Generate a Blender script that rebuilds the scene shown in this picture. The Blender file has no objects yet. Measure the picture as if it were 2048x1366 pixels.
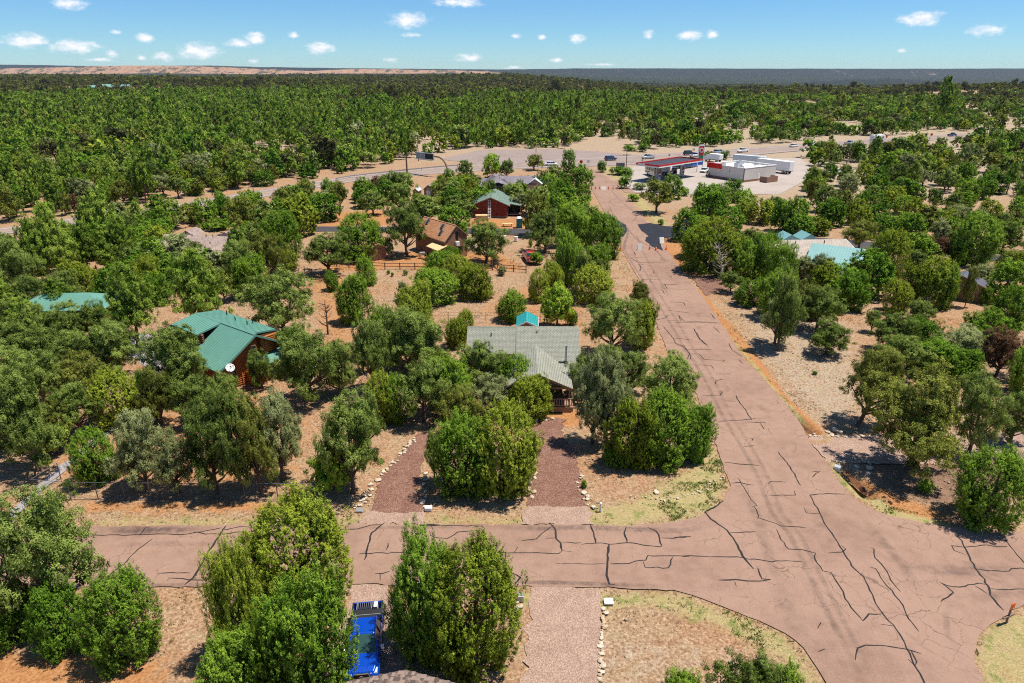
import bpy, bmesh, math, random
import numpy as np
from mathutils import Vector, Matrix
from mathutils.geometry import tessellate_polygon
random.seed(7); RNG = np.random.default_rng(11)
SC = bpy.context.scene
COL = SC.collection
# ---------------------------------------------------------------- camera, sky, sun, exposure
PITCH = math.radians(21.87); FPX = 1365.0; CAM_H = 32.0
cam_data = bpy.data.cameras.new('camera'); cam = bpy.data.objects.new('camera', cam_data); COL.objects.link(cam)
cam.location = (0, 0, CAM_H); cam.rotation_euler = (math.radians(90) - PITCH, 0, 0)
cam_data.sensor_width = 36.0; cam_data.lens = 36.0 * FPX / 2048.0; cam_data.clip_start = 0.5; cam_data.clip_end = 60000
SC.camera = cam
SUN_DIR = Vector((0.34, 0.035, 0.94)).normalized()
sun_el = math.asin(SUN_DIR.z); sun_az = math.atan2(SUN_DIR.x, SUN_DIR.y)
sd = bpy.data.lights.new('sun', 'SUN'); sd.energy = 5.0; sd.angle = math.radians(0.53); sd.color = (1.0, 0.94, 0.84)
sun = bpy.data.objects.new('sun', sd); COL.objects.link(sun)
sun.rotation_euler = SUN_DIR.to_track_quat('Z', 'Y').to_euler(); sun.location = (0, 0, 80)
SC.view_settings.view_transform = 'Standard'; SC.view_settings.look = 'None'
SC.view_settings.exposure = 0.48; SC.view_settings.gamma = 1.0; SC.view_settings.use_curve_mapping = False
try:
    SC.cycles.max_bounces = 6; SC.cycles.diffuse_bounces = 3; SC.cycles.transparent_max_bounces = 8
    SC.cycles.volume_bounces = 0; SC.cycles.transmission_bounces = 3
    SC.cycles.use_denoising = False; SC.cycles.sample_clamp_indirect = 2.5; SC.cycles.pixel_filter_type = 'BLACKMAN_HARRIS'; SC.cycles.filter_width = 1.1; SC.cycles.use_adaptive_sampling = True; SC.cycles.adaptive_threshold = 0.02
except Exception: pass

def at(px, py, z=0.0):
    u = (px - 1024) / FPX; v = -(py - 683) / FPX
    dy = math.cos(PITCH) + v * math.sin(PITCH); dz = -math.sin(PITCH) + v * math.cos(PITCH)
    t = (z - CAM_H) / dz
    return Vector((u * t, dy * t, z))
def zat(py, Y):
    v = -(py - 683) / FPX
    return CAM_H + Y * (-math.sin(PITCH) + v * math.cos(PITCH)) / (math.cos(PITCH) + v * math.sin(PITCH))
def depth(p): return p.y * math.cos(PITCH) + (CAM_H - p.z) * math.sin(PITCH)
def dirpx(px, py):
    u = (px - 1024) / FPX; v = -(py - 683) / FPX
    x, y, z = u, math.cos(PITCH) + v * math.sin(PITCH), -math.sin(PITCH) + v * math.cos(PITCH)
    return math.atan2(x, y), math.atan2(z, math.hypot(x, y))

# ---------------------------------------------------------------- node helpers
class NT:
    def __init__(s, tree): s.t = tree; s.n = tree.nodes; s.l = tree.links
    def add(s, typ, **kw):
        nd = s.n.new(typ)
        for k, v in kw.items():
            if k.startswith('i_'): 
                key = k[2:]; key = int(key) if key.isdigit() else key.replace('_', ' ')
                s.set(nd.inputs[key], v)
            else: setattr(nd, k, v)
        return nd
    def set(s, sock, v):
        if isinstance(v, bpy.types.NodeSocket): s.l.new(v, sock)
        elif isinstance(v, bpy.types.Node): s.l.new(v.outputs[0], sock)
        else:
            if isinstance(v, tuple) and len(v) == 3 and sock.type == 'RGBA': v = v + (1,)
            sock.default_value = v
    def math(s, op, a, b=None, c=None, clamp=False):
        nd = s.n.new('ShaderNodeMath'); nd.operation = op; nd.use_clamp = clamp
        s.set(nd.inputs[0], a)
        if b is not None: s.set(nd.inputs[1], b)
        if c is not None: s.set(nd.inputs[2], c)
        return nd.outputs[0]
    def vmath(s, op, a, b=None):
        nd = s.n.new('ShaderNodeVectorMath'); nd.operation = op
        s.set(nd.inputs[0], a)
        if b is not None: s.set(nd.inputs[1], b)
        return nd.outputs[1] if op in ('LENGTH', 'DOT_PRODUCT') else nd.outputs[0]
    def mix(s, f, a, b, mode='MIX'):
        nd = s.n.new('ShaderNodeMix'); nd.data_type = 'RGBA'; nd.blend_type = mode; nd.clamp_factor = True
        s.set(nd.inputs[0], f); s.set(nd.inputs[6], a); s.set(nd.inputs[7], b)
        return nd.outputs[2]
    def noise(s, vec, scale, detail=3.0, rough=0.55, dist=0.0):
        nd = s.n.new('ShaderNodeTexNoise'); s.set(nd.inputs['Vector'], vec)
        nd.inputs['Scale'].default_value = scale; nd.inputs['Detail'].default_value = detail
        nd.inputs['Roughness'].default_value = rough; nd.inputs['Distortion'].default_value = dist
        return nd.outputs['Fac']
    def ramp(s, f, stops):
        nd = s.n.new('ShaderNodeValToRGB'); s.set(nd.inputs[0], f); e = nd.color_ramp.elements
        while len(e) < len(stops): e.new(0.5)
        for el, (p, c) in zip(e, stops):
            el.position = p; el.color = (c, c, c, 1) if isinstance(c, (int, float)) else tuple(c) + (1,)
        return nd.outputs[0]
    def smooth(s, v, lo, hi):
        nd = s.n.new('ShaderNodeMapRange'); nd.interpolation_type = 'SMOOTHSTEP'
        s.set(nd.inputs[0], v); nd.inputs[1].default_value = lo; nd.inputs[2].default_value = hi
        return nd.outputs[0]
def new_mat(name):
    m = bpy.data.materials.new(name); m.use_nodes = True
    t = NT(m.node_tree); t.n.clear()
    out = t.add('ShaderNodeOutputMaterial')
    return m, t, out
def principled(t, out, col, rough=0.9, bump=None, bstr=0.3, bdist=0.02, metal=0.0, spec=0.3):
    b = t.add('ShaderNodeBsdfPrincipled'); t.set(b.inputs['Base Color'], col); t.set(b.inputs['Roughness'], rough)
    b.inputs['Metallic'].default_value = metal; b.inputs['Specular IOR Level'].default_value = spec
    if bump is not None:
        bp = t.add('ShaderNodeBump'); t.set(bp.inputs['Height'], bump); bp.inputs['Strength'].default_value = bstr; bp.inputs['Distance'].default_value = bdist
        t.l.new(bp.outputs[0], b.inputs['Normal'])
    t.l.new(b.outputs[0], out.inputs[0]); return b
def simple(name, col, rough=0.8, metal=0.0, var=0.12, scale=3.0, spec=0.3, bstr=0.15, ri=.16):
    m, t, out = new_mat(name)
    tc = t.add('ShaderNodeTexCoord').outputs['Object']
    n = t.noise(tc, scale, 4); n2 = t.noise(tc, scale * 9, 3)
    f = t.math('MULTIPLY_ADD', n, 0.6, t.math('MULTIPLY', n2, 0.4))
    oi = t.add('ShaderNodeObjectInfo').outputs['Random']
    f = t.math('ADD', f, t.math('MULTIPLY_ADD', oi, ri, -ri / 2))
    c = t.mix(t.smooth(f, 0.25, 0.75), tuple(max(0, x * (1 - var)) for x in col), tuple(min(1, x * (1 + var)) for x in col))
    principled(t, out, c, rough, n2, bstr, 0.01, metal, spec); return m

# ---------------------------------------------------------------- world
w = bpy.data.worlds.new('World'); SC.world = w; w.use_nodes = True
t = NT(w.node_tree); t.n.clear()
wo = t.add('ShaderNodeOutputWorld'); bg = t.add('ShaderNodeBackground'); t.l.new(bg.outputs[0], wo.inputs[0])
sky = t.add('ShaderNodeTexSky'); sky.sky_type = 'NISHITA'; sky.sun_disc = False
sky.sun_elevation = sun_el; sky.sun_rotation = sun_az; sky.altitude = 1500; sky.air_density = 1.0; sky.dust_density = 0.15; sky.ozone_density = 2.5
bg.inputs['Strength'].default_value = 0.060
geo = t.add('ShaderNodeTexCoord').outputs['Generated']
sep = t.add('ShaderNodeSeparateXYZ'); t.l.new(geo, sep.inputs[0])
el = t.math('ARCSINE', sep.outputs[2]); az = t.math('ARCTAN2', sep.outputs[0], sep.outputs[1])
cmb = t.add('ShaderNodeCombineXYZ'); t.l.new(az, cmb.inputs[0]); t.l.new(el, cmb.inputs[1])
tint = t.ramp(t.math('MULTIPLY', el, 1.8), [(0.0, (0.52, 0.78, 1.0)), (0.10, (0.47, 0.75, 1.0)), (0.22, (0.46, 0.76, 1.02)), (0.6, (0.60, 0.86, 1.03)), (1.0, (0.72, 0.92, 1.05))])
skyc = t.mix(1.0, sky.outputs[0], tint, 'MULTIPLY')
clouds = [(817,36,42,15,1.0),(918,2,62,9,.85),(140,3,30,11,.9),(52,77,40,11,1.0),(34,80,22,7,.7),(145,89,42,11,1.0),(289,72,17,9,1.0),(230,62,11,6,.6),
 (398,98,40,15,1.0),(480,83,32,9,.85),(508,73,22,12,.9),(328,111,26,10,.75),(282,113,12,6,.6),(222,104,14,8,.7),(587,67,14,7,.7),(641,92,28,12,1.0),
 (507,120,14,6,.6),(940,113,36,10,.75),(780,118,20,7,.55),(822,68,34,6,.45),(1034,70,14,6,.7),(1083,73,12,7,.7),(1154,75,19,9,.95),(1113,118,20,8,.5),(1026,134,24,5,.6),
 (1297,66,13,9,.8),(1380,67,26,11,.9),(1424,66,14,9,.85),(1843,34,38,12,1.0),(1976,57,36,11,.7),(1805,99,12,6,.5),(1200,128,60,4,.35),(200,118,40,5,.4)]
dmin = None
for i, (cx, cy, cw, ch, a) in enumerate(clouds):
    A, E_ = dirpx(cx, cy)
    mp = t.add('ShaderNodeMapping', vector_type='TEXTURE')
    t.l.new(cmb.outputs[0], mp.inputs['Vector']); mp.inputs['Location'].default_value = (A, E_ - ch * 0.25 / FPX, 0)
    mp.inputs['Scale'].default_value = (cw / FPX * 1.02, ch / FPX * 1.12, 1)
    d = t.math('ADD', t.vmath('LENGTH', mp.outputs[0]), (1 - a) * 0.55)
    dmin = d if dmin is None else t.math('MINIMUM', dmin, d)
nv = t.add('ShaderNodeMapping'); t.l.new(cmb.outputs[0], nv.inputs['Vector']); nv.inputs['Scale'].default_value = (1, 1.9, 1)
n1 = t.noise(nv.outputs[0], 75, 6, 0.62); n2 = t.noise(nv.outputs[0], 34, 4, 0.6)
dd = t.math('ADD', dmin, t.math('MULTIPLY_ADD', n1, 1.3, -0.62))
dd = t.math('ADD', dd, t.math('MULTIPLY_ADD', n2, 0.5, -0.25))
dens = t.math('SUBTRACT', 1.0, t.smooth(dd, 0.15, 1.05))
dens = t.math('MULTIPLY', dens, 0.93)
cc = t.mix(t.smooth(n1, 0.35, 0.6), (8.9, 8.8, 8.9), (7.2, 7.6, 8.3))
t.l.new(t.mix(1.0, t.mix(dens, skyc, cc), (1.5, 1.5, 1.5), 'MULTIPLY'), bg.inputs['Color'])
# ---------------------------------------------------------------- mesh helpers
def mesh_np(name, V, F, mats, mi=None, smooth=False, attrs=None):
    me = bpy.data.meshes.new(name); V = np.asarray(V, np.float32); F = np.asarray(F, np.int32)
    me.vertices.add(len(V)); me.vertices.foreach_set('co', V.ravel())
    k = F.shape[1]; me.loops.add(F.size); me.loops.foreach_set('vertex_index', F.ravel())
    me.polygons.add(len(F)); me.polygons.foreach_set('loop_start', np.arange(0, F.size, k, dtype=np.int32))
    me.polygons.foreach_set('loop_total', np.full(len(F), k, np.int32))
    for m in mats: me.materials.append(m)
    if mi is not None: me.polygons.foreach_set('material_index', np.asarray(mi, np.int32))
    if smooth: me.polygons.foreach_set('use_smooth', np.ones(len(F), bool))
    me.update(calc_edges=True)
    for an, av in (attrs or {}).items():
        a = me.attributes.new(an, 'FLOAT', 'POINT'); a.data.foreach_set('value', np.asarray(av, np.float32))
    return me
def link(name, me, parent=None, loc=None, rot=None, scale=None):
    o = bpy.data.objects.new(name, me); COL.objects.link(o)
    if parent is not None: o.parent = parent
    if loc is not None: o.location = loc
    if rot is not None: o.rotation_euler = rot
    if scale is not None: o.scale = scale
    return o
def tag(o, label=None, cat=None, group=None, kind=None):
    if label: o['label'] = label
    if cat: o['category'] = cat
    if group: o['group'] = group
    if kind: o['kind'] = kind
    return o
def empty(name, loc, rz=0, label=None, cat=None, group=None):
    o = bpy.data.objects.new(name, None); COL.objects.link(o); o.location = loc; o.rotation_euler = (0, 0, rz); o.empty_display_size = 0.3
    return tag(o, label, cat, group)
class MB:
    def __init__(s): s.v = []; s.f = []; s.m = []; s.mi = 0
    def quad(s, a, b, c, d): s.poly([a, b, c, d])
    def poly(s, pts):
        i = len(s.v); s.v += [tuple(p) for p in pts]; s.f.append(list(range(i, i + len(pts)))); s.m.append(s.mi)
    def hexa(s, p):  # 8 corners: bottom 4 (ccw from above), top 4
        i = len(s.v); s.v += [tuple(q) for q in p]
        for f in ((3, 2, 1, 0), (4, 5, 6, 7), (0, 1, 5, 4), (1, 2, 6, 5), (2, 3, 7, 6), (3, 0, 4, 7)):
            s.f.append([i + k for k in f]); s.m.append(s.mi)
        return s
    def box(s, x0, x1, y0, y1, z0, z1):
        return s.hexa([(x0, y0, z0), (x1, y0, z0), (x1, y1, z0), (x0, y1, z0), (x0, y0, z1), (x1, y0, z1), (x1, y1, z1), (x0, y1, z1)])
    def prism(s, pts, ext):  # extrude a polygon along a vector
        e = Vector(ext); a = [Vector(p) for p in pts]; b = [p + e for p in a]; i = len(s.v); n = len(a)
        s.v += [tuple(p) for p in a + b]
        s.f.append([i + k for k in range(n)][::-1]); s.m.append(s.mi); s.f.append([i + n + k for k in range(n)]); s.m.append(s.mi)
        for k in range(n):
            s.f.append([i + k, i + (k + 1) % n, i + n + (k + 1) % n, i + n + k]); s.m.append(s.mi)
        return s
    def tube(s, pts, rad, n=6, cap=True):
        pts = [Vector(p) for p in pts]; rad = rad if isinstance(rad, (list, tuple)) else [rad] * len(pts); i0 = len(s.v)
        for k, p in enumerate(pts):
            d = (pts[min(k + 1, len(pts) - 1)] - pts[max(k - 1, 0)])
            d = d.normalized() if d.length > 1e-6 else Vector((0, 0, 1))
            u = d.cross(Vector((0.31, 0.17, 0.93) if abs(d.z) < 0.9 else (1, 0.1, 0))).normalized(); v = d.cross(u)
            for j in range(n):
                a = 2 * math.pi * j / n; s.v.append(tuple(p + (u * math.cos(a) + v * math.sin(a)) * rad[k]))
        for k in range(len(pts) - 1):
            for j in range(n):
                a = i0 + k * n + j; b = i0 + k * n + (j + 1) % n
                s.f.append([a, b, b + n, a + n]); s.m.append(s.mi)
        if cap:
            s.f.append([i0 + j for j in range(n)][::-1]); s.m.append(s.mi)
            e = i0 + (len(pts) - 1) * n; s.f.append([e + j for j in range(n)]); s.m.append(s.mi)
        return s
    def disc(s, c, r, ax='z', h=0.02, n=16):
        c = Vector(c); d = {'x': Vector((1, 0, 0)), 'y': Vector((0, 1, 0)), 'z': Vector((0, 0, 1))}[ax]
        return s.tube([c - d * h / 2, c + d * h / 2], r, n)
    def build(s, name, mat, parent=None, label=None, bevel=0, smooth=False, **kw):
        me = bpy.data.meshes.new(name); me.from_pydata(s.v, [], s.f)
        for m in (mat if isinstance(mat, (list, tuple)) else [mat]): me.materials.append(m)
        me.polygons.foreach_set('material_index', s.m)
        bm = bmesh.new(); bm.from_mesh(me); bmesh.ops.recalc_face_normals(bm, faces=bm.faces); bm.to_mesh(me); bm.free()
        if smooth: me.polygons.foreach_set('use_smooth', [True] * len(me.polygons))
        o = link(name, me, parent)
        if bevel:
            b = o.modifiers.new('edge', 'BEVEL'); b.width = bevel; b.segments = 2; b.limit_method = 'ANGLE'; b.angle_limit = math.radians(30)
        tag(o, label, **kw); return o
def poly_dist(P, pts):  # distance of points P(N,2) to polyline
    d = np.full(len(P), 1e9)
    for a, b in zip(pts[:-1], pts[1:]):
        a = np.array(a[:2]); b = np.array(b[:2]); ab = b - a; t_ = np.clip(((P - a) @ ab) / max(1e-9, ab @ ab), 0, 1)
        d = np.minimum(d, np.hypot(*(P - a - t_[:, None] * ab).T))
    return d
def in_poly(P, poly):
    x, y = P[:, 0], P[:, 1]; ins = np.zeros(len(P), bool); n = len(poly); j = n - 1
    for i in range(n):
        xi, yi = poly[i][0], poly[i][1]; xj, yj = poly[j][0], poly[j][1]
        c = ((yi > y) != (yj > y)) & (x < (xj - xi) * (y - yi) / (yj - yi + 1e-12) + xi); ins ^= c; j = i
    return ins
def soft_poly(P, poly, s):
    pl = list(poly) + [poly[0]]
    d = poly_dist(P, [np.array(p[:2]) for p in pl]); i = in_poly(P, poly)
    return np.clip(0.5 + np.where(i, d, -d) / (2 * s), 0, 1)
def gp(lst): return [tuple(at(x, y))[:2] for x, y in lst]
def zm(scale, ox, oy, pts): return [(ox + x / scale, oy + y / scale) for x, y in pts]

# ---------------------------------------------------------------- terrain
def sstep(v, a, b):
    q = np.clip((v - a) / (b - a), 0, 1); return q * q * (3 - 2 * q)
def hgt(x, y):
    x = np.asarray(x, float); y = np.asarray(y, float)
    f = sstep(y, 420, 1300)
    h = f * (5.0 * np.sin(x / 330 + 1.2) * np.cos(y / 400 + .5) + 3.2 * np.sin((x + 0.7 * y) / 190) + 2.0 * np.sin((x * 0.8 - y) / 97.0))
    rt = sstep(x / np.maximum(y, 50), -0.02, 0.25)
    h = h - rt * 62 * sstep(y, 850, 3000) - (1 - rt) * 16 * sstep(y, 1700, 4200)
    h = h - (1 - rt) * 7 * np.exp(-((y - 1050) / 170.0) ** 2) * sstep(-x / np.maximum(y, 50), 0.25, .5)
    return h
DITCH = gp([(1352, 572), (1400, 632), (1445, 682), (1492, 738), (1520, 772), (1560, 815), (1600, 848), (1628, 872)])
DITCH2 = gp([(1690, 942), (1712, 965), (1735, 990)])
def axis(lo, hi, a, b, st, g):
    v = list(np.arange(a, b + 1e-6, st)); s = st; x = b
    while x < hi: s *= g; x += s; v.append(x)
    s = st; x = a; pre = []
    while x > lo: s *= g; x -= s; pre.append(x)
    return np.array(pre[::-1] + v)
xs = axis(-11000, 11000, -72, 84, 0.5, 1.09); xs = np.sort(np.r_[xs, (xs[:-1] + xs[1:])[(xs[:-1] > 12) & (xs[:-1] < 42)] / 2]); ys = axis(-700, 9500, 19, 135, 0.5, 1.045)
X, Y = np.meshgrid(xs, ys); P = np.c_[X.ravel(), Y.ravel()]
Z = hgt(P[:, 0], P[:, 1]) - 0.14 * (P[:, 1] >= 260)
nearm = (P[:, 1] < 260) & (P[:, 1] > 10) & (np.abs(P[:, 0]) < 220)
PN = P[nearm]
def wob(Q, s, k):
    return np.sin(Q[:, 0] / s + k) * np.cos(Q[:, 1] / s * 1.13 + k * 2) + 0.5 * np.sin((Q[:, 0] + Q[:, 1]) / s * 2.1 + k * 3)
zn = -0.06 + 0.03 * wob(PN, 2.3, 1) + 0.02 * wob(PN, 0.9, 4)
for D in (DITCH, DITCH2):
    d = poly_dist(PN, D); zn -= 0.60 * np.exp(-(d / 0.48) ** 2); zn += 0.20 * np.exp(-((d - 1.15) / 0.4) ** 2)
MAIN_E = [(1640,1520),(1665,1420),(1652,1366),(1638,1341),(1608,1296),(1570,1266),(1519,1242),(1450,1214),(1382,1189),(1348,1180),(1200,1174),(1000,1172),(700,1168),(430,1171),(190,1176),(0,1181),(-160,1186),(-160,1058),
 (0,1056),(190,1053),(500,1050),(700,1048),(900,1049),(1100,1049),(1250,1052),(1320,1047),(1365,1041),(1405,1030),(1432,1014),(1449,1000),(1457,982),(1457,960),(1447,930),(1435,900),(1418,850),(1398,800),(1374,755),(1341,715),(1315,650),(1299,600),(1276,555),
 (1258,525),(1245,500),(1238,470),(1226,450),(1216,438),(1205,418),(1196,400),(1184,380),(1179,362),(1174,350),(1160,341),(1120,338),(1120,330),(1180,333),(1206,349),(1222,359),(1238,380),(1254,398),(1274,419),(1292,442),
 (1312,460),(1334,500),(1374,555),(1411,600),(1444,650),(1494,722),(1532,760),(1567,800),(1603,850),(1618,880),(1632,900),(1657,930),(1676,960),(1697,985),(1732,1013),(1775,1030),(1830,1042),(1900,1053),(2048,1066),(2200,1078),
 (2200,1203),(2048,1209),(2018,1230),(1994,1242),(1970,1259),(1953,1283),(1948,1310),(1951,1330),(1967,1366),(1990,1430),(2030,1520)]
HWY = [(-400,502),(0,470),(150,449),(300,430),(480,402),(700,364),(850,349),(1000,339),(1130,334),(1250,330),(1400,321),(1560,305),(1700,293),(1800,284),(1900,278),(2048,269),(2300,258),(2700,246),
       (2700,240),(2300,251),(2048,261),(1990,264),(1900,269),(1800,274),(1650,285),(1560,292),(1400,303),(1250,311),(1100,318),(960,328),(850,337),(700,352),(480,387),(300,417),(150,436),(0,457),(-400,487)]
MAINP, HWYP = gp(MAIN_E), gp(HWY)
onroad = np.maximum(soft_poly(PN, MAINP, 0.6), soft_poly(PN, HWYP, 0.8))
zn = zn * (1 - onroad) + (-0.06) * onroad
Z[nearm] += zn
soil = np.zeros(len(P)); grass = soil.copy(); pale = soil.copy(); dark = soil.copy()
def paint(arr, pts, s, v=1.0):
    arr[nearm] = np.maximum(arr[nearm], v * soft_poly(PN, gp(pts), s))
paint(grass, [(190,1035),(190,1056),(700,1051),(1250,1055),(1410,1034),(1460,985),(1447,930),(1430,890),(1380,930),(1250,1000),(1060,1030),(840,1030),(500,1030)], 0.9, .8)
paint(grass, [(1310,1000),(1340,1045),(1430,1015),(1455,975),(1440,905),(1400,935)], 1.0, 1)
paint(grass, [(1470,690),(1494,722),(1603,850),(1625,868),(1600,830),(1510,728),(1450,655)], .35, .9)
paint(grass, [(1655,925),(1697,985),(1775,1033),(1900,1056),(1905,1046),(1790,1018),(1720,975),(1680,930)], .3, 1)
paint(grass, [(1000,1178),(1348,1182),(1450,1216),(1570,1268),(1652,1366),(1610,1366),(1540,1310),(1440,1260),(1300,1215),(1180,1235),(1040,1215)], .8, .85)
paint(grass, [(1948,1310),(1967,1366),(1990,1500),(2200,1500),(2200,1205),(2048,1211),(1970,1259)], .5, .8)
paint(grass, [(1225,352),(1250,385),(1310,450),(1345,452),(1290,400),(1262,360),(1290,340),(1240,333),(1190,334)], 2.0, 1)
paint(grass, [(0,450),(150,430),(300,415),(300,408),(140,418),(0,440)], 1.5, .6)
paint(soil, [(640,1004),(160,1004),(175,1022),(640,1022)], .9, .85)
paint(soil, [(1340,535),(1408,588),(1492,680),(1572,790),(1650,868),(1615,882),(1535,808),(1466,724),(1400,648),(1340,580)], .3, 1)
paint(soil, [(1675,945),(1740,965),(1900,1030),(1895,1052),(1790,1022),(1715,985)], .6, 1)
paint(soil, [(1310,470),(1400,490),(1400,560),(1370,550),(1335,505)], 1, 1)
paint(soil, [(-60,1300),(160,1290),(330,1320),(340,1400),(-60,1400)], 1.5, .8)
paint(soil, [(840,500),(1000,505),(1060,540),(860,540),(780,535),(740,545),(640,540),(650,520)], 1.5, .8)
paint(soil, [(600,540),(700,545),(720,700),(640,700)], 2, .55)
paint(soil, [(640,425),(780,420),(780,450),(640,452)], 2, 1)
paint(soil, [(930,437),(1050,437),(1060,458),(920,462)], 1.5, .9)
paint(soil, [(940,620),(1060,560),(1180,600),(1180,700),(1000,660)], 2, .5)
paint(soil, [(1060,820),(1160,820),(1160,850),(1060,860)], .6, .9)
paint(soil, [(0,860),(330,780),(640,770),(640,1000),(100,990)], 2.5, .45)
paint(soil, [(1948,1300),(1990,1500),(2200,1500),(2200,1300)], 1.5, .6)
paint(soil, [(1820,560),(2048,560),(2048,760),(1930,740),(1840,660)], 3, .35)
paint(pale, [(1480,600),(1700,640),(1760,800),(1700,870),(1620,850),(1480,690)], 3, .7)
paint(pale, [(880,1180),(1600,1290),(1640,1400),(1100,1400),(1200,1230)], 2, .5)
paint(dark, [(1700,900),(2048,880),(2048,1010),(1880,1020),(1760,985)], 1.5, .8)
pr = sstep(P[:, 1], 120, 230) * sstep(P[:, 0] / np.maximum(P[:, 1], 20), -0.02, .25)
pale = np.maximum(pale, 0.95 * pr); pale = np.maximum(pale, .7 * sstep(P[:, 1], 180, 300)); pale = pale * (1 - .35 * sstep(P[:, 1], 300, 700))
nx, ny = len(xs), len(ys)
ii = (np.arange(ny - 1)[:, None] * nx + np.arange(nx - 1)[None]).ravel()
Fq = np.c_[ii, ii + 1, ii + nx + 1, ii + nx]

def ground_mat():
    m, t, out = new_mat('dry_ground')
    pos = t.add('ShaderNodeNewGeometry').outputs['Position']
    za = t.add('ShaderNodeAttribute', attribute_name='zone'); sp = t.add('ShaderNodeSeparateColor'); t.l.new(za.outputs['Color'], sp.inputs[0])
    s_, g_, p_, d_ = sp.outputs[0], sp.outputs[1], sp.outputs[2], za.outputs['Alpha']
    nb = t.noise(pos, 0.11, 5, .6); nm = t.noise(pos, 0.9, 5, .65); nf = t.noise(pos, 5.5, 4, .7); nff = t.noise(pos, 17, 3, .7); nl = t.noise(pos, 0.35, 4, .6)
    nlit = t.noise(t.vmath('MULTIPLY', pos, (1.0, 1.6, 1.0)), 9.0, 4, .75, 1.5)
    tan = t.ramp(nf, [(.28, (.115, .062, .034)), (.44, (.27, .165, .095)), (.56, (.365, .245, .150)), (.72, (.55, .42, .29))])
    red = t.ramp(nf, [(.28, (.14, .058, .026)), (.5, (.33, .155, .070)), (.72, (.48, .29, .16))])
    base = t.mix(t.math('MULTIPLY', t.smooth(t.math('ADD', nb, t.math('MULTIPLY', nm, .5)), .64, .94), .62), tan, red)
    gr = t.ramp(nlit, [(.25, (.14, .12, .045)), (.42, (.27, .215, .090)), (.55, (.40, .32, .15)), (.72, (.52, .44, .25))])
    grn = t.ramp(nlit, [(.3, (.050, .085, .016)), (.6, (.16, .20, .04)), (.8, (.34, .30, .11))])
    pl = t.ramp(nf, [(.25, (.15, .10, .068)), (.42, (.29, .215, .148)), (.6, (.40, .315, .225)), (.78, (.54, .45, .34))])
    soilc = t.ramp(nf, [(.25, (.20, .075, .028)), (.5, (.37, .170, .065)), (.75, (.48, .28, .14))])
    def msk(v, lo=.30, hi=.85, amp=1.1):
        q = t.math('ADD', v, t.math('MULTIPLY', t.math('SUBTRACT', t.math('ADD', t.math('MULTIPLY', nm, .6), t.math('MULTIPLY', nf, .4)), .5), amp * 2))
        return t.math('MULTIPLY', t.smooth(q, lo, hi), t.math('MINIMUM', t.math('MULTIPLY', v, 6), 1.0))
    c = t.mix(msk(p_), base, pl)
    c = t.mix(t.math('MULTIPLY', t.smooth(nl, .52, .72), .6), c, t.mix(.5, pl, gr))
    c = t.mix(msk(s_, .25, .7, .8), c, soilc)
    c = t.mix(msk(g_), c, t.mix(t.math('MULTIPLY', t.smooth(nm, .50, .66), .75), gr, grn))
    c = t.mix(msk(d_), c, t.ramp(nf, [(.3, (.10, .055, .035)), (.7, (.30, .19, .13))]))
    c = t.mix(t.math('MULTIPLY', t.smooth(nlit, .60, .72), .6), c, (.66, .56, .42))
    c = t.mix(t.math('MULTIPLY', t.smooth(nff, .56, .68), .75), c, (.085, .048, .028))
    sx = t.add('ShaderNodeSeparateXYZ'); t.l.new(pos, sx.inputs[0])
    farf = t.smooth(sx.outputs[1], 1500, 2600)
    fn = t.noise(t.vmath('MULTIPLY', pos, (.03, .006, 1)), 1.0, 6, .8)
    farc = t.mix(t.smooth(fn, .56, .68), (.018, .026, .016), (.24, .185, .135))
    c = t.mix(farf, c, farc)
    h = t.math('ADD', t.math('MULTIPLY', nf, .6), t.math('MULTIPLY', nlit, .5))
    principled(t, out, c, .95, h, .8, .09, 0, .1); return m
M = {}
M['ground'] = ground_mat()
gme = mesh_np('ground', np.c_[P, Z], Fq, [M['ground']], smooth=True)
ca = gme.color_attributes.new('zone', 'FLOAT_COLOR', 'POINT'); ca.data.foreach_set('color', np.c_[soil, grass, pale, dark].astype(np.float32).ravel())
ground = link('ground', gme); tag(ground, 'dry tan and orange ground with thin grass between the trees', kind='structure')

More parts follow.
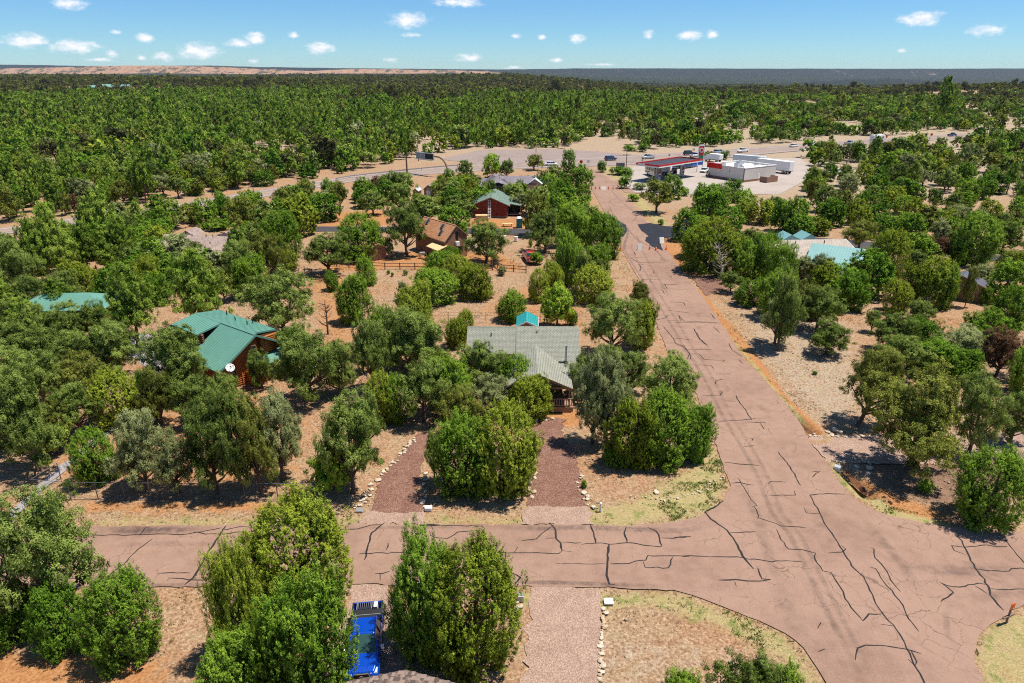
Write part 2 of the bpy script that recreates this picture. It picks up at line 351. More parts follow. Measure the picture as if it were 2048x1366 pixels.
def gravel_mat(name, cols, sc=9, rough=.95, bstr=.6, tr=0.0):
    m, t, out = new_mat(name)
    pos = t.add('ShaderNodeNewGeometry').outputs['Position']
    vo = t.add('ShaderNodeTexVoronoi'); t.l.new(pos, vo.inputs['Vector']); vo.inputs['Scale'].default_value = sc
    n = t.noise(pos, .8, 5, .6); nf = t.noise(pos, sc * 1.7, 3, .7)
    sp = t.add('ShaderNodeSeparateColor'); t.l.new(vo.outputs['Color'], sp.inputs[0])
    f = t.math('ADD', t.math('MULTIPLY', sp.outputs[0], .45), t.math('ADD', t.math('MULTIPLY', n, .30), t.math('MULTIPLY', nf, .25)))
    c = t.ramp(f, [(.25, cols[0]), (.5, cols[1]), (.75, cols[2])])
    principled(t, out, c, rough, vo.outputs['Distance'], bstr, .03, 0, .15); return m
def asphalt_mat(name, lo, hi, fleck, rough=.9, big=.5):
    m, t, out = new_mat(name)
    pos = t.add('ShaderNodeNewGeometry').outputs['Position']
    n0 = t.noise(pos, .13, 4, .55); n1 = t.noise(pos, .9, 5, .6); n2 = t.noise(pos, 14, 3, .7); n3 = t.noise(pos, 34, 2, .6)
    f = t.math('ADD', t.math('MULTIPLY', n0, big), t.math('ADD', t.math('MULTIPLY', n1, .35), t.math('MULTIPLY', n2, .75 - big)))
    c = t.mix(t.smooth(f, .36, .64), lo, hi)
    c = t.mix(t.math('MULTIPLY', t.smooth(n3, .58, .72), .6), c, fleck)
    c = t.mix(t.math('MULTIPLY', t.smooth(n3, .42, .30), .45), c, tuple(x * .45 for x in lo))
    wv = t.add('ShaderNodeVectorMath', operation='ADD'); t.l.new(pos, wv.inputs[0]); nd = t.add('ShaderNodeTexNoise'); t.l.new(pos, nd.inputs['Vector']); nd.inputs['Scale'].default_value = 1.1; nd.inputs['Detail'].default_value = 5
    sc_ = t.vmath('MULTIPLY', nd.outputs['Color'], (1.1, 1.1, 0)); t.l.new(sc_, wv.inputs[1])
    vo = t.add('ShaderNodeTexVoronoi', feature='DISTANCE_TO_EDGE'); t.l.new(wv.outputs[0], vo.inputs['Vector']); vo.inputs['Scale'].default_value = .62
    crk = t.math('MULTIPLY', t.math('SUBTRACT', 1.0, t.smooth(vo.outputs['Distance'], .004, .016)), t.smooth(n0, .48, .60))
    c = t.mix(t.math('MULTIPLY', crk, .55), c, tuple(x * .35 for x in lo))
    c = t.mix(t.math('MULTIPLY', t.smooth(t.noise(pos, .45, 4, .6, 1.0), .60, .72), .35), c, tuple(x * .62 for x in lo))
    principled(t, out, c, rough, t.math('ADD', n3, n2), .35, .015, 0, .2); return m
M['asphalt'] = asphalt_mat('weathered_asphalt', (.200, .118, .084), (.300, .188, .138), (.48, .35, .27))
M['highway'] = asphalt_mat('highway_asphalt', (.20, .15, .13), (.275, .215, .19), (.38, .32, .28))
M['concrete'] = asphalt_mat('pale_concrete', (.30, .25, .215), (.385, .33, .29), (.48, .43, .38))
M['drive_grey'] = asphalt_mat('grey_drive', (.22, .195, .20), (.31, .28, .29), (.42, .39, .39))
M['seal'] = simple('black_sealcoat', (.013, .014, .020), .7, var=.5, scale=.6, spec=.3)
M['tar'] = simple('tar', (.020, .017, .016), .85, var=.3, scale=2)
M['new_road'] = simple('new_asphalt', (.050, .046, .052), .8, var=.2, scale=.5)
M['cinder'] = gravel_mat('red_cinder', [(.085, .036, .026), (.175, .085, .060), (.34, .21, .155)], 24)
M['pink_gravel'] = gravel_mat('pink_gravel', [(.20, .125, .095), (.31, .20, .15), (.46, .34, .265)], 22)
M['white_line'] = simple('road_paint', (.72, .70, .66), .7, var=.1, scale=4)
M['yellow_line'] = simple('yellow_road_paint', (.55, .36, .07), .7, var=.12, scale=4)

def sheet(name, pts, z, mat, parent=None, label=None, jit=0.0, step=0.5, kind='structure', seed=1):
    rg = random.Random(seed); out = []
    n = len(pts)
    for i in range(n):
        a = Vector(pts[i][:2]); b = Vector(pts[(i + 1) % n][:2]); L = (b - a).length
        if a.y > 140: k = 1
        else: k = max(1, min(60, int(L / step))) if jit else 1
        nrm = Vector((-(b - a).y, (b - a).x)).normalized() if L > 1e-6 else Vector((0, 0))
        for j in range(k):
            p = a.lerp(b, j / k) + nrm * rg.gauss(0, jit) * (1 if j else 0.2); out.append((p.x, p.y, z))
    if sum(p[0] * q[1] - q[0] * p[1] for p, q in zip(out, out[1:] + out[:1])) < 0: out = out[::-1]
    tr = tessellate_polygon([[Vector(p) for p in out]]); fs = []
    for q in tr:
        a, b, c = (Vector(out[k]) for k in q); cr = (b - a).cross(c - a).z
        if abs(cr) > 1e-9: fs.append(tuple(q) if cr > 0 else tuple(q[::-1]))
    me = bpy.data.meshes.new(name); me.from_pydata(out, [], fs); me.materials.append(mat)
    o = link(name, me, parent); tag(o, label, kind=kind); return o
road = sheet('road', MAINP, 0.012, M['asphalt'], None, 'worn pinkish asphalt road meeting a cross street', 0.07, .6)
side = sheet('side_street', gp([(560,452),(780,454),(1010,457),(1150,459),(1226,452),(1262,478),(1236,487),(1150,474),(1010,469),(780,464),(560,462)]), 0.004, M['new_road'], None, 'dark new asphalt side street behind the shingle cabin')
side2 = sheet('side_street', gp([(1300,452),(1345,452),(1410,455),(1560,470),(1700,480),(1830,492),(1990,510),(2120,520),(2120,527),(1990,522),(1820,506),(1700,494),(1560,484),(1400,474),(1345,478)]), 0.004, M['new_road'], None, 'dark new asphalt side street running past the teal roof')
highway = sheet('highway', HWYP, 0.010, M['highway'], None, 'wide two way highway crossing behind the houses')
lot = sheet('filling_station_forecourt', gp([(1236,337),(1290,331),(1400,323),(1480,318),(1600,316),(1640,345),(1590,372),(1560,388),(1420,388),(1330,390),(1270,384),(1245,366)]), 0.008, M['concrete'], None, 'pale concrete forecourt around the filling station', kind='structure')
apron = sheet('road_apron', gp([(880,318),(960,300),(1100,298),(1200,303),(1260,310),(1100,319),(960,329)]), 0.006, M['highway'], None, 'turn off area beyond the highway')
apron2 = sheet('road_apron', gp([(1225,362),(1250,385),(1290,388),(1290,372),(1240,360)]), 0.005, M['asphalt'], None, 'short asphalt link from the road to the forecourt')
# driveways
sheet('driveway', gp([(738,1024),(845,1024),(838,985),(842,940),(850,905),(880,880),(860,858),(830,872),(790,920),(762,960)]), 0.006, M['cinder'], None, 'red cinder driveway curving left of the big front juniper', .12, .4)
sheet('driveway', gp([(1052,1012),(1170,1012),(1160,960),(1150,905),(1118,860),(1135,838),(1070,835),(1064,870),(1070,920),(1062,965)]), 0.006, M['cinder'], None, 'red cinder driveway leading to the railed porch', .12, .4, seed=2)
sheet('driveway_mouth', gp([(720,1049),(850,1049),(846,1020),(736,1020)]), 0.003, M['pink_gravel'], None, 'pink gravel mouth of the left cinder driveway', .15, .4, seed=3)
sheet('driveway_mouth', gp([(1040,1049),(1190,1049),(1172,1008),(1052,1008)]), 0.003, M['pink_gravel'], None, 'pink gravel mouth of the right cinder driveway', .15, .4, seed=4)
sheet('driveway', gp([(-160,1190),(-20,1056),(45,1000),(110,940),(170,890),(240,840),(300,790),(298,740),(250,700),(200,672),(210,655),(300,668),(330,712),(335,770),(290,815),(215,870),(120,950),(60,1005),(10,1060),(-60,1200)]), 0.007, M['drive_grey'], None, 'grey driveway running up to the green roofed log cabin', .08, .4, seed=5)
sheet('driveway', gp([(1612,870),(1760,872),(1900,868),(2100,860),(2100,925),(1900,930),(1700,926),(1655,926)]), 0.007, M['pink_gravel'], None, 'pink gravel driveway edged by stones east of the road', .08, .4, seed=6)
sheet('driveway', gp([(1384,556),(1440,548),(1500,530),(1560,520),(1560,545),(1480,562),(1412,592)]), 0.007, M['cinder'], None, 'reddish driveway by the white dead tree', .1, .5, seed=7)
sheet('driveway', gp([(1062,1175),(1196,1175),(1200,1240),(1198,1420),(1040,1420),(1050,1300),(1060,1230)]), 0.006, M['pink_gravel'], None, 'pink gravel driveway below the cross street', .15, .4, seed=8)
sheet('driveway', gp([(700,1171),(775,1171),(800,1250),(840,1420),(640,1420),(660,1300),(690,1230)]), 0.007, M['pink_gravel'], None, 'pink gravel driveway under the blue pickup', .1, .4, seed=9)
# sealed patches on the main road
def patch(pts, lab, sd): sheet('sealcoat_patch', gp(pts), 0.017, M['seal'], road, lab, .10, 1.0, seed=sd)
patch([(1217,427),(1226,436),(1252,450),(1254,462),(1248,473),(1236,476),(1240,486),(1224,470),(1217,445)], 'blue black fresh sealcoat left of the tyre loops', 1)
patch([(1275,449),(1300,446),(1348,456),(1400,458),(1400,474),(1345,474),(1318,478),(1326,502),(1305,494),(1290,482),(1294,470),(1283,462)], 'black fresh sealcoat fan at the side street', 2)

# tar crack seams: every traced seam is a raised bead of its own
SEAMS = []
def C(sc, ox, oy, *lst):
    for e in lst:
        wd = 1.0
        if isinstance(e, tuple): e, wd = e
        SEAMS.append((zm(sc, ox, oy, e), wd))
C(2.926, 680, 960, ([(262,250),(240,265),(185,310),(160,400),(143,468)],1.5), [(0,290),(100,288),(180,265),(250,262)], [(110,430),(250,427),(400,424)], [(270,410),(282,368)], ([(458,265),(585,265)],2.6), [(535,268),(545,295)],
 [(525,300),(530,325),(570,340),(630,343),(690,305),(790,298),(825,300),(845,285),(830,270),(585,265)], [(825,305),(825,355),(870,360),(888,420)], [(370,305),(415,335),(425,355),(480,358)], [(790,425),(980,428),(1150,425),(1280,432),(1300,415)],
 ([(1300,415),(1292,370),(1265,345),(1260,290),(1225,250)],1.8), [(1060,357),(1150,345),(1175,320),(1240,270)], [(1300,365),(1412,368)], [(1200,342),(1262,340)], [(1300,415),(1355,420)], ([(1465,262),(1485,310),(1497,370)],1.6),
 [(1412,378),(1497,370),(1575,377),(1680,368),(1870,392),(1885,388)], ([(1675,278),(1663,310),(1680,368)],1.5), ([(1800,278),(1850,300),(1870,345),(1885,388)],1.4), [(1870,340),(1950,342),(2048,330)], ([(1575,377),(1565,480),(1560,560),(1575,610),(1610,612)],2.0),
 [(1578,492),(1690,490),(1730,475),(1790,470),(1800,443),(2048,447)], [(1775,480),(1785,512),(1920,515),(1950,450)], ([(970,430),(970,500),(1005,545),(1055,570),(1025,608)],1.8), [(850,490),(910,503),(965,485)], [(790,490),(840,470),(880,468)],
 [(1020,423),(1040,393)], ([(205,548),(250,548),(290,535)],1.5), ([(235,550),(235,588)],1.5), ([(1260,488),(1400,490),(1560,492)],.5))
C(2.926, 0, 900, [(400,500),(555,498),(780,497),(920,492),(1080,495),(1180,480),(1300,455)], [(815,500),(850,455),(878,452)], [(893,520),(810,580),(740,655),(660,715),(630,750),(650,757)], ([(1322,445),(1290,490),(1240,570),(1190,650),(1130,750),(1080,790)],1.8),
 [(925,722),(1000,718),(1115,720)], [(980,765),(990,750),(1100,760),(1200,762),(1260,740),(1320,728)], [(1130,480),(1200,493),(1360,490)], [(1300,470),(1400,450),(1465,452)], [(1340,487),(1420,478),(1445,495)], [(400,752),(520,752)], [(0,720),(60,712)])
C(2.926, 1348, 900, [(295,72),(360,80),(500,92)], [(610,10),(680,100),(742,210)], [(805,125),(855,127),(820,150),(808,162)], [(550,200),(565,185),(655,190)], [(550,265),(710,265),(705,240)], ([(330,195),(380,190),(465,207)],1.3),
 [(375,165),(410,220),(450,290),(485,325),(455,335)], [(470,335),(495,385),(490,403)], [(485,395),(600,432),(620,445),(770,455)],
 ([(1000,260),(900,255),(795,265),(840,340),(880,430),(960,545),(1000,615),(1060,700),(1110,745),(1135,795),(1180,900),(1230,970),(1300,1050),(1350,1130),(1400,1250),(1440,1310),(1465,1363),(1500,1450)],1.2), [(760,338),(775,368),(850,373)],
 [(905,603),(985,598),(1005,580),(980,560)], [(600,465),(625,525),(670,580),(740,582),(830,605),(825,640),(870,708),(920,718),(950,770),(990,830),(1000,870),(1060,950),(1105,1000),(1140,960),(1215,960)], [(1210,1020),(1280,1030)],
 ([(180,360),(215,405),(310,470),(360,540),(400,620),(465,697)],1.8), [(320,485),(480,478)], [(0,620),(180,623),(400,630),(540,650),(750,652)], [(0,512),(100,508)], ([(490,690),(515,755),(565,760),(500,768),(255,762)],1.3), [(355,770),(365,800)],
 [(1145,572),(1170,580),(1175,630),(1215,670),(1245,710),(1290,790),(1325,830)], [(1145,685),(1180,695),(1225,770),(1290,850),(1340,910),(1370,985),(1432,1063)], [(1060,1230),(1075,1160),(1120,1143),(1200,1145),(1350,1165),(1445,1192)],
 [(1385,1170),(1420,1240),(1410,1265),(1370,1225)], ([(1660,495),(1700,570),(1760,690),(1840,800),(1850,850),(1930,940)],1.5), [(1690,515),(1720,520)], [(1950,565),(1800,558),(1700,570),(1625,560),(1640,590),(1705,612)], [(1760,695),(1850,708),(1960,710),(1975,695),(2100,698)],
 [(1930,522),(1990,590),(2048,660),(2110,720)], [(1555,775),(1600,795),(1700,800),(1780,780),(1840,790)], [(1850,810),(1900,818),(2100,815)], [(1565,780),(1635,835),(1560,888)], [(1760,795),(1830,840)], ([(840,1045),(860,1010)],1.6), ([(845,1180),(885,1165)],1.8), ([(180,360),(240,335),(290,300)],1.5))
C(2.926, 1348, 560, [(260,828),(400,820),(455,815),(485,808)], [(362,675),(385,720),(430,780),(455,820)], [(303,708),(360,710)], [(415,832),(540,835)], [(505,838),(528,875)], [(440,925),(462,930),(455,945)], [(413,975),(472,968)],
 [(160,675),(270,675),(285,655),(265,645)], [(175,735),(195,780)], [(240,610),(245,590),(285,580)], [(100,497),(215,500),(235,520)], [(245,550),(335,550)], [(45,410),(220,408)], [(110,430),(150,435),(175,465),(250,470),(300,470),(280,480)],
 [(115,285),(150,350),(190,380)], [(0,340),(110,352)], [(0,250),(130,248),(265,253)], [(230,275),(268,310)], [(320,370),(340,410),(400,450)], [(380,465),(405,492)], [(25,205),(40,240)], [(215,195),(240,230)], [(0,365),(60,390),(95,440),(95,465),(75,460)])
C(3.994, 1024, 380, [(1210,1090),(1250,1140),(1290,1190),(1310,1230),(1380,1260),(1420,1310),(1400,1350)], [(1160,1040),(1230,1020),(1245,1000)], [(1240,1045),(1440,1050),(1640,1060)], [(1330,1000),(1370,1045)], [(1450,1105),(1500,1190),(1560,1240)],
 [(1240,960),(1430,985)], [(1260,895),(1370,900),(1385,925)], [(1190,790),(1400,793)], [(1195,795),(1220,830)], [(1220,750),(1240,790)], [(1000,580),(1230,583)], [(960,540),(1110,535)], ([(1010,590),(1030,620),(1020,650)],1.6), ([(950,520),(990,520),(975,495)],1.4),
 [(1040,715),(1210,712)], [(1095,680),(1160,695)], [(1100,720),(1115,740)], ([(940,540),(1010,580)],1.3), [(1200,755),(1330,755)], [(1020,590),(1060,600)], [(1130,650),(1135,670)], [(1180,540),(1200,560)], [(1260,680),(1275,700)])
def ribbon(name, pts, width, z, mat, parent, jw=.25, rg=random.Random(3), taper=True, thick=0.004):
    P_ = [Vector(p) for p in pts]; Q = []
    for i in range(len(P_) - 1):
        a, b = P_[i], P_[i + 1]; L = (b - a).length; k = max(1, min(14, int(L / .35))); nr = Vector((-(b - a).y, (b - a).x)).normalized()
        for j in range(k): Q.append(a.lerp(b, j / k) + (nr * rg.gauss(0, .035) if j else Vector((0, 0))))
    Q.append(P_[-1]); v = []; n = len(Q)
    for i, p in enumerate(Q):
        d = Q[min(i + 1, n - 1)] - Q[max(i - 1, 0)]; nr = Vector((-d.y, d.x)).normalized() if d.length > 1e-6 else Vector((1, 0))
        wd = width * .5 * (1 + rg.uniform(-jw, jw)) * (.45 if taper and i in (0, n - 1) else 1)
        for s in (1, -1): v.append((p.x + nr.x * wd * s, p.y + nr.y * wd * s, z))
        for s in (.55, -.55): v.append((p.x + nr.x * wd * s, p.y + nr.y * wd * s, z + thick))
    f = []
    for i in range(n - 1):
        a = 4 * i; b = a + 4
        f += [(a, b, b + 2, a + 2), (a + 2, b + 2, b + 3, a + 3), (a + 3, b + 3, b + 1, a + 1)]
    me = bpy.data.meshes.new(name); me.from_pydata(v, [], f); me.materials.append(mat)
    bm = bmesh.new(); bm.from_mesh(me); bmesh.ops.recalc_face_normals(bm, faces=bm.faces)
    if sum(q.normal.z for q in bm.faces) < 0: bmesh.ops.reverse_faces(bm, faces=bm.faces)
    bm.to_mesh(me); bm.free()
    return link(name, me, parent)
for pts, wd in SEAMS:
    g = gp(pts); ribbon('tar_seam', g, 0.068 * wd + (0.018 if g[0][1] < 50 else 0.035 if g[0][1] < 90 else .05), 0.018, M['tar'], road)
M['ditch_shade'] = simple('shade_dark_red_soil', (.13, .050, .022), .95, 0, .4, 3, bstr=.5)  # red earth for the ditch strip, trench shade painted in as darker colour
for D_ in (DITCH, DITCH2): tag(ribbon('ditch_shade_strip', D_, .62, -.03, M['ditch_shade'], None, .3, random.Random(9), True, .02), 'narrow red earth strip with painted shade along the roadside ditch', kind='structure')
# tyre stains
def stain_mat():
    m, t, out = new_mat('tyre_stain'); pos = t.add('ShaderNodeNewGeometry').outputs['Position']
    n = t.noise(pos, 1.3, 5, .7); a = t.add('ShaderNodeAttribute', attribute_name='edge').outputs['Fac']
    p = t.add('ShaderNodeBsdfPrincipled'); p.inputs['Base Color'].default_value = (.085, .060, .055, 1); p.inputs['Roughness'].default_value = .85
    tr = t.add('ShaderNodeBsdfTransparent'); mx = t.add('ShaderNodeMixShader')
    t.set(mx.inputs[0], t.math('MULTIPLY', a, t.smooth(n, .25, .8))); t.l.new(tr.outputs[0], mx.inputs[1]); t.l.new(p.outputs[0], mx.inputs[2]); t.l.new(mx.outputs[0], out.inputs[0]); return m
M['stain'] = stain_mat()
def stain(pts, width, z, a=.6):
    P_ = [Vector(p) for p in pts]; Q = []
    for i in range(len(P_) - 1):
        k = max(2, int((P_[i + 1] - P_[i]).length / 1.0)); k = min(k, 20)
        for j in range(k): Q.append(P_[i].lerp(P_[i + 1], j / k))
    Q.append(P_[-1]); n = len(Q); v = []; e = []; f = []
    for i, p in enumerate(Q):
        d = Q[min(i + 1, n - 1)] - Q[max(i - 1, 0)]; nr = Vector((-d.y, d.x)).normalized()
        fa = min(1, i / 3, (n - 1 - i) / 3)
        for s, al in ((-1, 0), (-.4, 1), (.4, 1), (1, 0)): v.append((p.x + nr.x * width / 2 * s, p.y + nr.y * width / 2 * s, z)); e.append(al * a * fa * .62)
    for i in range(n - 1):
        for j in range(3): q = 4 * i + j; f.append((q, q + 1, q + 5, q + 4))
    me = mesh_np('tyre_stain', v, f, [M['stain']], attrs={'edge': e}); o = link('tyre_stain', me, road); return o
T1 = zm(3.994,1024,380,[(985,340),(1010,400),(1030,460),(1080,560),(1160,690),(1260,860)])
L1 = zm(3.994,1024,380,[(905,410),(897,470),(930,540),(1000,650),(1090,790),(1180,930),(1290,1110),(1380,1270)]) + zm(2.926,1348,560,[(120,480),(200,620),(280,790),(380,950),(480,1130),(570,1363)]) + zm(2.926,1348,900,[(680,500),(800,750),(950,1050),(1110,1363)])
L2 = [(x + 14 + (y - 480) * .012, y) for x, y in L1]
R1 = zm(3.994,1024,380,[(1160,500),(1240,620),(1300,720)]) 
k = 0
for pts, wd, a in ((L1, .55, .55), (L2, .5, .4), (T1, .5, .5), (zm(3.994,1024,380,[(985,380),(1060,430),(1160,490),(1240,585)]), .6, .7), (zm(3.994,1024,380,[(905,270),(925,320),(922,370),(900,420),(897,470)]), .7, .9),
    (zm(3.994,1024,380,[(770,110),(800,180),(870,270),(940,330),(1000,400),(1050,440)]), .45, .7), (zm(3.994,1024,380,[(690,75),(780,70),(840,70),(790,80),(775,100),(830,130),(960,160)]), .5, .8), (zm(3.994,1024,380,[(790,0),(850,70),(930,140),(985,180),(990,220),(950,270)]), .5, .6),
    (zm(2.926,1348,900,[(1080,370),(1190,500),(1330,660),(1450,850)]), 1.0, .6), (zm(2.926,1348,900,[(560,740),(640,860),(700,1000),(800,1180)]), 1.6, .35), (zm(2.926,1348,900,[(1640,880),(1590,960),(1600,1080),(1700,1250)]), .5, .4), (zm(2.926,1348,900,[(1300,690),(1500,700),(2100,720)]), 1.3, .7),
    (zm(2.926,1348,900,[(1680,870),(1850,860),(2100,800)]), 1.1, .55), (zm(2.926,1348,900,[(380,180),(500,420),(560,640),(640,850)]), 1.1, .4), (zm(2.926,680,960,[(870,275),(1100,282),(1500,280),(2000,300),(2200,260)]), .8, .8), (zm(2.926,680,960,[(0,285),(250,278),(800,276)]), .5, .6),
    (zm(2.926,680,960,[(950,597),(1300,602),(1700,615),(1960,630)]), .5, 1.0), (zm(2.926,0,900,[(560,462),(900,465),(1290,460)]), 1.0, .95), (zm(2.926,0,900,[(560,474),(900,478),(1200,472)]), .9, .8), (zm(2.926,0,900,[(700,795),(1000,792),(1290,785)]), .5, .7), (zm(2.926,0,900,[(560,570),(1000,545),(1400,560)]), .7, .3), ([(1700,1040),(1600,1150),(1700,1300)], .8, .15)):
    stain(gp(pts), wd, 0.0155 + k * 0.0001, a); k += 1
# highway paint
def offs(poly_lo, poly_hi, f): return [at(a[0] * (1 - f) + b[0] * f, a[1] * (1 - f) + b[1] * f).to_2d() for a, b in zip(poly_lo, poly_hi)]
lo_ = [(-400,502),(0,470),(150,449),(300,430),(480,402),(700,364),(850,349),(1000,339),(1130,334),(1250,330),(1400,321),(1560,305),(1700,293),(1800,284),(1900,278),(2048,269)]
hi_ = [(-400,487),(0,457),(150,436),(300,417),(480,387),(700,352),(850,337),(960,328),(1100,318),(1250,311),(1400,303),(1560,292),(1650,285),(1800,274),(1900,269),(2048,261)]
for f, mt in ((.14, 'white_line'), (.88, 'white_line'), (.47, 'yellow_line'), (.55, 'yellow_line')):
    q = offs(lo_, hi_, f); ribbon('road_line', q, .15, .016, M[mt], highway, .02, taper=False)

# far hills
def hill_mat(name, a, b, sx, sy, lo, hi):
    m, t, out = new_mat(name); pos = t.add('ShaderNodeNewGeometry').outputs['Position']
    n = t.noise(t.vmath('MULTIPLY', pos, (sx, sy, sx * 2.5)), 1, 7, .75); n2 = t.noise(t.vmath('MULTIPLY', pos, (sx * .13, sy * .2, sx * .5)), 1, 3, .6)
    c = t.mix(t.smooth(t.math('ADD', n, t.math('MULTIPLY_ADD', n2, .5, -.25)), lo, hi), a, b); principled(t, out, c, .95); return m
def hill(name, px, zb, y, dep, mat, label, rough=2.0):
    n = len(px); v = []; f = []; rg = random.Random(5); prof = []
    for (x0, y0), (x1, y1) in zip(px[:-1], px[1:]):
        for j in range(12): prof.append((x0 + (x1 - x0) * j / 12, y0 + (y1 - y0) * j / 12))
    prof.append(px[-1])
    for i, (x, yy) in enumerate(prof):
        wx = (x - 1024) / FPX * y / (math.cos(PITCH) + .4 * math.sin(PITCH)); wz = zat(yy, y) + rg.uniform(-rough, rough)
        jj = rg.uniform(-60, 60)
        for k, (fy, fz) in enumerate(((-dep * .5 + jj, 0), (-dep * .18 + jj, .55), (0, 1), (dep, .98), (dep * 1.6, 0))):
            v.append((wx * (1 + fy / y), y + fy, zb + (wz - zb) * fz))
    for i in range(len(prof) - 1):
        for k in range(4): a = i * 5 + k; f.append((a, a + 5, a + 6, a + 1))
    o = link(name, mesh_np(name, v, f, [mat], smooth=False)); tag(o, label, kind='structure'); return o
hm1 = hill_mat('tan_mesa', (.06, .055, .03), (.33, .19, .12), .02, .004, .40, .52)
hm2 = hill_mat('wooded_plateau', (.008, .015, .016), (.17, .13, .11), .012, .004, .62, .74)
hill('tan_mesa', [(-700,134),(-100,135),(0,137),(140,134),(250,131),(330,131.5),(440,134),(560,140),(620,143),(660,140),(720,138),(800,139),(900,141),(1000,145)], -40, 6200, 900, hm1, 'low tan grassy mesa on the far left skyline', 1.5)
hill('wooded_plateau', [(-900,130),(-200,130),(0,129),(200,132),(420,131),(520,134),(700,136.5),(1000,139),(1100,138),(1150,136.5),(1400,137),(1700,137.5),(2048,137),(2300,136),(3000,138)], -150, 8300, 1500, hm2, 'long dark wooded plateau along the skyline', 1.5)
hill('wooded_ridge', [(1480,190),(1560,170),(1680,161),(1780,158),(1850,162),(1900,166),(1990,170),(2048,163),(2200,158),(2600,165)], -95, 4400, 500, hm2, 'dark wooded ridge with pale outcrops in the right distance', 4)
# ---------------------------------------------------------------- foliage materials
def foliage_mat(name, dark_, mid, light, transl=.32):
    m, t, out = new_mat(name)
    a = t.add('ShaderNodeAttribute', attribute_name='tone').outputs['Fac']
    r = t.add('ShaderNodeObjectInfo').outputs['Random']
    f = t.math('ADD', a, t.math('MULTIPLY_ADD', r, .34, -.17))
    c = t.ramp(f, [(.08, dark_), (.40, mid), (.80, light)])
    d = t.add('ShaderNodeBsdfDiffuse'); t.l.new(c, d.inputs[0]); tr = t.add('ShaderNodeBsdfTranslucent'); t.l.new(c, tr.inputs[0])
    mx = t.add('ShaderNodeMixShader'); mx.inputs[0].default_value = transl
    t.l.new(d.outputs[0], mx.inputs[1]); t.l.new(tr.outputs[0], mx.inputs[2]); t.l.new(mx.outputs[0], out.inputs[0]); return m
F_ = {
 'jg': foliage_mat('juniper_green', (0.041, 0.090, 0.009), (0.120, 0.225, 0.021), (0.308, 0.451, 0.053)),
 'jy': foliage_mat('juniper_yellow', (0.055, 0.082, 0.008), (0.163, 0.223, 0.019), (0.387, 0.445, 0.053)),
 'jd': foliage_mat('juniper_dark', (0.028, 0.072, 0.009), (0.079, 0.173, 0.017), (0.216, 0.360, 0.038)),
 'pg': foliage_mat('pinyon_green', (0.045, 0.069, 0.014), (0.130, 0.190, 0.035), (0.326, 0.403, 0.095)),
 'pp': foliage_mat('pinyon_grey', (0.072, 0.086, 0.031), (0.192, 0.223, 0.077), (0.413, 0.446, 0.190)),
 'pd': foliage_mat('pinyon_olive', (0.048, 0.058, 0.012), (0.129, 0.152, 0.026), (0.307, 0.331, 0.066)),
 'po': foliage_mat('ponderosa', (0.037, 0.077, 0.012), (0.134, 0.232, 0.025), (0.380, 0.473, 0.076)),
 'ob': foliage_mat('broadleaf_bright', (0.070, 0.165, 0.015), (0.202, 0.375, 0.030), (0.465, 0.550, 0.069)),
 'dk': foliage_mat('distant_dark', (0.034, 0.038, 0.016), (0.081, 0.085, 0.030), (0.161, 0.162, 0.060)),
 'db': foliage_mat('dead_brown', (.060, .032, .018), (.150, .080, .040), (.270, .160, .090)),
 'gr': foliage_mat('dry_grass', (.20, .15, .07), (.36, .29, .14), (.50, .42, .24)),
 'gg': foliage_mat('green_grass', (.06, .10, .02), (.15, .21, .04), (.32, .34, .10)),
}
M['bark'] = simple('bark', (.115, .078, .058), .95, var=.35, scale=5)
M['bark_pale'] = simple('pale_dead_wood', (.42, .37, .32), .9, var=.2, scale=5)
M['bark_dark'] = simple('dark_dead_wood', (.10, .075, .06), .95, var=.3, scale=5)

def rnd_dir(n, rg):
    v = rg.normal(size=(n, 3)); return v / np.linalg.norm(v, axis=1, keepdims=True)
def norm(v): return v / np.maximum(1e-9, np.linalg.norm(v, axis=-1, keepdims=True))
def leaf_mesh(name, C_, N_, S_, T_, rg, aspect=.5, mat=None):
    n = len(C_); r = rnd_dir(n, rg); u = norm(np.cross(N_, r)); v = np.cross(N_, u)
    s = S_[:, None]; V = np.stack([C_ + u * s, C_ + v * s * aspect, C_ - u * s, C_ - v * s * aspect], 1).reshape(-1, 3)
    F = np.arange(4 * n).reshape(n, 4)
    return mesh_np(name, V, F, [mat], attrs={'tone': np.repeat(T_, 4)})
def lobes_surface(lobes, n, rg, bottom=.25):
    """points and outward normals spread over the union of ellipsoid lobes (x,y,z,rx,ry,rz)"""
    L = np.array(lobes); area = (L[:, 3] * L[:, 4] + L[:, 3] * L[:, 5] + L[:, 4] * L[:, 5]); idx = rg.choice(len(L), size=n * 3, p=area / area.sum())
    d = rnd_dir(n * 3, rg); keep = (d[:, 2] > -.25) | (rg.random(n * 3) < bottom); idx = idx[keep]; d = d[keep]
    c = L[idx, :3]; r = L[idx, 3:]; p = c + d * r * rg.uniform(.86, 1.06, (len(d), 1)); nn = norm(d / r)
    ins = np.zeros(len(p), bool)
    for k in range(len(L)):
        q = np.sum(((p - L[k, :3]) / (L[k, 3:] * .88)) ** 2, 1) < 1; ins |= q & (idx != k)
    p, nn = p[~ins][:n], nn[~ins][:n]
    return p, nn
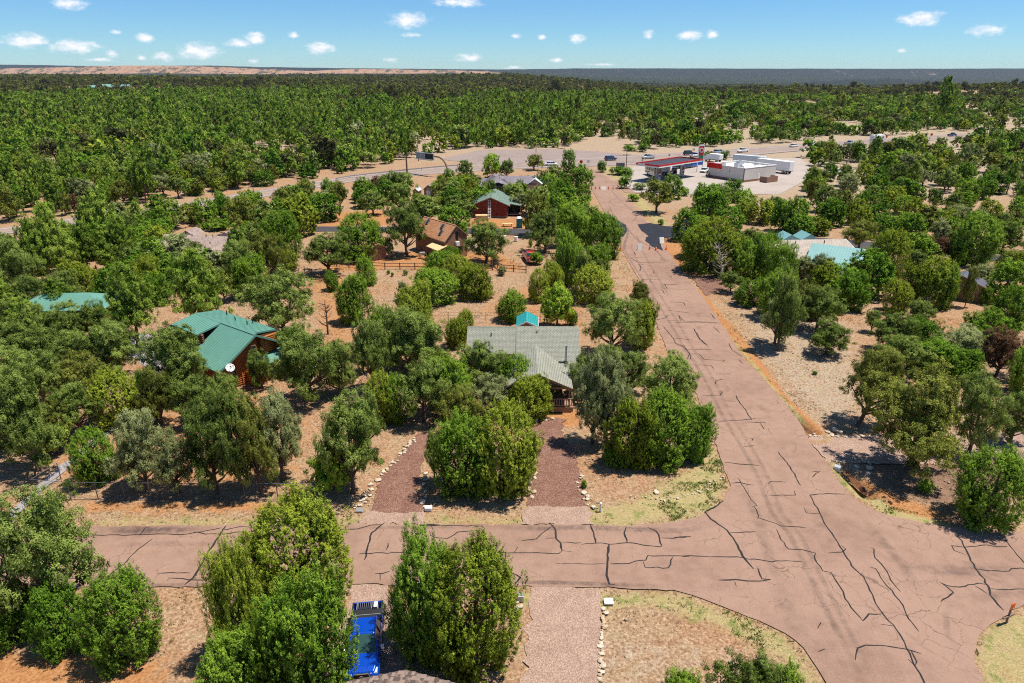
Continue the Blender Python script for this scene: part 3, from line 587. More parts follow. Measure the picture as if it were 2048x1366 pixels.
def make_crown(name, lobes, nclump, cr, ntuft, per, leaf, rg, up=.5, sig=(.035, .035, .05), aspect=.5, tipl=.3, inner=.12, bottom=.25, mat=None, spiky=0.0, flat=1.0, jit=.12):
    q0, n0 = lobes_surface(lobes, nclump, rg, bottom); nc = len(q0)
    cen = np.array([0, 0, .45]); q0 = q0 + (q0 - cen) * rg.normal(0, jit, (nc, 1)) * np.array([1, 1, .6])
    q0[:, 2] = np.maximum(q0[:, 2], .03)
    rr = cr * rg.uniform(.55, 1.35, nc); ct = rg.random(nc)
    cax = norm(n0 * (1 - up) + np.array([0, 0, 1.]) * up + rg.normal(size=(nc, 3)) * .15)
    w = rr ** 2; ci = rg.choice(nc, size=ntuft, p=w / w.sum())
    d = rnd_dir(ntuft, rg); dt = np.sum(d * n0[ci], 1); d = np.where((dt < -.2)[:, None], -d, d)
    el = 1 + spiky
    off = d * rr[ci][:, None]; al = np.sum(off * cax[ci], 1)[:, None] * cax[ci]; off = off + al * (el - 1); off[:, 2] *= flat
    p = q0[ci] + off; nn = norm(d * .75 + n0[ci] * .4)
    ax = norm(nn * (1 - up) + cax[ci] * up + rg.normal(size=(ntuft, 3)) * .15); tt = rg.random(ntuft)
    k = np.repeat(np.arange(ntuft), per); m = len(k)
    s = rg.uniform(-1, 1, m); q = rg.normal(size=(m, 3)) * np.array([sig[0], sig[1], sig[0]])[None]
    C_ = p[k] + ax[k] * (s * sig[2])[:, None] + q
    N_ = norm(nn[k] * .8 + ax[k] * .35 + rnd_dir(m, rg) * .58 + np.array([0, 0, .42]))
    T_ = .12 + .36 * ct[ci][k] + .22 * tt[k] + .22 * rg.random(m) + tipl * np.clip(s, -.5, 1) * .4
    S_ = leaf * rg.uniform(.6, 1.35, m)
    ni = int(m * inner); L = np.array(lobes); ii_ = rg.integers(0, len(L), ni); d = rnd_dir(ni, rg) * (rg.random((ni, 1)) ** .5) * .78
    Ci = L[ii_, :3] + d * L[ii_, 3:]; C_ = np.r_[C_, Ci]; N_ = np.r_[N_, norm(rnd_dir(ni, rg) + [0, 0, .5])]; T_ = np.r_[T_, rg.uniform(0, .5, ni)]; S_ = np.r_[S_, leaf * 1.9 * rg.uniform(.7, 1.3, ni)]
    C_[:, 2] = np.maximum(C_[:, 2], .005)
    return leaf_mesh(name, C_, N_, S_, np.clip(T_, 0, 1), rg, aspect, mat)
# lobe layouts in a unit tree: height 1, width 1 (radius .5), base at z=0
def juniper_lobes(rg, multi):
    L = []
    k = multi
    if k == 1: L = [(0, 0, .45, .46, .46, .55)]
    else:
        for j in range(k):
            a = 2 * math.pi * (j + rg.uniform(-.25, .25)) / k; r = rg.uniform(.16, .26); h = rg.uniform(.72, 1.0)
            w_ = rg.uniform(.24, .31); L.append((r * math.cos(a), r * math.sin(a), h * .46, w_, w_, h * .54))
        L.append((0, 0, .46, .30, .30, .53))
    for j in range(9 + 3 * k):
        a = rg.uniform(0, 6.28); z = rg.uniform(.12, .85); R_ = .46 * math.sqrt(max(.05, 1 - ((z - .42) / .60) ** 2)); rr = rg.uniform(.06, .19)
        L.append((R_ * rg.uniform(.72, .96) * math.cos(a), R_ * .84 * math.sin(a), z, rr, rr, rr * 1.25))
    return L
def pinyon_lobes(rg, k=17, low=.30, gap=.0):
    L = [(rg.uniform(-.04, .04), rg.uniform(-.04, .04), .86, .17, .17, .13), (0, 0, .62, .2, .2, .2)]
    for j in range(k):
        f = (j + .5) / k; z = low + (0.90 - low) * f ** .9; a = j * 2.399 + rg.uniform(-.5, .5)
        R_ = .40 * math.sqrt(max(.04, 1 - ((z - .50) / .47) ** 2)); R_ *= rg.uniform(.55, 1.16); rr = rg.uniform(.075, .165)
        L.append((R_ * math.cos(a), R_ * math.sin(a), z + rg.uniform(-.03, .03), rr, rr, rr * rg.uniform(.55, .8)))
    return L
def ponderosa_lobes(rg, k=34, low=.24, full=1.0):
    L = [(0, 0, .965, .045, .045, .05)]
    for j in range(k):
        f = (j + .5) / k; z = low + (.96 - low) * f; a = j * 2.399 + rg.uniform(-.4, .4)
        env = (1 - ((z - low) / (1 - low)) ** 1.35) ** .9 * min(1, .55 + (z - low) * 3.2) * full; R_ = max(.03, .44 * env) * rg.uniform(.65, 1.1); rr = .075 + .085 * env
        L.append((R_ * math.cos(a), R_ * math.sin(a), z, rr, rr, rr * .52))
        if R_ > .22: L.append((R_ * .5 * math.cos(a + .5), R_ * .5 * math.sin(a + .5), z + .02, rr * .9, rr * .9, rr * .5))
    return L
def make_trunk(name, lobes, kind, rg, mat, H=7.0, W=5.5):
    b = MB(); top = .80 if kind != 'po' else .95
    jx, jy = rg.uniform(-.04, .04, 2)
    r0 = {'ju': .042, 'pi': .036, 'po': .032}[kind]
    spine = [(0, 0, -.02), (jx * .5, jy * .5, .12), (jx, jy, .35), (jx * .6, jy * 1.2, top)]
    b.tube(spine, [r0 * 1.25, r0, r0 * .7, r0 * .18], 7, cap=False)
    L = sorted(lobes[1:], key=lambda q: q[2])
    for j, q in enumerate(L[:14] if kind != 'po' else L[::3]):
        if kind == 'po': z0 = q[2] - .03
        else: z0 = max(.10, min(.55, q[2] * .5 + rg.uniform(-.05, .03)))
        ff = z0 / top; base = (jx * ff, jy * ff, z0); e = (q[0] * .9, q[1] * .9, q[2])
        mid = (e[0] * .5 + jx * .5, e[1] * .5 + jy * .5, z0 + (e[2] - z0) * .38)
        b.tube([base, mid, e], [r0 * .50, r0 * .34, r0 * .10], 5, cap=False)
    v = np.array(b.v)
    # the unit tree is stretched by width and height, keep limbs round by pre-dividing
    me = bpy.data.meshes.new(name); me.from_pydata(b.v, [], b.f); me.materials.append(mat); me.polygons.foreach_set('use_smooth', [True] * len(me.polygons)); return me
TREES = {}   # kind -> list of (crown hi, crown mid, crown low, trunk)
def variants(kind, n):
    out = []
    for i in range(n):
        rg = np.random.default_rng(100 * n + i * 7 + {'ju': 1, 'pi': 2, 'po': 3, 'br': 4, 'bu': 5}[kind])
        if kind == 'ju':
            lb = juniper_lobes(rg, [1, 4, 3, 2, 5][i % 5])
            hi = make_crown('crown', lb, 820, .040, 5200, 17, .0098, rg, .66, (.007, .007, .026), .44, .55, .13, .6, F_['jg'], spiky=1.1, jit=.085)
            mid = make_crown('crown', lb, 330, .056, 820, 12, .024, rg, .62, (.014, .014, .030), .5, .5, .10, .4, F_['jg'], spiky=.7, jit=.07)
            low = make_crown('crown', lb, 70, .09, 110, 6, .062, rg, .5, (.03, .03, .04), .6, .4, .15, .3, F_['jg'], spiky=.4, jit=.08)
            tk = make_trunk('trunk', lb, 'ju', rg, M['bark'])
        elif kind == 'pi':
            lb = pinyon_lobes(rg, int(rg.integers(18, 28)), rg.uniform(.14, .34))
            hi = make_crown('crown', lb, 330, .056, 2700, 18, .0118, rg, .42, (.013, .013, .015), .38, .5, .05, .35, F_['pg'], spiky=.1, flat=.75, jit=.12)
            mid = make_crown('crown', lb, 200, .066, 700, 13, .0245, rg, .4, (.018, .018, .020), .45, .45, .06, .3, F_['pg'], flat=.8, jit=.12)
            low = make_crown('crown', lb, 60, .095, 110, 6, .062, rg, .4, (.035, .035, .03), .6, .4, .1, .3, F_['pg'], flat=.8, jit=.12)
            tk = make_trunk('trunk', lb, 'pi', rg, M['bark'])
        elif kind == 'po':
            lb = ponderosa_lobes(rg, int(rg.integers(26, 40)), rg.uniform(.18, .34), rg.uniform(.85, 1.1))
            hi = make_crown('crown', lb, 380, .047, 2000, 18, .0155, rg, .35, (.013, .013, .012), .30, .6, .04, .4, F_['po'], flat=.6, jit=.12)
            mid = make_crown('crown', lb, 190, .055, 600, 12, .025, rg, .3, (.018, .018, .016), .4, .6, .06, .3, F_['po'], flat=.6, jit=.12)
            low = make_crown('crown', lb, 80, .08, 120, 6, .055, rg, .3, (.03, .03, .025), .5, .5, .08, .3, F_['po'], flat=.6, jit=.12)
            tk = make_trunk('trunk', lb, 'po', rg, M['bark'])
        elif kind == 'br':
            lb = [(0, 0, .6, .38, .38, .36)] + [(.34 * math.cos(a), .34 * math.sin(a), rg.uniform(.3, .75), .17, .17, .17) for a in rg.uniform(0, 6.28, 12)]
            hi = make_crown('crown', lb, 200, .06, 1300, 16, .017, rg, .3, (.018, .018, .018), .7, .4, .12, .5, F_['ob'])
            mid = make_crown('crown', lb, 120, .075, 420, 11, .030, rg, .3, (.025, .025, .025), .7, .4, .12, .5, F_['ob'])
            low = mid; tk = make_trunk('trunk', lb, 'pi', rg, M['bark'])
        else:
            lb = [(rg.uniform(-.22, .22), rg.uniform(-.22, .22), rg.uniform(.3, .6), .26, .26, .36) for _ in range(6)]
            hi = make_crown('crown', lb, 60, .11, 260, 12, .045, rg, .6, (.03, .03, .05), .4, .4, .1, .5, F_['jd'], spiky=.6)
            mid = low = hi; tk = None
        out.append((hi, mid, low, tk))
    TREES[kind] = out
for k_, n_ in (('ju', 6), ('pi', 7), ('po', 5), ('br', 2), ('bu', 3)): variants(k_, n_)
NAMES = {'ju': 'juniper_tree', 'pi': 'pinyon_tree', 'po': 'ponderosa_tree', 'br': 'broadleaf_tree', 'bu': 'shrub'}
DESC = {'jg': 'bright green juniper', 'jy': 'yellow green juniper', 'jd': 'dark green juniper', 'pg': 'green pinyon pine', 'pp': 'grey green pinyon pine', 'pd': 'olive pinyon pine', 'po': 'tall yellow green ponderosa pine', 'ob': 'fresh green broadleaf tree', 'db': 'dead brown pinyon pine'}
PLACED = []   # (x, y, w, kind, look, H, obj)
def tree_obj(x, y, W, H, kind, look, lod, tilt=0.0, z=0.0, name=None):
    i = random.randrange(len(TREES[kind])) if not (kind == 'ju' and W > 5.2 and lod == 0) else random.choice((0, 3, 5)); hi, mid, low, tk = TREES[kind][i]; cm = (hi, mid, low)[lod]; rz = random.uniform(0, 6.283)
    root = bpy.data.objects.new(name or NAMES[kind], None if lod < 2 else cm); COL.objects.link(root)
    root.location = (x, y, z); root.rotation_euler = (0, tilt, 0) if tilt else (random.gauss(0, .02), random.gauss(0, .02), rz)
    if lod < 2:
        c = link('crown', cm, root, scale=(W, W, H), rot=(0, 0, rz if tilt else 0))
        if tk: link('trunk', tk, root, scale=(W, W, H), rot=(0, 0, rz if tilt else 0))
    else:
        root.scale = (W, W, H); c = root
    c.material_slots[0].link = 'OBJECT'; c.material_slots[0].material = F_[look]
    PLACED.append([x, y, W, kind, look, H, root]); return root
def T(bx, by, top, wpx, look, tilt=0.0, cat='tree'):
    kind = {'j': 'ju', 'p': 'pi', 'o': 'br', 'd': 'pi'}[look[0]]
    if look == 'po': kind = 'po'
    g = at(bx, by); W = wpx / FPX * depth(Vector((g.x, g.y, 3)))
    if kind == 'ju': g = at(bx, by) + Vector((0, .30 * W, 0)); W *= .90
    else: W *= .94
    H = max(1.2, zat(top, g.y)); g.x = (bx - 1024) / FPX * depth(Vector((0, g.y, H * .4)))
    if H > 14: H = 14
    H *= .97
    return tree_obj(g.x, g.y, W, H, kind, look, 0 if depth(g) < 135 else 1, tilt)
TL = [
 # foreground, below the cross street
 (82,1238,990,205,'pg'),(20,1300,1185,120,'jg'),(122,1315,1172,110,'jd'),(245,1345,1158,158,'jg'),(600,1262,1003,222,'jy'),(612,1440,1165,198,'jg'),(478,1340,1090,120,'jy'),(460,1450,1278,150,'jg'),
 (846,1330,1078,150,'jg'),(945,1368,1098,215,'jy'),(1500,1470,1322,150,'pg'),(1560,1480,1340,110,'jg'),(1366,1460,1352,90,'jg'),(-60,1120,1010,90,'pg'),
 # strip behind the chain link fence
 (55,940,745,140,'pg'),(-5,905,730,110,'pg'),(100,893,800,80,'pd'),(103,905,848,66,'ob'),(150,868,770,100,'pg'),(235,860,748,118,'jy'),(186,975,862,92,'jg'),(281,978,818,108,'pp'),(262,968,880,50,'pg'),(348,985,862,92,'pp'),(421,986,802,104,'pg'),
 (470,982,775,95,'pg'),(512,985,792,84,'pd'),(556,960,782,95,'pp'),(350,795,650,124,'pg'),(395,850,755,95,'pg'),(360,800,735,60,'pg'),(440,835,748,72,'pg'),(318,850,740,80,'pd'),(467,805,748,30,'pg'),(520,775,700,56,'pg'),
 (295,842,742,34,'jd'),(262,700,528,108,'po'),(395,655,497,118,'po'),(112,645,557,82,'po'),(30,730,640,110,'pg'),(95,760,655,112,'pg'),(160,765,660,110,'pg'),(215,755,650,110,'pg'),(60,700,600,90,'po'),(12,810,690,120,'pg'),(85,815,705,105,'pg'),(160,805,705,90,'pd'),
 (232,720,640,90,'pg'),(130,700,620,80,'pg'),(5,660,560,80,'po'),
 # left middle
 (110,565,408,92,'po'),(62,575,430,84,'po'),(166,545,442,76,'po'),(215,545,452,80,'po'),(243,540,428,72,'po'),(30,600,470,85,'pg'),(-5,640,540,75,'po'),(162,605,525,78,'jy'),(290,605,512,74,'jy'),(314,612,548,60,'jd'),(130,625,540,70,'pg'),(60,640,548,66,'pg'),
 (322,470,385,80,'po'),(345,455,400,60,'pg'),(258,500,425,60,'pg'),(352,525,470,52,'jg'),(430,462,440,62,'jg'),
 (480,575,480,78,'pg'),(500,600,512,72,'jg'),(537,560,462,78,'pd'),(564,525,424,86,'jg'),(566,548,498,56,'jy'),(535,470,400,74,'pg'),(598,475,392,78,'jy'),(648,445,390,72,'jd'),(480,450,400,66,'jg'),
 (718,525,431,98,'jg'),(655,548,467,94,'pg'),(812,512,402,76,'pg'),(972,525,440,84,'pg'),(852,452,393,92,'pg'),(918,452,390,74,'pg'),(906,478,412,66,'jd'),(775,515,472,24,'pg'),
 (663,583,543,34,'jg'),(733,572,516,42,'jg'),(706,650,552,72,'jg'),(908,528,494,38,'jg'),(880,560,503,62,'jg'),(868,612,540,96,'jg'),(915,585,512,60,'jy'),(950,602,530,72,'jy'),(805,600,563,26,'pp'),
 (1023,645,585,62,'jg'),(1115,652,566,62,'ob'),(1145,652,618,24,'jg'),(932,690,621,40,'jy'),(914,698,638,50,'jy'),(828,690,574,88,'jy'),(820,750,620,130,'pg'),(790,720,616,80,'pg'),(762,715,614,66,'jg'),(850,735,640,80,'pg'),
 (562,672,540,132,'pg'),(615,800,655,130,'pg'),(675,790,680,80,'pg'),(590,755,660,70,'jg'),(742,780,640,72,'pg'),(725,745,680,50,'pg'),
 # around the shingle roofed house
 (762,852,748,72,'jy'),(790,850,752,66,'jg'),(845,842,725,108,'pg'),(905,835,718,100,'jg'),(960,772,684,86,'pg'),(1000,765,700,64,'pg'),(1034,770,712,56,'jg'),(985,828,752,84,'pp'),(1058,848,752,90,'jy'),(920,875,775,84,'pd'),(868,962,865,40,'pg'),(880,760,706,60,'jg'),
 (930,1000,832,132,'jg'),(1010,1005,818,148,'jy'),(700,985,790,128,'pg'),(732,905,800,70,'pg'),(663,978,889,84,'ob'),(1188,885,702,88,'pp'),(1216,888,708,86,'pp'),(1165,800,712,60,'pg'),
 (1228,714,588,112,'pg'),(1284,700,602,70,'jy'),(1278,632,562,50,'pd'),(1215,775,690,80,'pg'),(1262,790,704,86,'pg'),(1337,832,706,116,'pg'),(1240,845,760,60,'pp'),(1268,945,800,106,'jy'),(1330,938,788,124,'jg'),(1388,925,812,84,'jd'),(1230,935,888,56,'jd'),
 # dense row west of the road
 (1090,505,420,78,'pg'),(1150,500,412,80,'jg'),(1205,520,428,76,'jg'),(1136,575,464,66,'jg'),(1195,552,490,56,'jg'),(1148,556,488,60,'pd'),(1185,610,535,88,'jy'),(1078,606,540,46,'jy'),(1110,600,525,48,'jy'),(1165,585,505,60,'pg'),(1078,472,388,58,'pd'),
 (1112,452,388,60,'jg'),(1078,430,372,62,'pg'),(1122,425,362,60,'jd'),(1152,455,395,70,'jg'),(1180,468,412,62,'pg'),(1160,385,332,54,'jg'),(1166,402,370,34,'jg'),(1080,388,343,34,'jd'),(1137,345,300,30,'jd'),(1108,366,330,34,'jg'),(1130,385,345,36,'jd'),(1100,405,350,44,'jg'),
 (1014,358,320,32,'pg'),(984,357,308,34,'ob'),(1068,340,308,38,'pd'),(1042,400,362,30,'jg'),(1020,404,370,30,'jg'),(1052,385,352,24,'jg'),(1205,345,322,20,'jd'),
 (945,378,352,50,'jd'),(908,400,355,52,'jg'),(880,395,362,40,'jg'),(800,425,366,52,'pg'),(840,430,388,50,'jg'),(775,410,360,50,'jd'),(745,430,380,54,'pg'),
 # east of the road
 (1315,426,360,64,'pd'),(1345,400,350,44,'jg'),(1372,484,418,54,'jd'),(1422,448,372,78,'jd'),(1490,430,382,52,'jg'),(1425,552,441,122,'jy'),(1395,520,455,70,'jg'),(1463,585,543,50,'pg'),(1500,615,560,60,'jg'),(1490,560,480,64,'jg'),(1528,560,470,60,'jg'),(1560,585,486,66,'jg'),
 (1565,700,545,70,'pg'),(1550,640,540,80,'jg'),(1602,650,560,70,'pd'),(1540,535,465,50,'jd'),(1646,566,508,58,'pp'),(1606,560,512,40,'pp'),(1705,543,516,28,'pg'),(1640,662,572,88,'pg'),(1697,625,543,76,'jd'),(1792,628,562,58,'jy'),(1657,708,640,86,'pg'),(1555,687,595,70,'pp'),(1620,640,590,60,'jd'),
 (1775,565,462,82,'jy'),(1740,560,500,60,'jg'),(1665,456,402,56,'jd'),(1590,470,396,56,'jg'),(1568,465,404,54,'jd'),(1632,472,434,58,'jy'),(1600,480,430,60,'jd'),(1720,500,440,62,'pd'),(1760,480,430,50,'jd'),(1800,470,425,56,'jg'),(1845,522,466,48,'pd'),(1882,520,474,42,'db'),(1920,528,472,50,'jd'),(1948,535,430,92,'jg'),
 (2000,492,425,42,'pg'),(2024,560,500,64,'jy'),(1868,618,518,82,'jy'),(1830,610,530,70,'jy'),(1882,620,530,54,'jg'),(1962,580,528,60,'pp'),(1938,614,530,24,'pd'),(1972,610,574,26,'jg'),(2022,655,575,66,'jg'),(1745,664,620,34,'pg'),(1790,705,625,88,'pg'),(1842,712,638,84,'jd'),(1802,745,672,100,'pg'),(1868,755,682,98,'jd'),
 (1036,812,714,78,'jg'),(1005,790,705,60,'pg'),(38,680,596,72,'po'),(188,690,604,64,'pg'),(75,700,608,60,'pg'),
 (60,668,606,84,'pg'),(140,655,600,70,'pg'),(20,680,600,60,'pg'),
 (1840,660,600,60,'pg'),(1978,705,624,112,'jg'),(1922,735,652,104,'pp'),(2003,752,656,84,'db'),(1965,690,640,40,'db'),(1920,770,700,80,'jd'),(1838,938,742,196,'pd'),(1955,905,748,98,'pg'),(2032,885,785,80,'pg'),(1985,1068,905,142,'jg'),(2060,800,690,80,'jg'),(1725,470,415,46,'jy'),
]
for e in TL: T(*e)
T(1728,850,696,116,'pd', tilt=math.radians(13))
# shrubs and saplings seen one by one
def B(bx, by, top, wpx, look='jd', label=None):
    g = at(bx, by); W = wpx / FPX * depth(g); g.y += W * .3; H = max(.35, zat(top, g.y))
    o = tree_obj(g.x, g.y, W, H, 'bu', look, 2); PLACED.pop(); tag(o, label, 'shrub'); return o
B(1857,988,962,30,'ob','small bright green shrub in the shade east of the pink gravel driveway')
B(1630,749,742,10,'jd','tiny dark shrub alone on the pale lot east of the road')
B(1168,976,960,12,'jg','little green plant beside the stones of the right cinder driveway')
B(776,548,540,7,'jd','leftmost of three tiny shrubs by the rail fence'); B(784,553,545,7,'jd','middle of three tiny shrubs by the rail fence'); B(811,550,540,9,'jd','rightmost and largest of three tiny shrubs by the rail fence')
B(1004,552,532,18,'pp','thin grey shrub beside the angled rail fence'); B(1061,494,478,9,'jd','young green sapling near the side street fence'); B(1322,449,438,12,'jd','low green bush on the yellow verge beside the sealed patch'); B(1072,530,505,26,'jg','leafy green shrub in front of the red pickup')
B(1238,350,333,34,'jd','dark green bush below the stone sign'); B(1256,352,336,30,'jd','spreading green bush right of the utility pole'); B(1249,378,352,24,'jg','round green bush at the foot of the utility pole'); B(1278,380,366,30,'pp','dry grey bush at the forecourt corner')
B(1285,304,288,20,'jd','dark round bush alone beyond the highway'); B(1260,302,289,24,'jg','light green bush beyond the highway, left of the dark round one'); B(1415,318,302,15,'jd','dark cone shaped bush beside the blue vehicles'); B(1448,320,302,20,'jg','green bush between the highway and the store')
B(1268,403,388,22,'jg','olive bush on the slope east of the road bend'); B(1332,404,385,26,'jg','light olive bush left of the pale stony slope'); B(1372,392,376,22,'jg','small bush below the dark parked car')

# ---------------------------------------------------------------- the rest of the woodland, scattered tree by tree
EXCL = [gp(l) for l in (
 [(1640,1520),(1700,1366),(1310,700),(1190,480),(1165,400),(1150,342),(1215,330),(1250,350),(1330,450),(1420,560),(1560,760),(1700,960),(2200,1060),(2200,1520)],
 [(-700,560),(0,512),(150,484),(300,452),(480,420),(700,392),(850,376),(900,366),(1000,352),(1130,342),(1250,338),(1400,328),(1560,318),(1700,309),(1800,301),(1900,293),(2048,284),(2700,256),(2700,238),(2300,248),(2048,258),(1990,259),(1900,264),(1800,269),(1650,279),(1560,287),(1400,293),(1290,298),(1200,300),(1080,296),(960,296),(880,308),(700,345),(480,382),(300,410),(150,430),(0,450),(-700,480)],
 [(1225,330),(1480,316),(1610,314),(1660,350),(1600,380),(1520,398),(1300,400),(1240,392)],
 [(540,530),(640,415),(960,430),(1090,430),(1100,480),(1240,430),(1330,500),(1330,700),(1160,760),(940,760),(700,860),(560,860)],
 [(280,470),(350,450),(480,450),(500,500),(450,565),(380,530)],
 [(340,620),(560,600),(600,700),(560,830),(420,820),(300,740)],[(0,590),(80,580),(210,600),(220,650),(0,660)],
 [(560,700),(1400,690),(1470,1040),(-200,1060),(-200,990),(100,960),(300,850),(420,820)],[(200,640),(330,640),(340,790),(60,1040),(-80,1040),(180,860),(260,770)],
 [(1500,462),(1690,462),(1760,490),(1745,560),(1600,590),(1520,540)],[(1720,820),(1490,720),(1400,590),(1340,460),(1320,440),(1345,455),(1420,470),(1560,600),(1720,640),(1740,800),(2100,840),(2100,1100),(1600,1000)],
 [(1700,640),(1760,580),(1900,610),(1990,600),(2010,650),(1900,640),(1800,660)],[(1260,395),(1350,400),(1380,440),(1345,460),(1300,450)],[(1480,395),(1560,385),(1545,420),(1510,440),(1480,430)],[(930,440),(1060,440),(1060,480),(940,480)],
 [(560,1050),(2100,1050),(2200,1600),(-300,1600),(-300,1050)],
 [(935,350),(1065,350),(1120,340),(1125,385),(1070,410),(945,410)],[(815,376),(880,376),(882,420),(815,420)],[(-800,1050),(2900,1050),(3400,1600),(-1300,1600)])]
EXCL_BOX = [(min(p[0] for p in e), max(p[0] for p in e), min(p[1] for p in e), max(p[1] for p in e)) for e in EXCL]
def excluded(Q):
    r = np.zeros(len(Q), bool)
    for e in EXCL: r |= in_poly(Q, e)
    return r
def wedge(Q, m=10): return (np.abs(Q[:, 0]) < Q[:, 1] * .805 + m) & (Q[:, 1] > 30)
def vnoise(Q, s, seed):
    rg = np.random.default_rng(seed); r = np.zeros(len(Q))
    for k in range(7):
        a = rg.uniform(0, 6.28); f = 6.283 / s * rg.uniform(.6, 1.7); r += np.sin((Q[:, 0] * math.cos(a) + Q[:, 1] * math.sin(a)) * f + rg.uniform(0, 6.28))
    return r / 3.2
def cells(y0, y1, s):
    xs_ = np.arange(-y1 * .83, y1 * .83, s); ys_ = np.arange(y0, y1, s); a, b = np.meshgrid(xs_, ys_); Q = np.c_[a.ravel(), b.ravel()] + RNG.uniform(-.42, .42, (a.size, 2)) * s
    return Q[wedge(Q)]
PT = np.array([[p[0], p[1], p[2]] for p in PLACED])
HOUSEV = []
def classify(Q):
    u = Q[:, 0] / Q[:, 1]; n1 = vnoise(Q, 55, 3); n2 = vnoise(Q, 160, 5); r = RNG.random(len(Q))
    left = 1 - sstep(u, -.05, .32)
    far = sstep(Q[:, 1], 230, 420)
    dens = np.where(Q[:, 1] < 232, np.where(u < .03, .92, .46 + .42 * n1), .40 + .55 * left + .42 * n1 + .3 * n2 + .30 * sstep(Q[:, 1], 430, 620))
    dens = np.where((u > .1) & (Q[:, 1] > 255) & (Q[:, 1] < 420), .50 + .48 * n1 + .1 * n2, dens); dens = dens - .22 * sstep(u, .25, .6) * (Q[:, 1] > 420) * (Q[:, 1] < 900)
    keep = r < dens
    pond = (.16 + .62 * left * far + .25 * sstep(Q[:, 1], 330, 600) * (u < .25)); pond = pond + .15 * n2
    pond = np.where((Q[:, 1] < 230) & (u > -.3), .0, pond); pond = np.where((u > .12) & (Q[:, 1] < 420), .04, pond); r2 = RNG.random(len(Q))
    kind = np.where(r2 < pond, 2, np.where(RNG.random(len(Q)) < .48, 0, 1))
    return keep, kind
Q = cells(95, 470, 5.3); Q = Q[~excluded(Q)]; keep, kind = classify(Q); Q = Q[keep]; kind = kind[keep]
W_ = np.where(kind == 2, RNG.uniform(4.0, 6.2, len(Q)), RNG.uniform(3.2, 6.4, len(Q)))
dmin_ = np.array([np.min(np.hypot(PT[:, 0] - q[0], PT[:, 1] - q[1]) - .40 * (PT[:, 2] + w_)) for q, w_ in zip(Q, W_)])
ok = dmin_ > 0; Q, kind, W_ = Q[ok], kind[ok], W_[ok]
H_ = np.where(kind == 2, RNG.uniform(6.5, 11, len(Q)), np.where(kind == 1, RNG.uniform(4, 7.2, len(Q)), RNG.uniform(3.2, 6.2, len(Q)))) * (.55 + .45 * W_ / 5)
H_ = np.where((kind == 2), np.maximum(H_, W_ * 1.5), H_)
order = np.argsort(Q[:, 1]); cnt = {'ju': 0, 'pi': 0, 'po': 0}
for p in PLACED:
    if p[3] in cnt: cnt[p[3]] += 1
REST = []
LOOKS = {'ju': ['jg', 'jy', 'jd', 'jg', 'jd'], 'pi': ['pg', 'pp', 'pd', 'pg', 'pd'], 'po': ['po', 'po', 'po']}
for i in order:
    k = ('ju', 'pi', 'po')[kind[i]]; look = random.choice(LOOKS[k])
    if k == 'pi' and random.random() < .025: look = 'db'
    if cnt[k] < 298:
        cnt[k] += 1; y = float(Q[i, 1]); tree_obj(float(Q[i, 0]), y, float(W_[i]), float(H_[i]), k, look, 1 if y < 215 else 2, z=float(hgt(Q[i, 0], y)) - .05)
    else: REST.append((Q[i, 0], Q[i, 1], W_[i], H_[i], kind[i]))
NEAR_END = len(PLACED)
# beyond the individually built trees: one woodland, instanced
FAR = [np.array(REST)] if REST else []
for y0, y1, s, g in ((470, 800, 6.0, 1.0), (800, 1400, 8.5, 1.05), (1400, 2600, 13.0, 1.15), (2600, 4200, 24, 1.5)):
    Q = cells(y0, y1, s); Q = Q[~excluded(Q)]; keep, kind = classify(Q)
    n3 = vnoise(Q, 210, 9); u = Q[:, 0] / Q[:, 1]
    bare = (n3 > .90 - .45 * sstep(u, .05, .45)) & (Q[:, 1] > 420)
    bare |= (np.abs(Q[:, 1] - 1085) < 55) & (u < -.42) & (n3 > -.5)
    keep &= ~bare; keep &= ~((n3 + RNG.normal(0, .5, len(Q))) > 1.15); Q = Q[keep]; kind = kind[keep]
    n = len(Q); kind = np.where((Q[:, 1] > 900) & (RNG.random(n) < .6) & (kind == 2), 1, kind)
    Wf = RNG.uniform(4.2, 7.5, n) * g; Hf = np.where(kind == 2, RNG.uniform(6.5, 10.5, n), RNG.uniform(4, 6.5, n)) * (.9 + .1 * g)
    FAR.append(np.c_[Q, Wf, Hf, kind])
FAR = np.concatenate(FAR); sv = np.exp(RNG.normal(0, .16, len(FAR))) * (1 + .18 * vnoise(FAR[:, :2], 90, 44)).clip(.6, 1.5); FAR[:, 2] *= sv; FAR[:, 3] *= sv
protos = bpy.data.collections.new('tree_stock')
def lowtree(k, i, mat):
    cm = TREES[k][i][2].copy(); cm.materials[0] = mat; o = bpy.data.objects.new('woodland_tree', cm); protos.objects.link(o); return o
PK = {0: [lowtree('ju', i, F_[m_]) for i, m_ in enumerate(('jg', 'jd', 'jy', 'jd', 'pd', 'jg'))], 1: [lowtree('pi', i, F_[m_]) for i, m_ in enumerate(('pg', 'pd', 'pg', 'pd', 'pp', 'jd', 'dk'))], 2: [lowtree('po', i, F_[m_]) for i, m_ in enumerate(('po', 'po', 'pg', 'po', 'jg'))] + [lowtree('po', 1, F_['pd']), lowtree('po', 0, F_['po'])]}
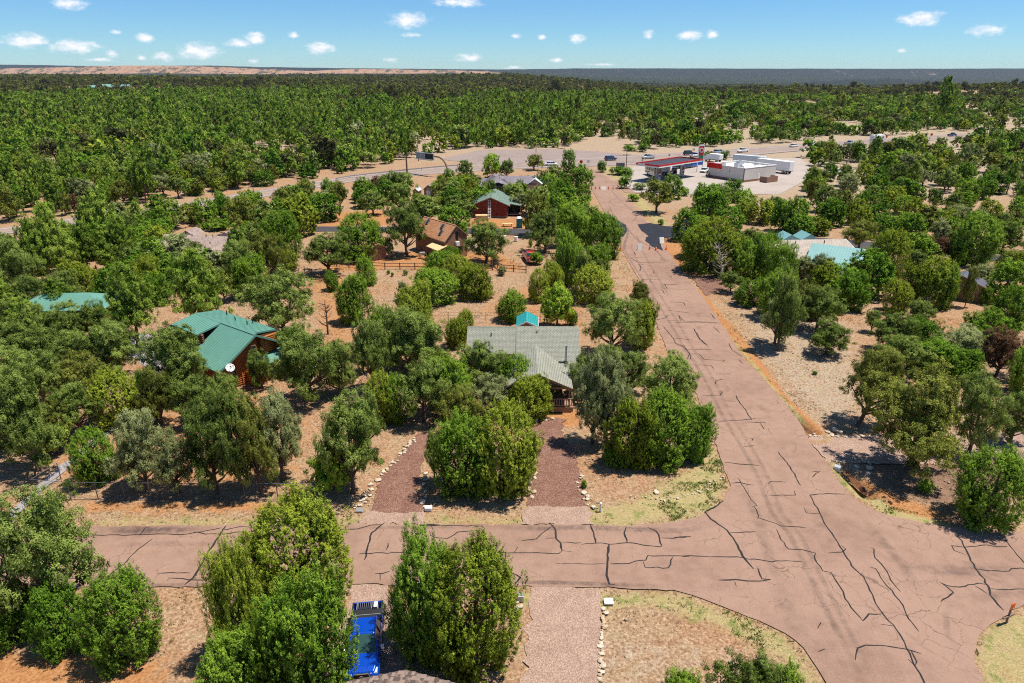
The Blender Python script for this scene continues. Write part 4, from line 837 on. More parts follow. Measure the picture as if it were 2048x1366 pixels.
def woodland(name, label, pts, objs):
    me = bpy.data.meshes.new(name); n = len(pts); me.vertices.add(n)
    z = hgt(pts[:, 0], pts[:, 1]) - .1; me.vertices.foreach_set('co', np.c_[pts[:, 0], pts[:, 1], z].astype(np.float32).ravel())
    a = me.attributes.new('size', 'FLOAT_VECTOR', 'POINT'); a.data.foreach_set('vector', np.c_[pts[:, 2], pts[:, 2], pts[:, 3]].astype(np.float32).ravel())
    a = me.attributes.new('turn', 'FLOAT', 'POINT'); a.data.foreach_set('value', RNG.uniform(0, 6.283, n).astype(np.float32))
    a = me.attributes.new('pick', 'INT', 'POINT'); a.data.foreach_set('value', RNG.integers(0, len(objs), n).astype(np.int32))
    o = link(name, me); ng = bpy.data.node_groups.new(name, 'GeometryNodeTree')
    ng.interface.new_socket('Geometry', in_out='INPUT', socket_type='NodeSocketGeometry'); ng.interface.new_socket('Geometry', in_out='OUTPUT', socket_type='NodeSocketGeometry')
    N = ng.nodes; Lk = ng.links; gi = N.new('NodeGroupInput'); go = N.new('NodeGroupOutput')
    m2p = N.new('GeometryNodeMeshToPoints'); Lk.new(gi.outputs[0], m2p.inputs[0]); iop = N.new('GeometryNodeInstanceOnPoints'); Lk.new(m2p.outputs[0], iop.inputs['Points'])
    g2i = N.new('GeometryNodeGeometryToInstance')
    for ob in objs[::-1]:
        oi = N.new('GeometryNodeObjectInfo'); oi.inputs['Object'].default_value = ob; Lk.new(oi.outputs['Geometry'], g2i.inputs[0])
    Lk.new(g2i.outputs[0], iop.inputs['Instance']); iop.inputs['Pick Instance'].default_value = True
    def attr(nm, ty):
        q = N.new('GeometryNodeInputNamedAttribute'); q.data_type = ty; q.inputs[0].default_value = nm; return q.outputs[0]
    Lk.new(attr('pick', 'INT'), iop.inputs['Instance Index']); Lk.new(attr('size', 'FLOAT_VECTOR'), iop.inputs['Scale'])
    cx = N.new('ShaderNodeCombineXYZ'); Lk.new(attr('turn', 'FLOAT'), cx.inputs[2]); Lk.new(cx.outputs[0], iop.inputs['Rotation'])
    Lk.new(iop.outputs[0], go.inputs[0]); md = o.modifiers.new('scatter', 'NODES'); md.node_group = ng
    tag(o, label, kind='stuff'); return o
nf_ = FAR[:, 1] < 820 + 150 * vnoise(FAR[:, :2], 400, 21)
PD = [lowtree(k_, i, F_[m_]) for i, (k_, m_) in enumerate((('pi', 'pd'), ('ju', 'dk'), ('pi', 'dk'), ('pi', 'dk'), ('pi', 'pd')))]
woodland('juniper_woodland', 'green junipers among the pines beyond the highway', FAR[(FAR[:, 4] == 0) & nf_], PK[0])
woodland('pinyon_woodland', 'pinyon pines among the taller trees beyond the highway', FAR[(FAR[:, 4] == 1) & nf_], PK[1])
woodland('ponderosa_forest', 'tall yellow green ponderosa pines of the forest beyond the highway', FAR[(FAR[:, 4] == 2) & nf_], PK[2])
woodland('distant_woodland', 'dark olive woodland running to the horizon', FAR[~nf_], PD)
print('TREES placed', len(PLACED), cnt, 'far', len(FAR))
# ---------------------------------------------------------------- building materials
def shingle_mat(name, a, b, c, row=.16, wid=.30, contrast=.5, swap=False):
    m, t, out = new_mat(name); tc = t.add('ShaderNodeTexCoord').outputs['Object']
    sp = t.add('ShaderNodeSeparateXYZ'); t.l.new(tc, sp.inputs[0]); cm = t.add('ShaderNodeCombineXYZ')
    t.l.new(sp.outputs[1 if swap else 0], cm.inputs[0]); t.set(cm.inputs[1], t.math('MULTIPLY', sp.outputs[2], 2.0))
    bt = t.add('ShaderNodeTexBrick'); t.l.new(cm.outputs[0], bt.inputs['Vector']); bt.inputs['Scale'].default_value = 1; bt.inputs['Brick Width'].default_value = wid; bt.inputs['Row Height'].default_value = row
    bt.inputs['Mortar Size'].default_value = .014; bt.inputs['Color1'].default_value = (1, 1, 1, 1); bt.inputs['Color2'].default_value = (.1, .1, .1, 1); bt.inputs['Mortar'].default_value = (.0, .0, .0, 1); bt.inputs['Mortar Smooth'].default_value = .3
    n = t.noise(tc, .7, 4); nf = t.noise(tc, 9, 3)
    f = t.math('ADD', t.math('MULTIPLY', bt.outputs['Color'], contrast), t.math('MULTIPLY', t.math('ADD', t.math('MULTIPLY', n, .6), t.math('MULTIPLY', nf, .4)), 1 - contrast))
    col = t.ramp(f, [(.12, a), (.5, b), (.88, c)]); col = t.mix(bt.outputs['Fac'], col, tuple(x * .35 for x in a))
    principled(t, out, col, .95, t.math('SUBTRACT', 1.0, bt.outputs['Fac']), .5, .02, 0, .1); return m
M['shg_green'] = shingle_mat('grey_green_shingles', (.19, .195, .155), (.26, .265, .215), (.33, .335, .28), contrast=.3)
M['shg_green_s'] = shingle_mat('grey_green_porch_shingles', (.20, .20, .16), (.28, .28, .23), (.35, .35, .29), contrast=.3, swap=True)
M['shg_taupe_s'] = shingle_mat('taupe_wing_shingles', (.22, .155, .13), (.33, .25, .215), (.44, .35, .31), swap=True)
M['shg_brown'] = shingle_mat('orange_brown_shingles', (.30, .125, .058), (.50, .235, .12), (.62, .36, .21))
M['shg_taupe'] = shingle_mat('taupe_shingles', (.22, .155, .13), (.33, .25, .215), (.44, .35, .31))
M['shg_pale'] = shingle_mat('pale_taupe_shingles', (.34, .28, .24), (.43, .365, .315), (.50, .44, .38))
M['shg_slate'] = shingle_mat('slate_grey_shingles', (.15, .13, .15), (.22, .195, .215), (.30, .27, .29))
M['shg_dgreen'] = shingle_mat('dull_green_shingles', (.105, .155, .13), (.16, .225, .19), (.23, .30, .25))
M['metal_green'] = simple('green_metal_roof', (.115, .265, .205), .42, 0.0, .10, .8, .5)
M['metal_teal'] = simple('teal_metal_roof', (.035, .33, .33), .42, 0.0, .12, .8, .5)
M['metal_blue'] = simple('faded_teal_metal_roof', (.17, .34, .33), .45, 0.0, .10, .8, .5)
M['metal_pale'] = simple('pale_metal_roof', (.52, .56, .57), .45, 0.1, .08, .8, .5)
M['metal_dark'] = simple('dark_metal_roof', (.10, .10, .125), .5, 0.1, .2, 1, .5)
M['log'] = simple('orange_stained_log', (.42, .125, .028), .6, 0, .25, 2.5)
M['log_dark'] = simple('brown_stained_log', (.20, .085, .035), .7, 0, .3, 2.5)
M['cedar'] = simple('brown_board_siding', (.27, .135, .080), .85, 0, .25, 2.5)
M['redwood'] = simple('dark_red_log_siding', (.20, .030, .018), .7, 0, .25, 3)
M['beige'] = simple('beige_siding', (.48, .38, .29), .8, 0, .08, 2)
M['tanwall'] = simple('tan_wall', (.25, .17, .115), .85, 0, .1, 2)
M['wood'] = simple('weathered_deck_wood', (.33, .205, .135), .85, 0, .2, 4)
M['plywood'] = simple('plywood', (.60, .42, .21), .8, 0, .12, 3)
M['greywall'] = simple('charcoal_siding', (.075, .070, .078), .8, 0, .15, 2)
M['white'] = simple('white_paint', (.76, .75, .73), .6, 0, .05, 2)
M['stucco'] = simple('cream_stucco', (.62, .57, .51), .9, 0, .06, 1.5)
M['red'] = simple('signal_red', (.55, .018, .014), .45, 0, .08, 3)
M['orange'] = simple('cone_orange', (.75, .12, .02), .5, 0, .1, 4)
M['dark'] = simple('near_black', (.018, .018, .020), .6, 0, .2, 3)
M['roofblack'] = simple('black_canopy_roof', (.045, .043, .052), .6, 0, .5, .6)
M['steel'] = simple('galvanised_steel', (.42, .43, .44), .45, .6, .1, 3)
M['rust'] = simple('rusty_steel', (.19, .12, .085), .8, .1, .3, 4)
M['green'] = simple('sign_green', (.03, .20, .09), .5, 0, .1, 3)
M['blue'] = simple('sign_blue', (.03, .12, .42), .5, 0, .1, 3)
M['stone'] = simple('pale_limestone', (.44, .33, .21), .95, 0, .3, 3, bstr=.5)
M['stone_w'] = simple('white_limestone', (.50, .42, .32), .95, 0, .25, 3, bstr=.5)
M['brick'] = simple('brown_block', (.26, .15, .10), .9, 0, .25, 2)
M['polytoilet'] = simple('teal_plastic', (.01, .24, .24), .45, 0, .08, 2)
def glass_mat(name, col=(.02, .03, .035), rough=.08):
    m, t, out = new_mat(name); b = principled(t, out, col, rough, spec=.8); return m
M['glass'] = glass_mat('dark_glass'); M['windshield'] = glass_mat('windshield_glass', (.03, .075, .07), .12)
def paint(name, col, rough=.25, metal=.35):
    m, t, out = new_mat(name); b = principled(t, out, col, rough, None, metal=metal, spec=.5); b.inputs['Coat Weight'].default_value = .8; b.inputs['Coat Roughness'].default_value = .08; return m
for n_, c_ in (('blue', (.0, .06, .46)), ('red', (.52, .015, .02)), ('white', (.74, .74, .73)), ('silver', (.46, .47, .49)), ('navy', (.025, .045, .10)), ('black', (.02, .02, .022)), ('tan', (.42, .36, .27))):
    M['p_' + n_] = paint(n_ + '_car_paint', c_, .28 if n_ != 'white' else .35, .3 if n_ not in ('white', 'tan') else 0)
M['tyre'] = simple('tyre_rubber', (.025, .024, .024), .85, 0, .2, 5); M['chrome'] = simple('chrome', (.62, .62, .63), .2, .9, .05, 3); M['lamp'] = simple('headlight_lens', (.70, .72, .75), .15, .2, .05, 8, .8)
M['wheel'] = simple('alloy_rim', (.35, .35, .36), .35, .7, .1, 6)

def frame_AB(name, A, B, label, cat='house', group=None):
    A = Vector(A).to_2d(); B = Vector(B).to_2d(); mid = (A + B) / 2; d = B - A
    r = empty(name, (mid.x, mid.y, -0.03), math.atan2(d.y, d.x), label, cat, group); return r, d.length
def to_local(root, p):
    p = Vector(p) - root.location; a = -root.rotation_euler.z
    return Vector((p.x * math.cos(a) - p.y * math.sin(a), p.x * math.sin(a) + p.y * math.cos(a), p.z))
def slab(root, prof, x0, x1, mat, th=.14, seams=0, name='roof', label=None, seam_h=.045):
    """prof: (y,z) points from ridge to eave"""
    b = MB(); pts = [(x0, y, z) for y, z in prof] + [(x0, y, z - th) for y, z in prof[::-1]]
    b.prism(pts, (x1 - x0, 0, 0)); r = b.build(name, mat, root, label)
    if seams:
        n = int((x1 - x0) / seams); q = MB()
        q.prism([(-.018, y, z - .01) for y, z in prof] + [(-.018, y, z + seam_h) for y, z in prof[::-1]], (.036, 0, 0)); first = q.build('seam', mat, r)
        first.location.x = x0 + .02
        for i in range(1, n + 1): s = first.copy(); COL.objects.link(s); s.parent = r; s.location.x = x0 + .02 + (x1 - x0 - .04) * i / n
    return r
def prof_z(prof, y):
    P_ = sorted(prof)
    for (a, za), (b, zb) in zip(P_[:-1], P_[1:]):
        if a - 1e-6 <= y <= b + 1e-6: return za + (zb - za) * (y - a) / max(1e-9, b - a)
    return P_[0][1] if y < P_[0][0] else P_[-1][1]
def wall_gable(root, prof, x, y0, y1, mat, th=.12, z0=0, name='wall', cap=.16, label=None):
    ys_ = sorted(set([y0, y1] + [p[0] for p in prof if y0 < p[0] < y1]))
    top = [(x, y, prof_z(prof, y) - cap) for y in ys_]
    return MB().prism([(x, y0, z0), (x, y1, z0)] + top[::-1], (th, 0, 0)).build(name, mat, root, label)
def wall_side(root, x0, x1, y, z1, mat, th=.12, z0=0, name='wall', label=None):
    return MB().box(x0, x1, y, y + th, z0, z1).build(name, mat, root, label)
def window(root, side, pos, z, w_, h_, plane, fm='white', slats=0, name='window'):
    """side: 'x+' gable plane facing +x, 'x-' , 'y-' front"""
    b = MB(); e = .05; q = MB()
    def add(bb, a0, a1, z0, z1, d0, d1):
        if side == 'y-': bb.box(a0, a1, plane - d1, plane - d0, z0, z1)
        elif side == 'y+': bb.box(a0, a1, plane + d0, plane + d1, z0, z1)
        elif side == 'x+': bb.box(plane + d0, plane + d1, a0, a1, z0, z1)
        else: bb.box(plane - d1, plane - d0, a0, a1, z0, z1)
    for a0, a1, z0, z1 in ((pos - w_/2, pos + w_/2, z, z + e * 1.4), (pos - w_/2, pos + w_/2, z + h_ - e * 1.4, z + h_), (pos - w_/2, pos - w_/2 + e * 1.4, z + e * 1.4, z + h_ - e * 1.4), (pos + w_/2 - e * 1.4, pos + w_/2, z + e * 1.4, z + h_ - e * 1.4), (pos - .02, pos + .02, z + e * 1.4, z + h_ - e * 1.4)):
        add(b, a0, a1, z0, z1, .003, .07)
    f = b.build(name, M[fm], root); add(q, pos - w_/2 + e, pos + w_/2 - e, z + e, z + h_ - e, .002, .025); q.build('pane', M['glass'], f); return f
def logs(root, prof, x, y0, y1, mat, z0=.12, r=.125, out=1, name='log', zt=99):
    z = z0; 
    while True:
        ys_ = [y for y in np.arange(y0, y1 + .01, .1) if prof_z(prof, y) - .2 > z + r]
        if len(ys_) < 5 or z > zt: break
        MB().tube([(x, ys_[0] - .1, z), (x, ys_[-1] + .1, z)], r, 8).build(name, mat, root, smooth=True); z += r * 1.86
def logs_x(root, x0, x1, y, ztop, mat, z0=.12, r=.125, name='log'):
    z = z0; first = None
    while z + r < ztop:
        if first is None: first = MB().tube([(x0, y, z0), (x1, y, z0)], r, 8).build(name, mat, root, smooth=True)
        else: o = first.copy(); COL.objects.link(o); o.parent = root; o.location.z = z - z0
        z += r * 1.86
def fascia(root, prof, x, mat, th=.05, h=.2, name='fascia'):
    b = MB()
    for (ya, za), (yb, zb) in zip(prof[:-1], prof[1:]):
        b.prism([(x, ya, za + .01), (x, yb, zb + .01), (x, yb, zb - h), (x, ya, za - h)], (th, 0, 0))
    return b.build(name, mat, root)
def gable(name, label, A, B, H, fr, brn, roof, wall, inset=.5, ov=.5, seams=0, trim='wood', cat='house', roof_label=None, ridge=None):
    """A, B: ridge ends (left, right as seen), fr / brn: (run, eave height) on the near and far side"""
    root, L = frame_AB(name, A, B, label, cat)
    fp = [(0, H), (-fr[0], fr[1])]; bp = [(0, H), (brn[0], brn[1])]
    slab(root, fp, -L / 2, L / 2, M[roof], seams=seams, label=roof_label); slab(root, [(0.002, H - .002), bp[1]], -L / 2, L / 2, M[roof], seams=seams)
    MB().prism([(-L/2, -.14, H - .05), (-L/2, 0, H + .035), (-L/2, .14, H - .05)], (L, 0, 0)).build('ridge_cap', M[ridge or roof], root)
    y0, y1 = -fr[0] + ov, brn[0] - ov; prof = [fp[1], (0, H), bp[1]]
    x0, x1 = -L / 2 + inset, L / 2 - inset
    wall_gable(root, prof, x0, y0, y1, M[wall]); wall_gable(root, prof, x1 - .12, y0, y1, M[wall])
    wall_side(root, x0 + .121, x1 - .121, y0, prof_z(prof, y0) - .16, M[wall]); wall_side(root, x0 + .121, x1 - .121, y1 - .12, prof_z(prof, y1) - .16, M[wall])
    fascia(root, prof, L / 2 + .002, M[trim]); fascia(root, prof, -L / 2 - .052, M[trim])
    MB().box(-L/2, L/2, -fr[0] - .045, -fr[0] - .003, fr[1] - .19, fr[1] - .01).build('fascia', M[trim], root)
    return root, L, prof, (x0, x1, y0, y1)
def hip(name, label, corner_l, corner_r, depth_, ze, H, inset, roof, wall, ov=.5, cat='house', seams=0, parent=None):
    """eave rectangle from its near left and near right corners"""
    A = Vector(corner_l).to_2d(); B = Vector(corner_r).to_2d()
    if parent is None: root, L = frame_AB(name, A, B, label, cat)
    else: root, L = parent, (B - A).length
    c = [(-L/2, 0, ze), (L/2, 0, ze), (L/2, depth_, ze), (-L/2, depth_, ze)]; r = [(-L/2 + inset, depth_/2, H), (L/2 - inset, depth_/2, H)]
    for pts in ([c[0], c[1], r[1], r[0]], [c[1], c[2], r[1]], [c[2], c[3], r[0], r[1]], [c[3], c[0], r[0]]):
        MB().prism([(p[0], p[1], p[2]) for p in pts], (0, 0, -.12)).build('roof', M[roof], root)
    if seams:
        pass
    x0, x1, y0, y1 = -L/2 + ov, L/2 - ov, ov, depth_ - ov
    wall_side(root, x0, x1, y0, ze - .02, M[wall]); wall_side(root, x0, x1, y1 - .12, ze - .02, M[wall])
    MB().box(x0, x0 + .12, y0 + .121, y1 - .121, 0, ze - .02).build('wall', M[wall], root); MB().box(x1 - .12, x1, y0 + .121, y1 - .121, 0, ze - .02).build('wall', M[wall], root)
    return root, L
def pipe_vent(root, x, y, z, h=.45, r=.06, mat='dark', cap=False, name='vent_pipe'):
    b = MB().tube([(x, y, z - .1), (x, y, z + h)], r, 8)
    if cap: b.tube([(x, y, z + h + .01), (x, y, z + h + .12)], r * 1.5, 10)
    return b.build(name, M[mat], root)

# ---- shingle roofed house in the middle
root, L, prof, wx = gable('shingle_roof_house', 'house with pale grey green shingle roof, stove pipe and railed porch behind the front trees', (-4.85, 70.55), (7.32, 70.45), 5.5, (3.4, 3.68), (5.2, 2.7), 'shg_green', 'beige', .35, .4)
slab(root, [(-.0, 5.56), (-5.5, 2.78)], -.78, L/2 + .03, M['shg_green'], .16, label='right hand roof slope reaching lower than the left')
wall_side(root, -.6, L/2 - .4, -5.1, 2.7, M['beige'])
MB().prism([(L/2 - .40, -5.0, 0), (L/2 - .40, -3.0, 0), (L/2 - .40, -3.0, 3.8), (L/2 - .40, -5.0, 2.85)], (.1, 0, 0)).build('wall', M['beige'], root)
lx, ly = to_local(root, (5.66, 65.9, 0)).to_2d(); pz = prof_z([(0, 5.56), (-5.5, 2.78)], ly)
pc = pipe_vent(root, lx, ly, pz, 1.75, .11, 'steel', True, 'stove_pipe'); MB().tube([(lx, ly, pz - .1), (lx, ly, pz + .16)], [.3, .13], 10).build('flashing', M['dark'], pc)
# porch
pr_, pl_ = to_local(root, (2.5, 66.3, 0)), to_local(root, (2.45, 60.5, 0))
px_, hw = pl_.x, 3.55
pg = MB(); pf = pl_.y; pb = -1.6
for s in (-1, 1): MB().prism([(px_, pf, 4.35), (px_ + s * hw, pf, 2.75), (px_ + s * hw, pf, 2.61), (px_, pf, 4.21)], (0, pb - pf, 0)).build('porch_roof', M['shg_green_s'], root, None)
MB().prism([(px_ - hw, pf - .05, 2.76), (px_, pf - .05, 4.36), (px_ + hw, pf - .05, 2.76), (px_ + hw, pf - .05, 2.55), (px_, pf - .05, 4.13), (px_ - hw, pf - .05, 2.55)], (0, .045, 0)).build('fascia', M['wood'], root)
MB().prism([(px_ - hw + .5, pf + .7, 2.75), (px_, pf + .7, 4.15), (px_ + hw - .5, pf + .7, 2.75)], (0, .08, 0)).build('gable_boards', M['tanwall'], root)
MB().box(px_ - hw + .2, px_ + hw - .2, pf + .4, pf + .55, 2.5, 2.7).build('beam', M['wood'], root)
for x in (-hw + .3, -1.1, 1.1, hw - .3): MB().box(px_ + x - .07, px_ + x + .07, pf + .41, pf + .54, .62, 2.5).build('post', M['wood'], root)
dk = MB().box(px_ - hw + .1, px_ + hw + .1, pf + .3, -5.2, .46, .58).build('deck', M['wood'], root)
MB().box(px_ - hw + .1, px_ + hw + .1, pf + .26, pf + .298, .06, .57).build('skirt_board', M['wood'], root)
MB().box(px_ - hw + .2, px_ + hw + .1, pf + .32, pf + .40, 1.42, 1.50).build('rail', M['wood'], root); MB().box(px_ - hw + .2, px_ + hw + .1, pf + .33, pf + .39, .72, .80).build('rail', M['wood'], root)
b0 = MB().box(-.04, .04, pf + .335, pf + .385, .80, 1.42).build('baluster', M['wood'], root)
for i in range(29):
    o = b0 if i == 0 else b0.copy()
    if i: COL.objects.link(o); o.parent = root
    o.location.x = px_ - hw + .3 + i * .24
MB().box(px_ + hw + .02, px_ + hw + .10, pf + .41, -5.2, 1.42, 1.50).build('rail', M['wood'], root)
window(root, 'y-', px_ + 1.9, 1.35, 1.7, 1.0, -5.1); window(root, 'y-', px_ - 1.3, 1.3, 1.4, 1.1, -5.1)
MB().box(px_ + .1, px_ + 1.0, -5.14, -5.104, .6, 2.6).build('door', M['tanwall'], root)
for x, y in ((-3.5, -1.2), (1.5, -.9)): pipe_vent(root, x, y, prof_z(prof, y), .35)

# ---- little teal roofed well house
A, B = at(1053, 642, 2.9), at(1053.5, 622.5, 2.9)
root, L, prof, wx = gable('well_house', 'small shed with bright teal metal roof just behind the shingle roofed house', A, B, 2.9, (1.45, 2.2), (1.3, 2.2), 'metal_teal', 'tanwall', .25, .2, .4, 'white', 'shed')

# ---- green roofed orange log cabin
A, B = Vector((-36.76, 74.92, 0)), Vector((-27.48, 68.12, 0)); H = 5.5
root, L = frame_AB('log_cabin', A, B, 'orange log cabin with green standing seam metal roof and white satellite dish', 'house')
split = to_local(root, at(440, 646, H)).x
fp = [(0, H), (-3.56, 3.4), (-4.9, 2.85)]
slab(root, fp[:2], split, L/2, M['metal_green'], seams=.40); slab(root, fp[1:], split - .4, L/2, M['metal_green'], seams=.40, label='lower flatter apron of the green roof')
slab(root, [(0, H), (-3.1, 5.02)], -L/2, split - .01, M['metal_green'], seams=.40, label='shallow left wing of the green roof')
slab(root, [(0.003, H), (2.95, 5.08)], -L/2, L/2 - .55, M['metal_green'], seams=.40, label='shallow back slope of the green roof')
slab(root, [(0.003, H - .02), (3.4, 3.5)], L/2 - .5, L/2, M['metal_green'])
MB().prism([(-L/2, -.16, H - .0), (-L/2, 0, H + .06), (-L/2, .16, H - .0)], (L, 0, 0)).build('ridge_cap', M['metal_green'], root)
gp_ = [(-4.9, 2.85), (-3.56, 3.4), (0, H), (3.4, 3.5)]
fascia(root, gp_, L/2 + .003, M['metal_green'], .05, .22)
xw = L/2 - 1.0; wall_gable(root, gp_, xw - .2, -4.3, 3.0, M['log_dark']); logs(root, gp_, xw - .05, -4.3, 3.0, M['log'])
wall_side(root, split + .3, xw - .21, -4.3, 2.95, M['log_dark']); logs_x(root, split + .3, xw, -4.3, 2.95, M['log'])
wall_side(root, -L/2 + .4, xw - .2, 2.6, 4.9, M['log_dark']); wall_side(root, -L/2 + .4, split + .2, -2.6, 4.9, M['log_dark']); logs_x(root, -L/2 + .4, split + .2, -2.62, 4.9, M['log_dark'])
MB().box(-L/2 + .4, -L/2 + .52, -2.47, 2.59, 0, 4.95).build('wall', M['log_dark'], root)
MB().box(split + .1, split + .22, -4.2, -2.48, 0, 3.3).build('wall', M['log_dark'], root)
b_ = MB().box(L/2 - 1.15, L/2 - .6, .8, 2.95, 2.9, 5.0).build('wall', M['log_dark'], root); logs(root, [(0.5, 5.1), (3.2, 5.1)], L/2 - .58, .9, 2.9, M['log'], z0=3.0)
c0 = to_local(root, at(515, 762)); c1 = to_local(root, at(536, 760)); c2 = to_local(root, at(560, 748))
x1_ = L/2 + .35
MB().box(xw, x1_, -1.2, 3.2, 0, .5).build('deck', M['wood'], root); logs(root, [(-1.2, 9), (3.2, 9)], x1_, -1.2, 3.2, M['log'], zt=1.45); logs_x(root, xw, x1_, -1.2, 1.6, M['log'])
MB().prism([(xw, -.1, 2.75), (x1_ + .7, -.1, 2.25), (x1_ + .7, -.1, 2.17), (xw, -.1, 2.67)], (0, 4.0, 0)).build('porch_roof', M['metal_green'], root)
for y in (0, 3.6): MB().tube([(x1_ + .5, y, 0), (x1_ + .5, y, 2.2)], .08, 8).build('post', M['log'], root)
window(root, 'x+', -2.9, 1.1, 1.2, 1.0, xw + .08, 'wood'); window(root, 'x+', .0, 3.1, .7, .9, xw + .08, 'wood'); MB().box(xw + .08, xw + .14, -1.75, -1.6, .1, 2.6).build('corner_post', M['log'], root)
for q in ((867, 235), (978, 320), (1133, 370), (1205, 345)):
    g = to_local(root, at(320 + q[0] / 6.503, 590 + q[1] / 6.503, 5.35)); pipe_vent(root, g.x, g.y, 5.25, .45)
g = at(463, 737, 3.3)
r_ = empty('satellite_dish', (g.x - .1, g.y - .1, 3.35), .55, 'white round satellite dish under the eave of the log cabin', 'satellite dish')
b = MB(); n = 18
for k in range(4):
    pass
ring = [[(r * math.cos(6.283 * j / n), -.35 * r * r + .0, r * math.sin(6.283 * j / n)) for j in range(n)] for r in (.12, .3, .45)]
for a_, c_ in zip(ring[:-1], ring[1:]):
    for j in range(n): b.quad(a_[j], a_[(j + 1) % n], c_[(j + 1) % n], c_[j])
b.poly(ring[0]); d_ = b.build('dish', M['white'], r_, smooth=True); d_.rotation_euler = (math.radians(-40), 0, 0); d_.location = (0, -.1, .1); sl = d_.modifiers.new('s', 'SOLIDIFY'); sl.thickness = .02
MB().tube([(0, -.1, -.05), (0, -.5, .35)], .02, 6).build('arm', M['steel'], r_); MB().box(-.05, .05, -.56, -.46, .33, .43).build('receiver', M['dark'], r_); MB().tube([(0, .3, -.5), (0, 0, -.05), (0, -.1, .1)], .03, 6).build('mast', M['steel'], r_)

# ---- brown cabin with skylights
H = 6.0; A, B = (-16.51, 128.36), (-9.92, 120.43)
root, L, prof, wx = gable('skylight_cabin', 'brown cabin with steep orange brown shingle roof, three skylights and a lean-to carport', A, B, H, (2.6, 3.4), (2.66, 3.8), 'shg_brown', 'cedar', .2, .25)
for qx, qy in ((857.5, 457.6), (882.6, 452.6), (886.8, 467.6)):
    zz = 4.6
    for _ in range(12):
        g = to_local(root, at(qx, qy, zz)); zz += .6 * (prof_z([(-2.6, 3.4), (0, H)], g.y) - zz)
    y0, y1 = g.y - .34, g.y + .34; z0, z1 = (prof_z([(-2.6, 3.4), (0, H)], y) for y in (y0, y1)); w_ = .38
    f = MB().hexa([(g.x - w_, y0 - .07, z0 + .02), (g.x + w_, y0 - .07, z0 + .02), (g.x + w_, y1 - .07, z1 + .02), (g.x - w_, y1 - .07, z1 + .02), (g.x - w_, y0 - .13, z0 + .07), (g.x + w_, y0 - .13, z0 + .07), (g.x + w_, y1 - .13, z1 + .07), (g.x - w_, y1 - .13, z1 + .07)]).build('skylight', M['steel'], root)
    MB().hexa([(g.x - w_ + .08, y0 - .10, z0 + .15), (g.x + w_ - .08, y0 - .10, z0 + .15), (g.x + w_ - .08, y1 - .16, z1 + .02), (g.x - w_ + .08, y1 - .16, z1 + .02), (g.x - w_ + .08, y0 - .14, z0 + .18), (g.x + w_ - .08, y0 - .14, z0 + .18), (g.x + w_ - .08, y1 - .19, z1 + .05), (g.x - w_ + .08, y1 - .19, z1 + .05)]).build('pane', M['glass'], f)
window(root, 'x+', .2, 3.2, .5, 1.5, wx[1], 'dark'); window(root, 'x+', .9, .9, .9, 1.1, wx[1], 'dark')
g = to_local(root, at(919.6, 489, 2.6)); MB().box(wx[1] + .02, wx[1] + .5, g.y - .35, g.y + .35, 2.3, 3.0).build('cooler_box', M['white'], root)
cq = [to_local(root, at(x, y, 2.6)) for x, y in ((852.5, 490), (869, 483), (898, 490), (875, 499.5))]
MB().prism([(p.x, p.y, 2.65 if k in (1, 2) else 2.45) for k, p in enumerate(cq)], (0, 0, -.1)).build('carport_roof', M['plywood'], root)
for k in (0, 3): MB().box(cq[k].x - .07, cq[k].x + .07, cq[k].y - .07, cq[k].y + .07, 0, 2.36).build('post', M['cedar'], root)
MB().box(wx[0] + .5, wx[0] + .7, wx[2] - .05, wx[2] + .02, .2, 1.8).build('door', M['wood'], root)
# ---- small shed left of it
Fm = (Vector((-25.4, 118.24)) + Vector((-22.57, 119.9))) / 2; d = Vector((-.50, .866))
root, L, prof, wx = gable('garden_shed', 'small reddish brown board shed with double doors left of the skylight cabin', Fm - d * .25, Fm + d * 3.4, 3.05, (1.75, 2.25), (1.75, 2.25), 'shg_brown', 'cedar', .25, .15, cat='shed')
for s in (-.42, .42): MB().box(-L/2 + .17, -L/2 + .248, s - .40, s + .40, .1, 2.0).build('door', M['cedar'], root)
for y in np.arange(-1.5, 1.51, .3): MB().box(-L/2 + .21, -L/2 + .246, y - .02, y + .02, 0.05, 2.2).build('batten', M['cedar'], root)

# ---- dark red cabin under construction
A, B = at(981, 394.5, 4.7), at(990, 377, 4.7)
root, L, prof, wx = gable('red_cabin', 'dark red log sided cabin with dull green shingle roof and an open side porch', A, B, 4.7, (4.3, 2.85), (4.9, 2.75), 'shg_dgreen', 'redwood', .5, .5)
slab(root, [(-4.2, 2.95), (-7.0, 2.45)], -L/2 + 2.2, L/2, M['shg_dgreen'], label='low porch roof on the right side')
for x in (-L/2 + 2.4, 0, L/2 - .3): MB().box(x - .08, x + .08, -6.85, -6.7, 0, 2.35).build('post', M['wood'], root)
MB().box(-L/2 + 2.3, L/2 - .3, -6.9, -4.0, .35, .5).build('deck', M['wood'], root)
x0 = wx[0]; z = .45
while z < 4.2:
    ys_ = [y for y in np.arange(wx[2], wx[3] + .01, .1) if prof_z(prof, y) - .25 > z + .2]
    if len(ys_) > 3: MB().box(x0 - .05, x0 - .002, ys_[0], ys_[-1], z, z + .24).build('siding_board', M['redwood'], root)
    z += .26
MB().box(x0 - .04, x0 - .002, wx[2], wx[3], 0, .42).build('foundation', M['brick'], root)
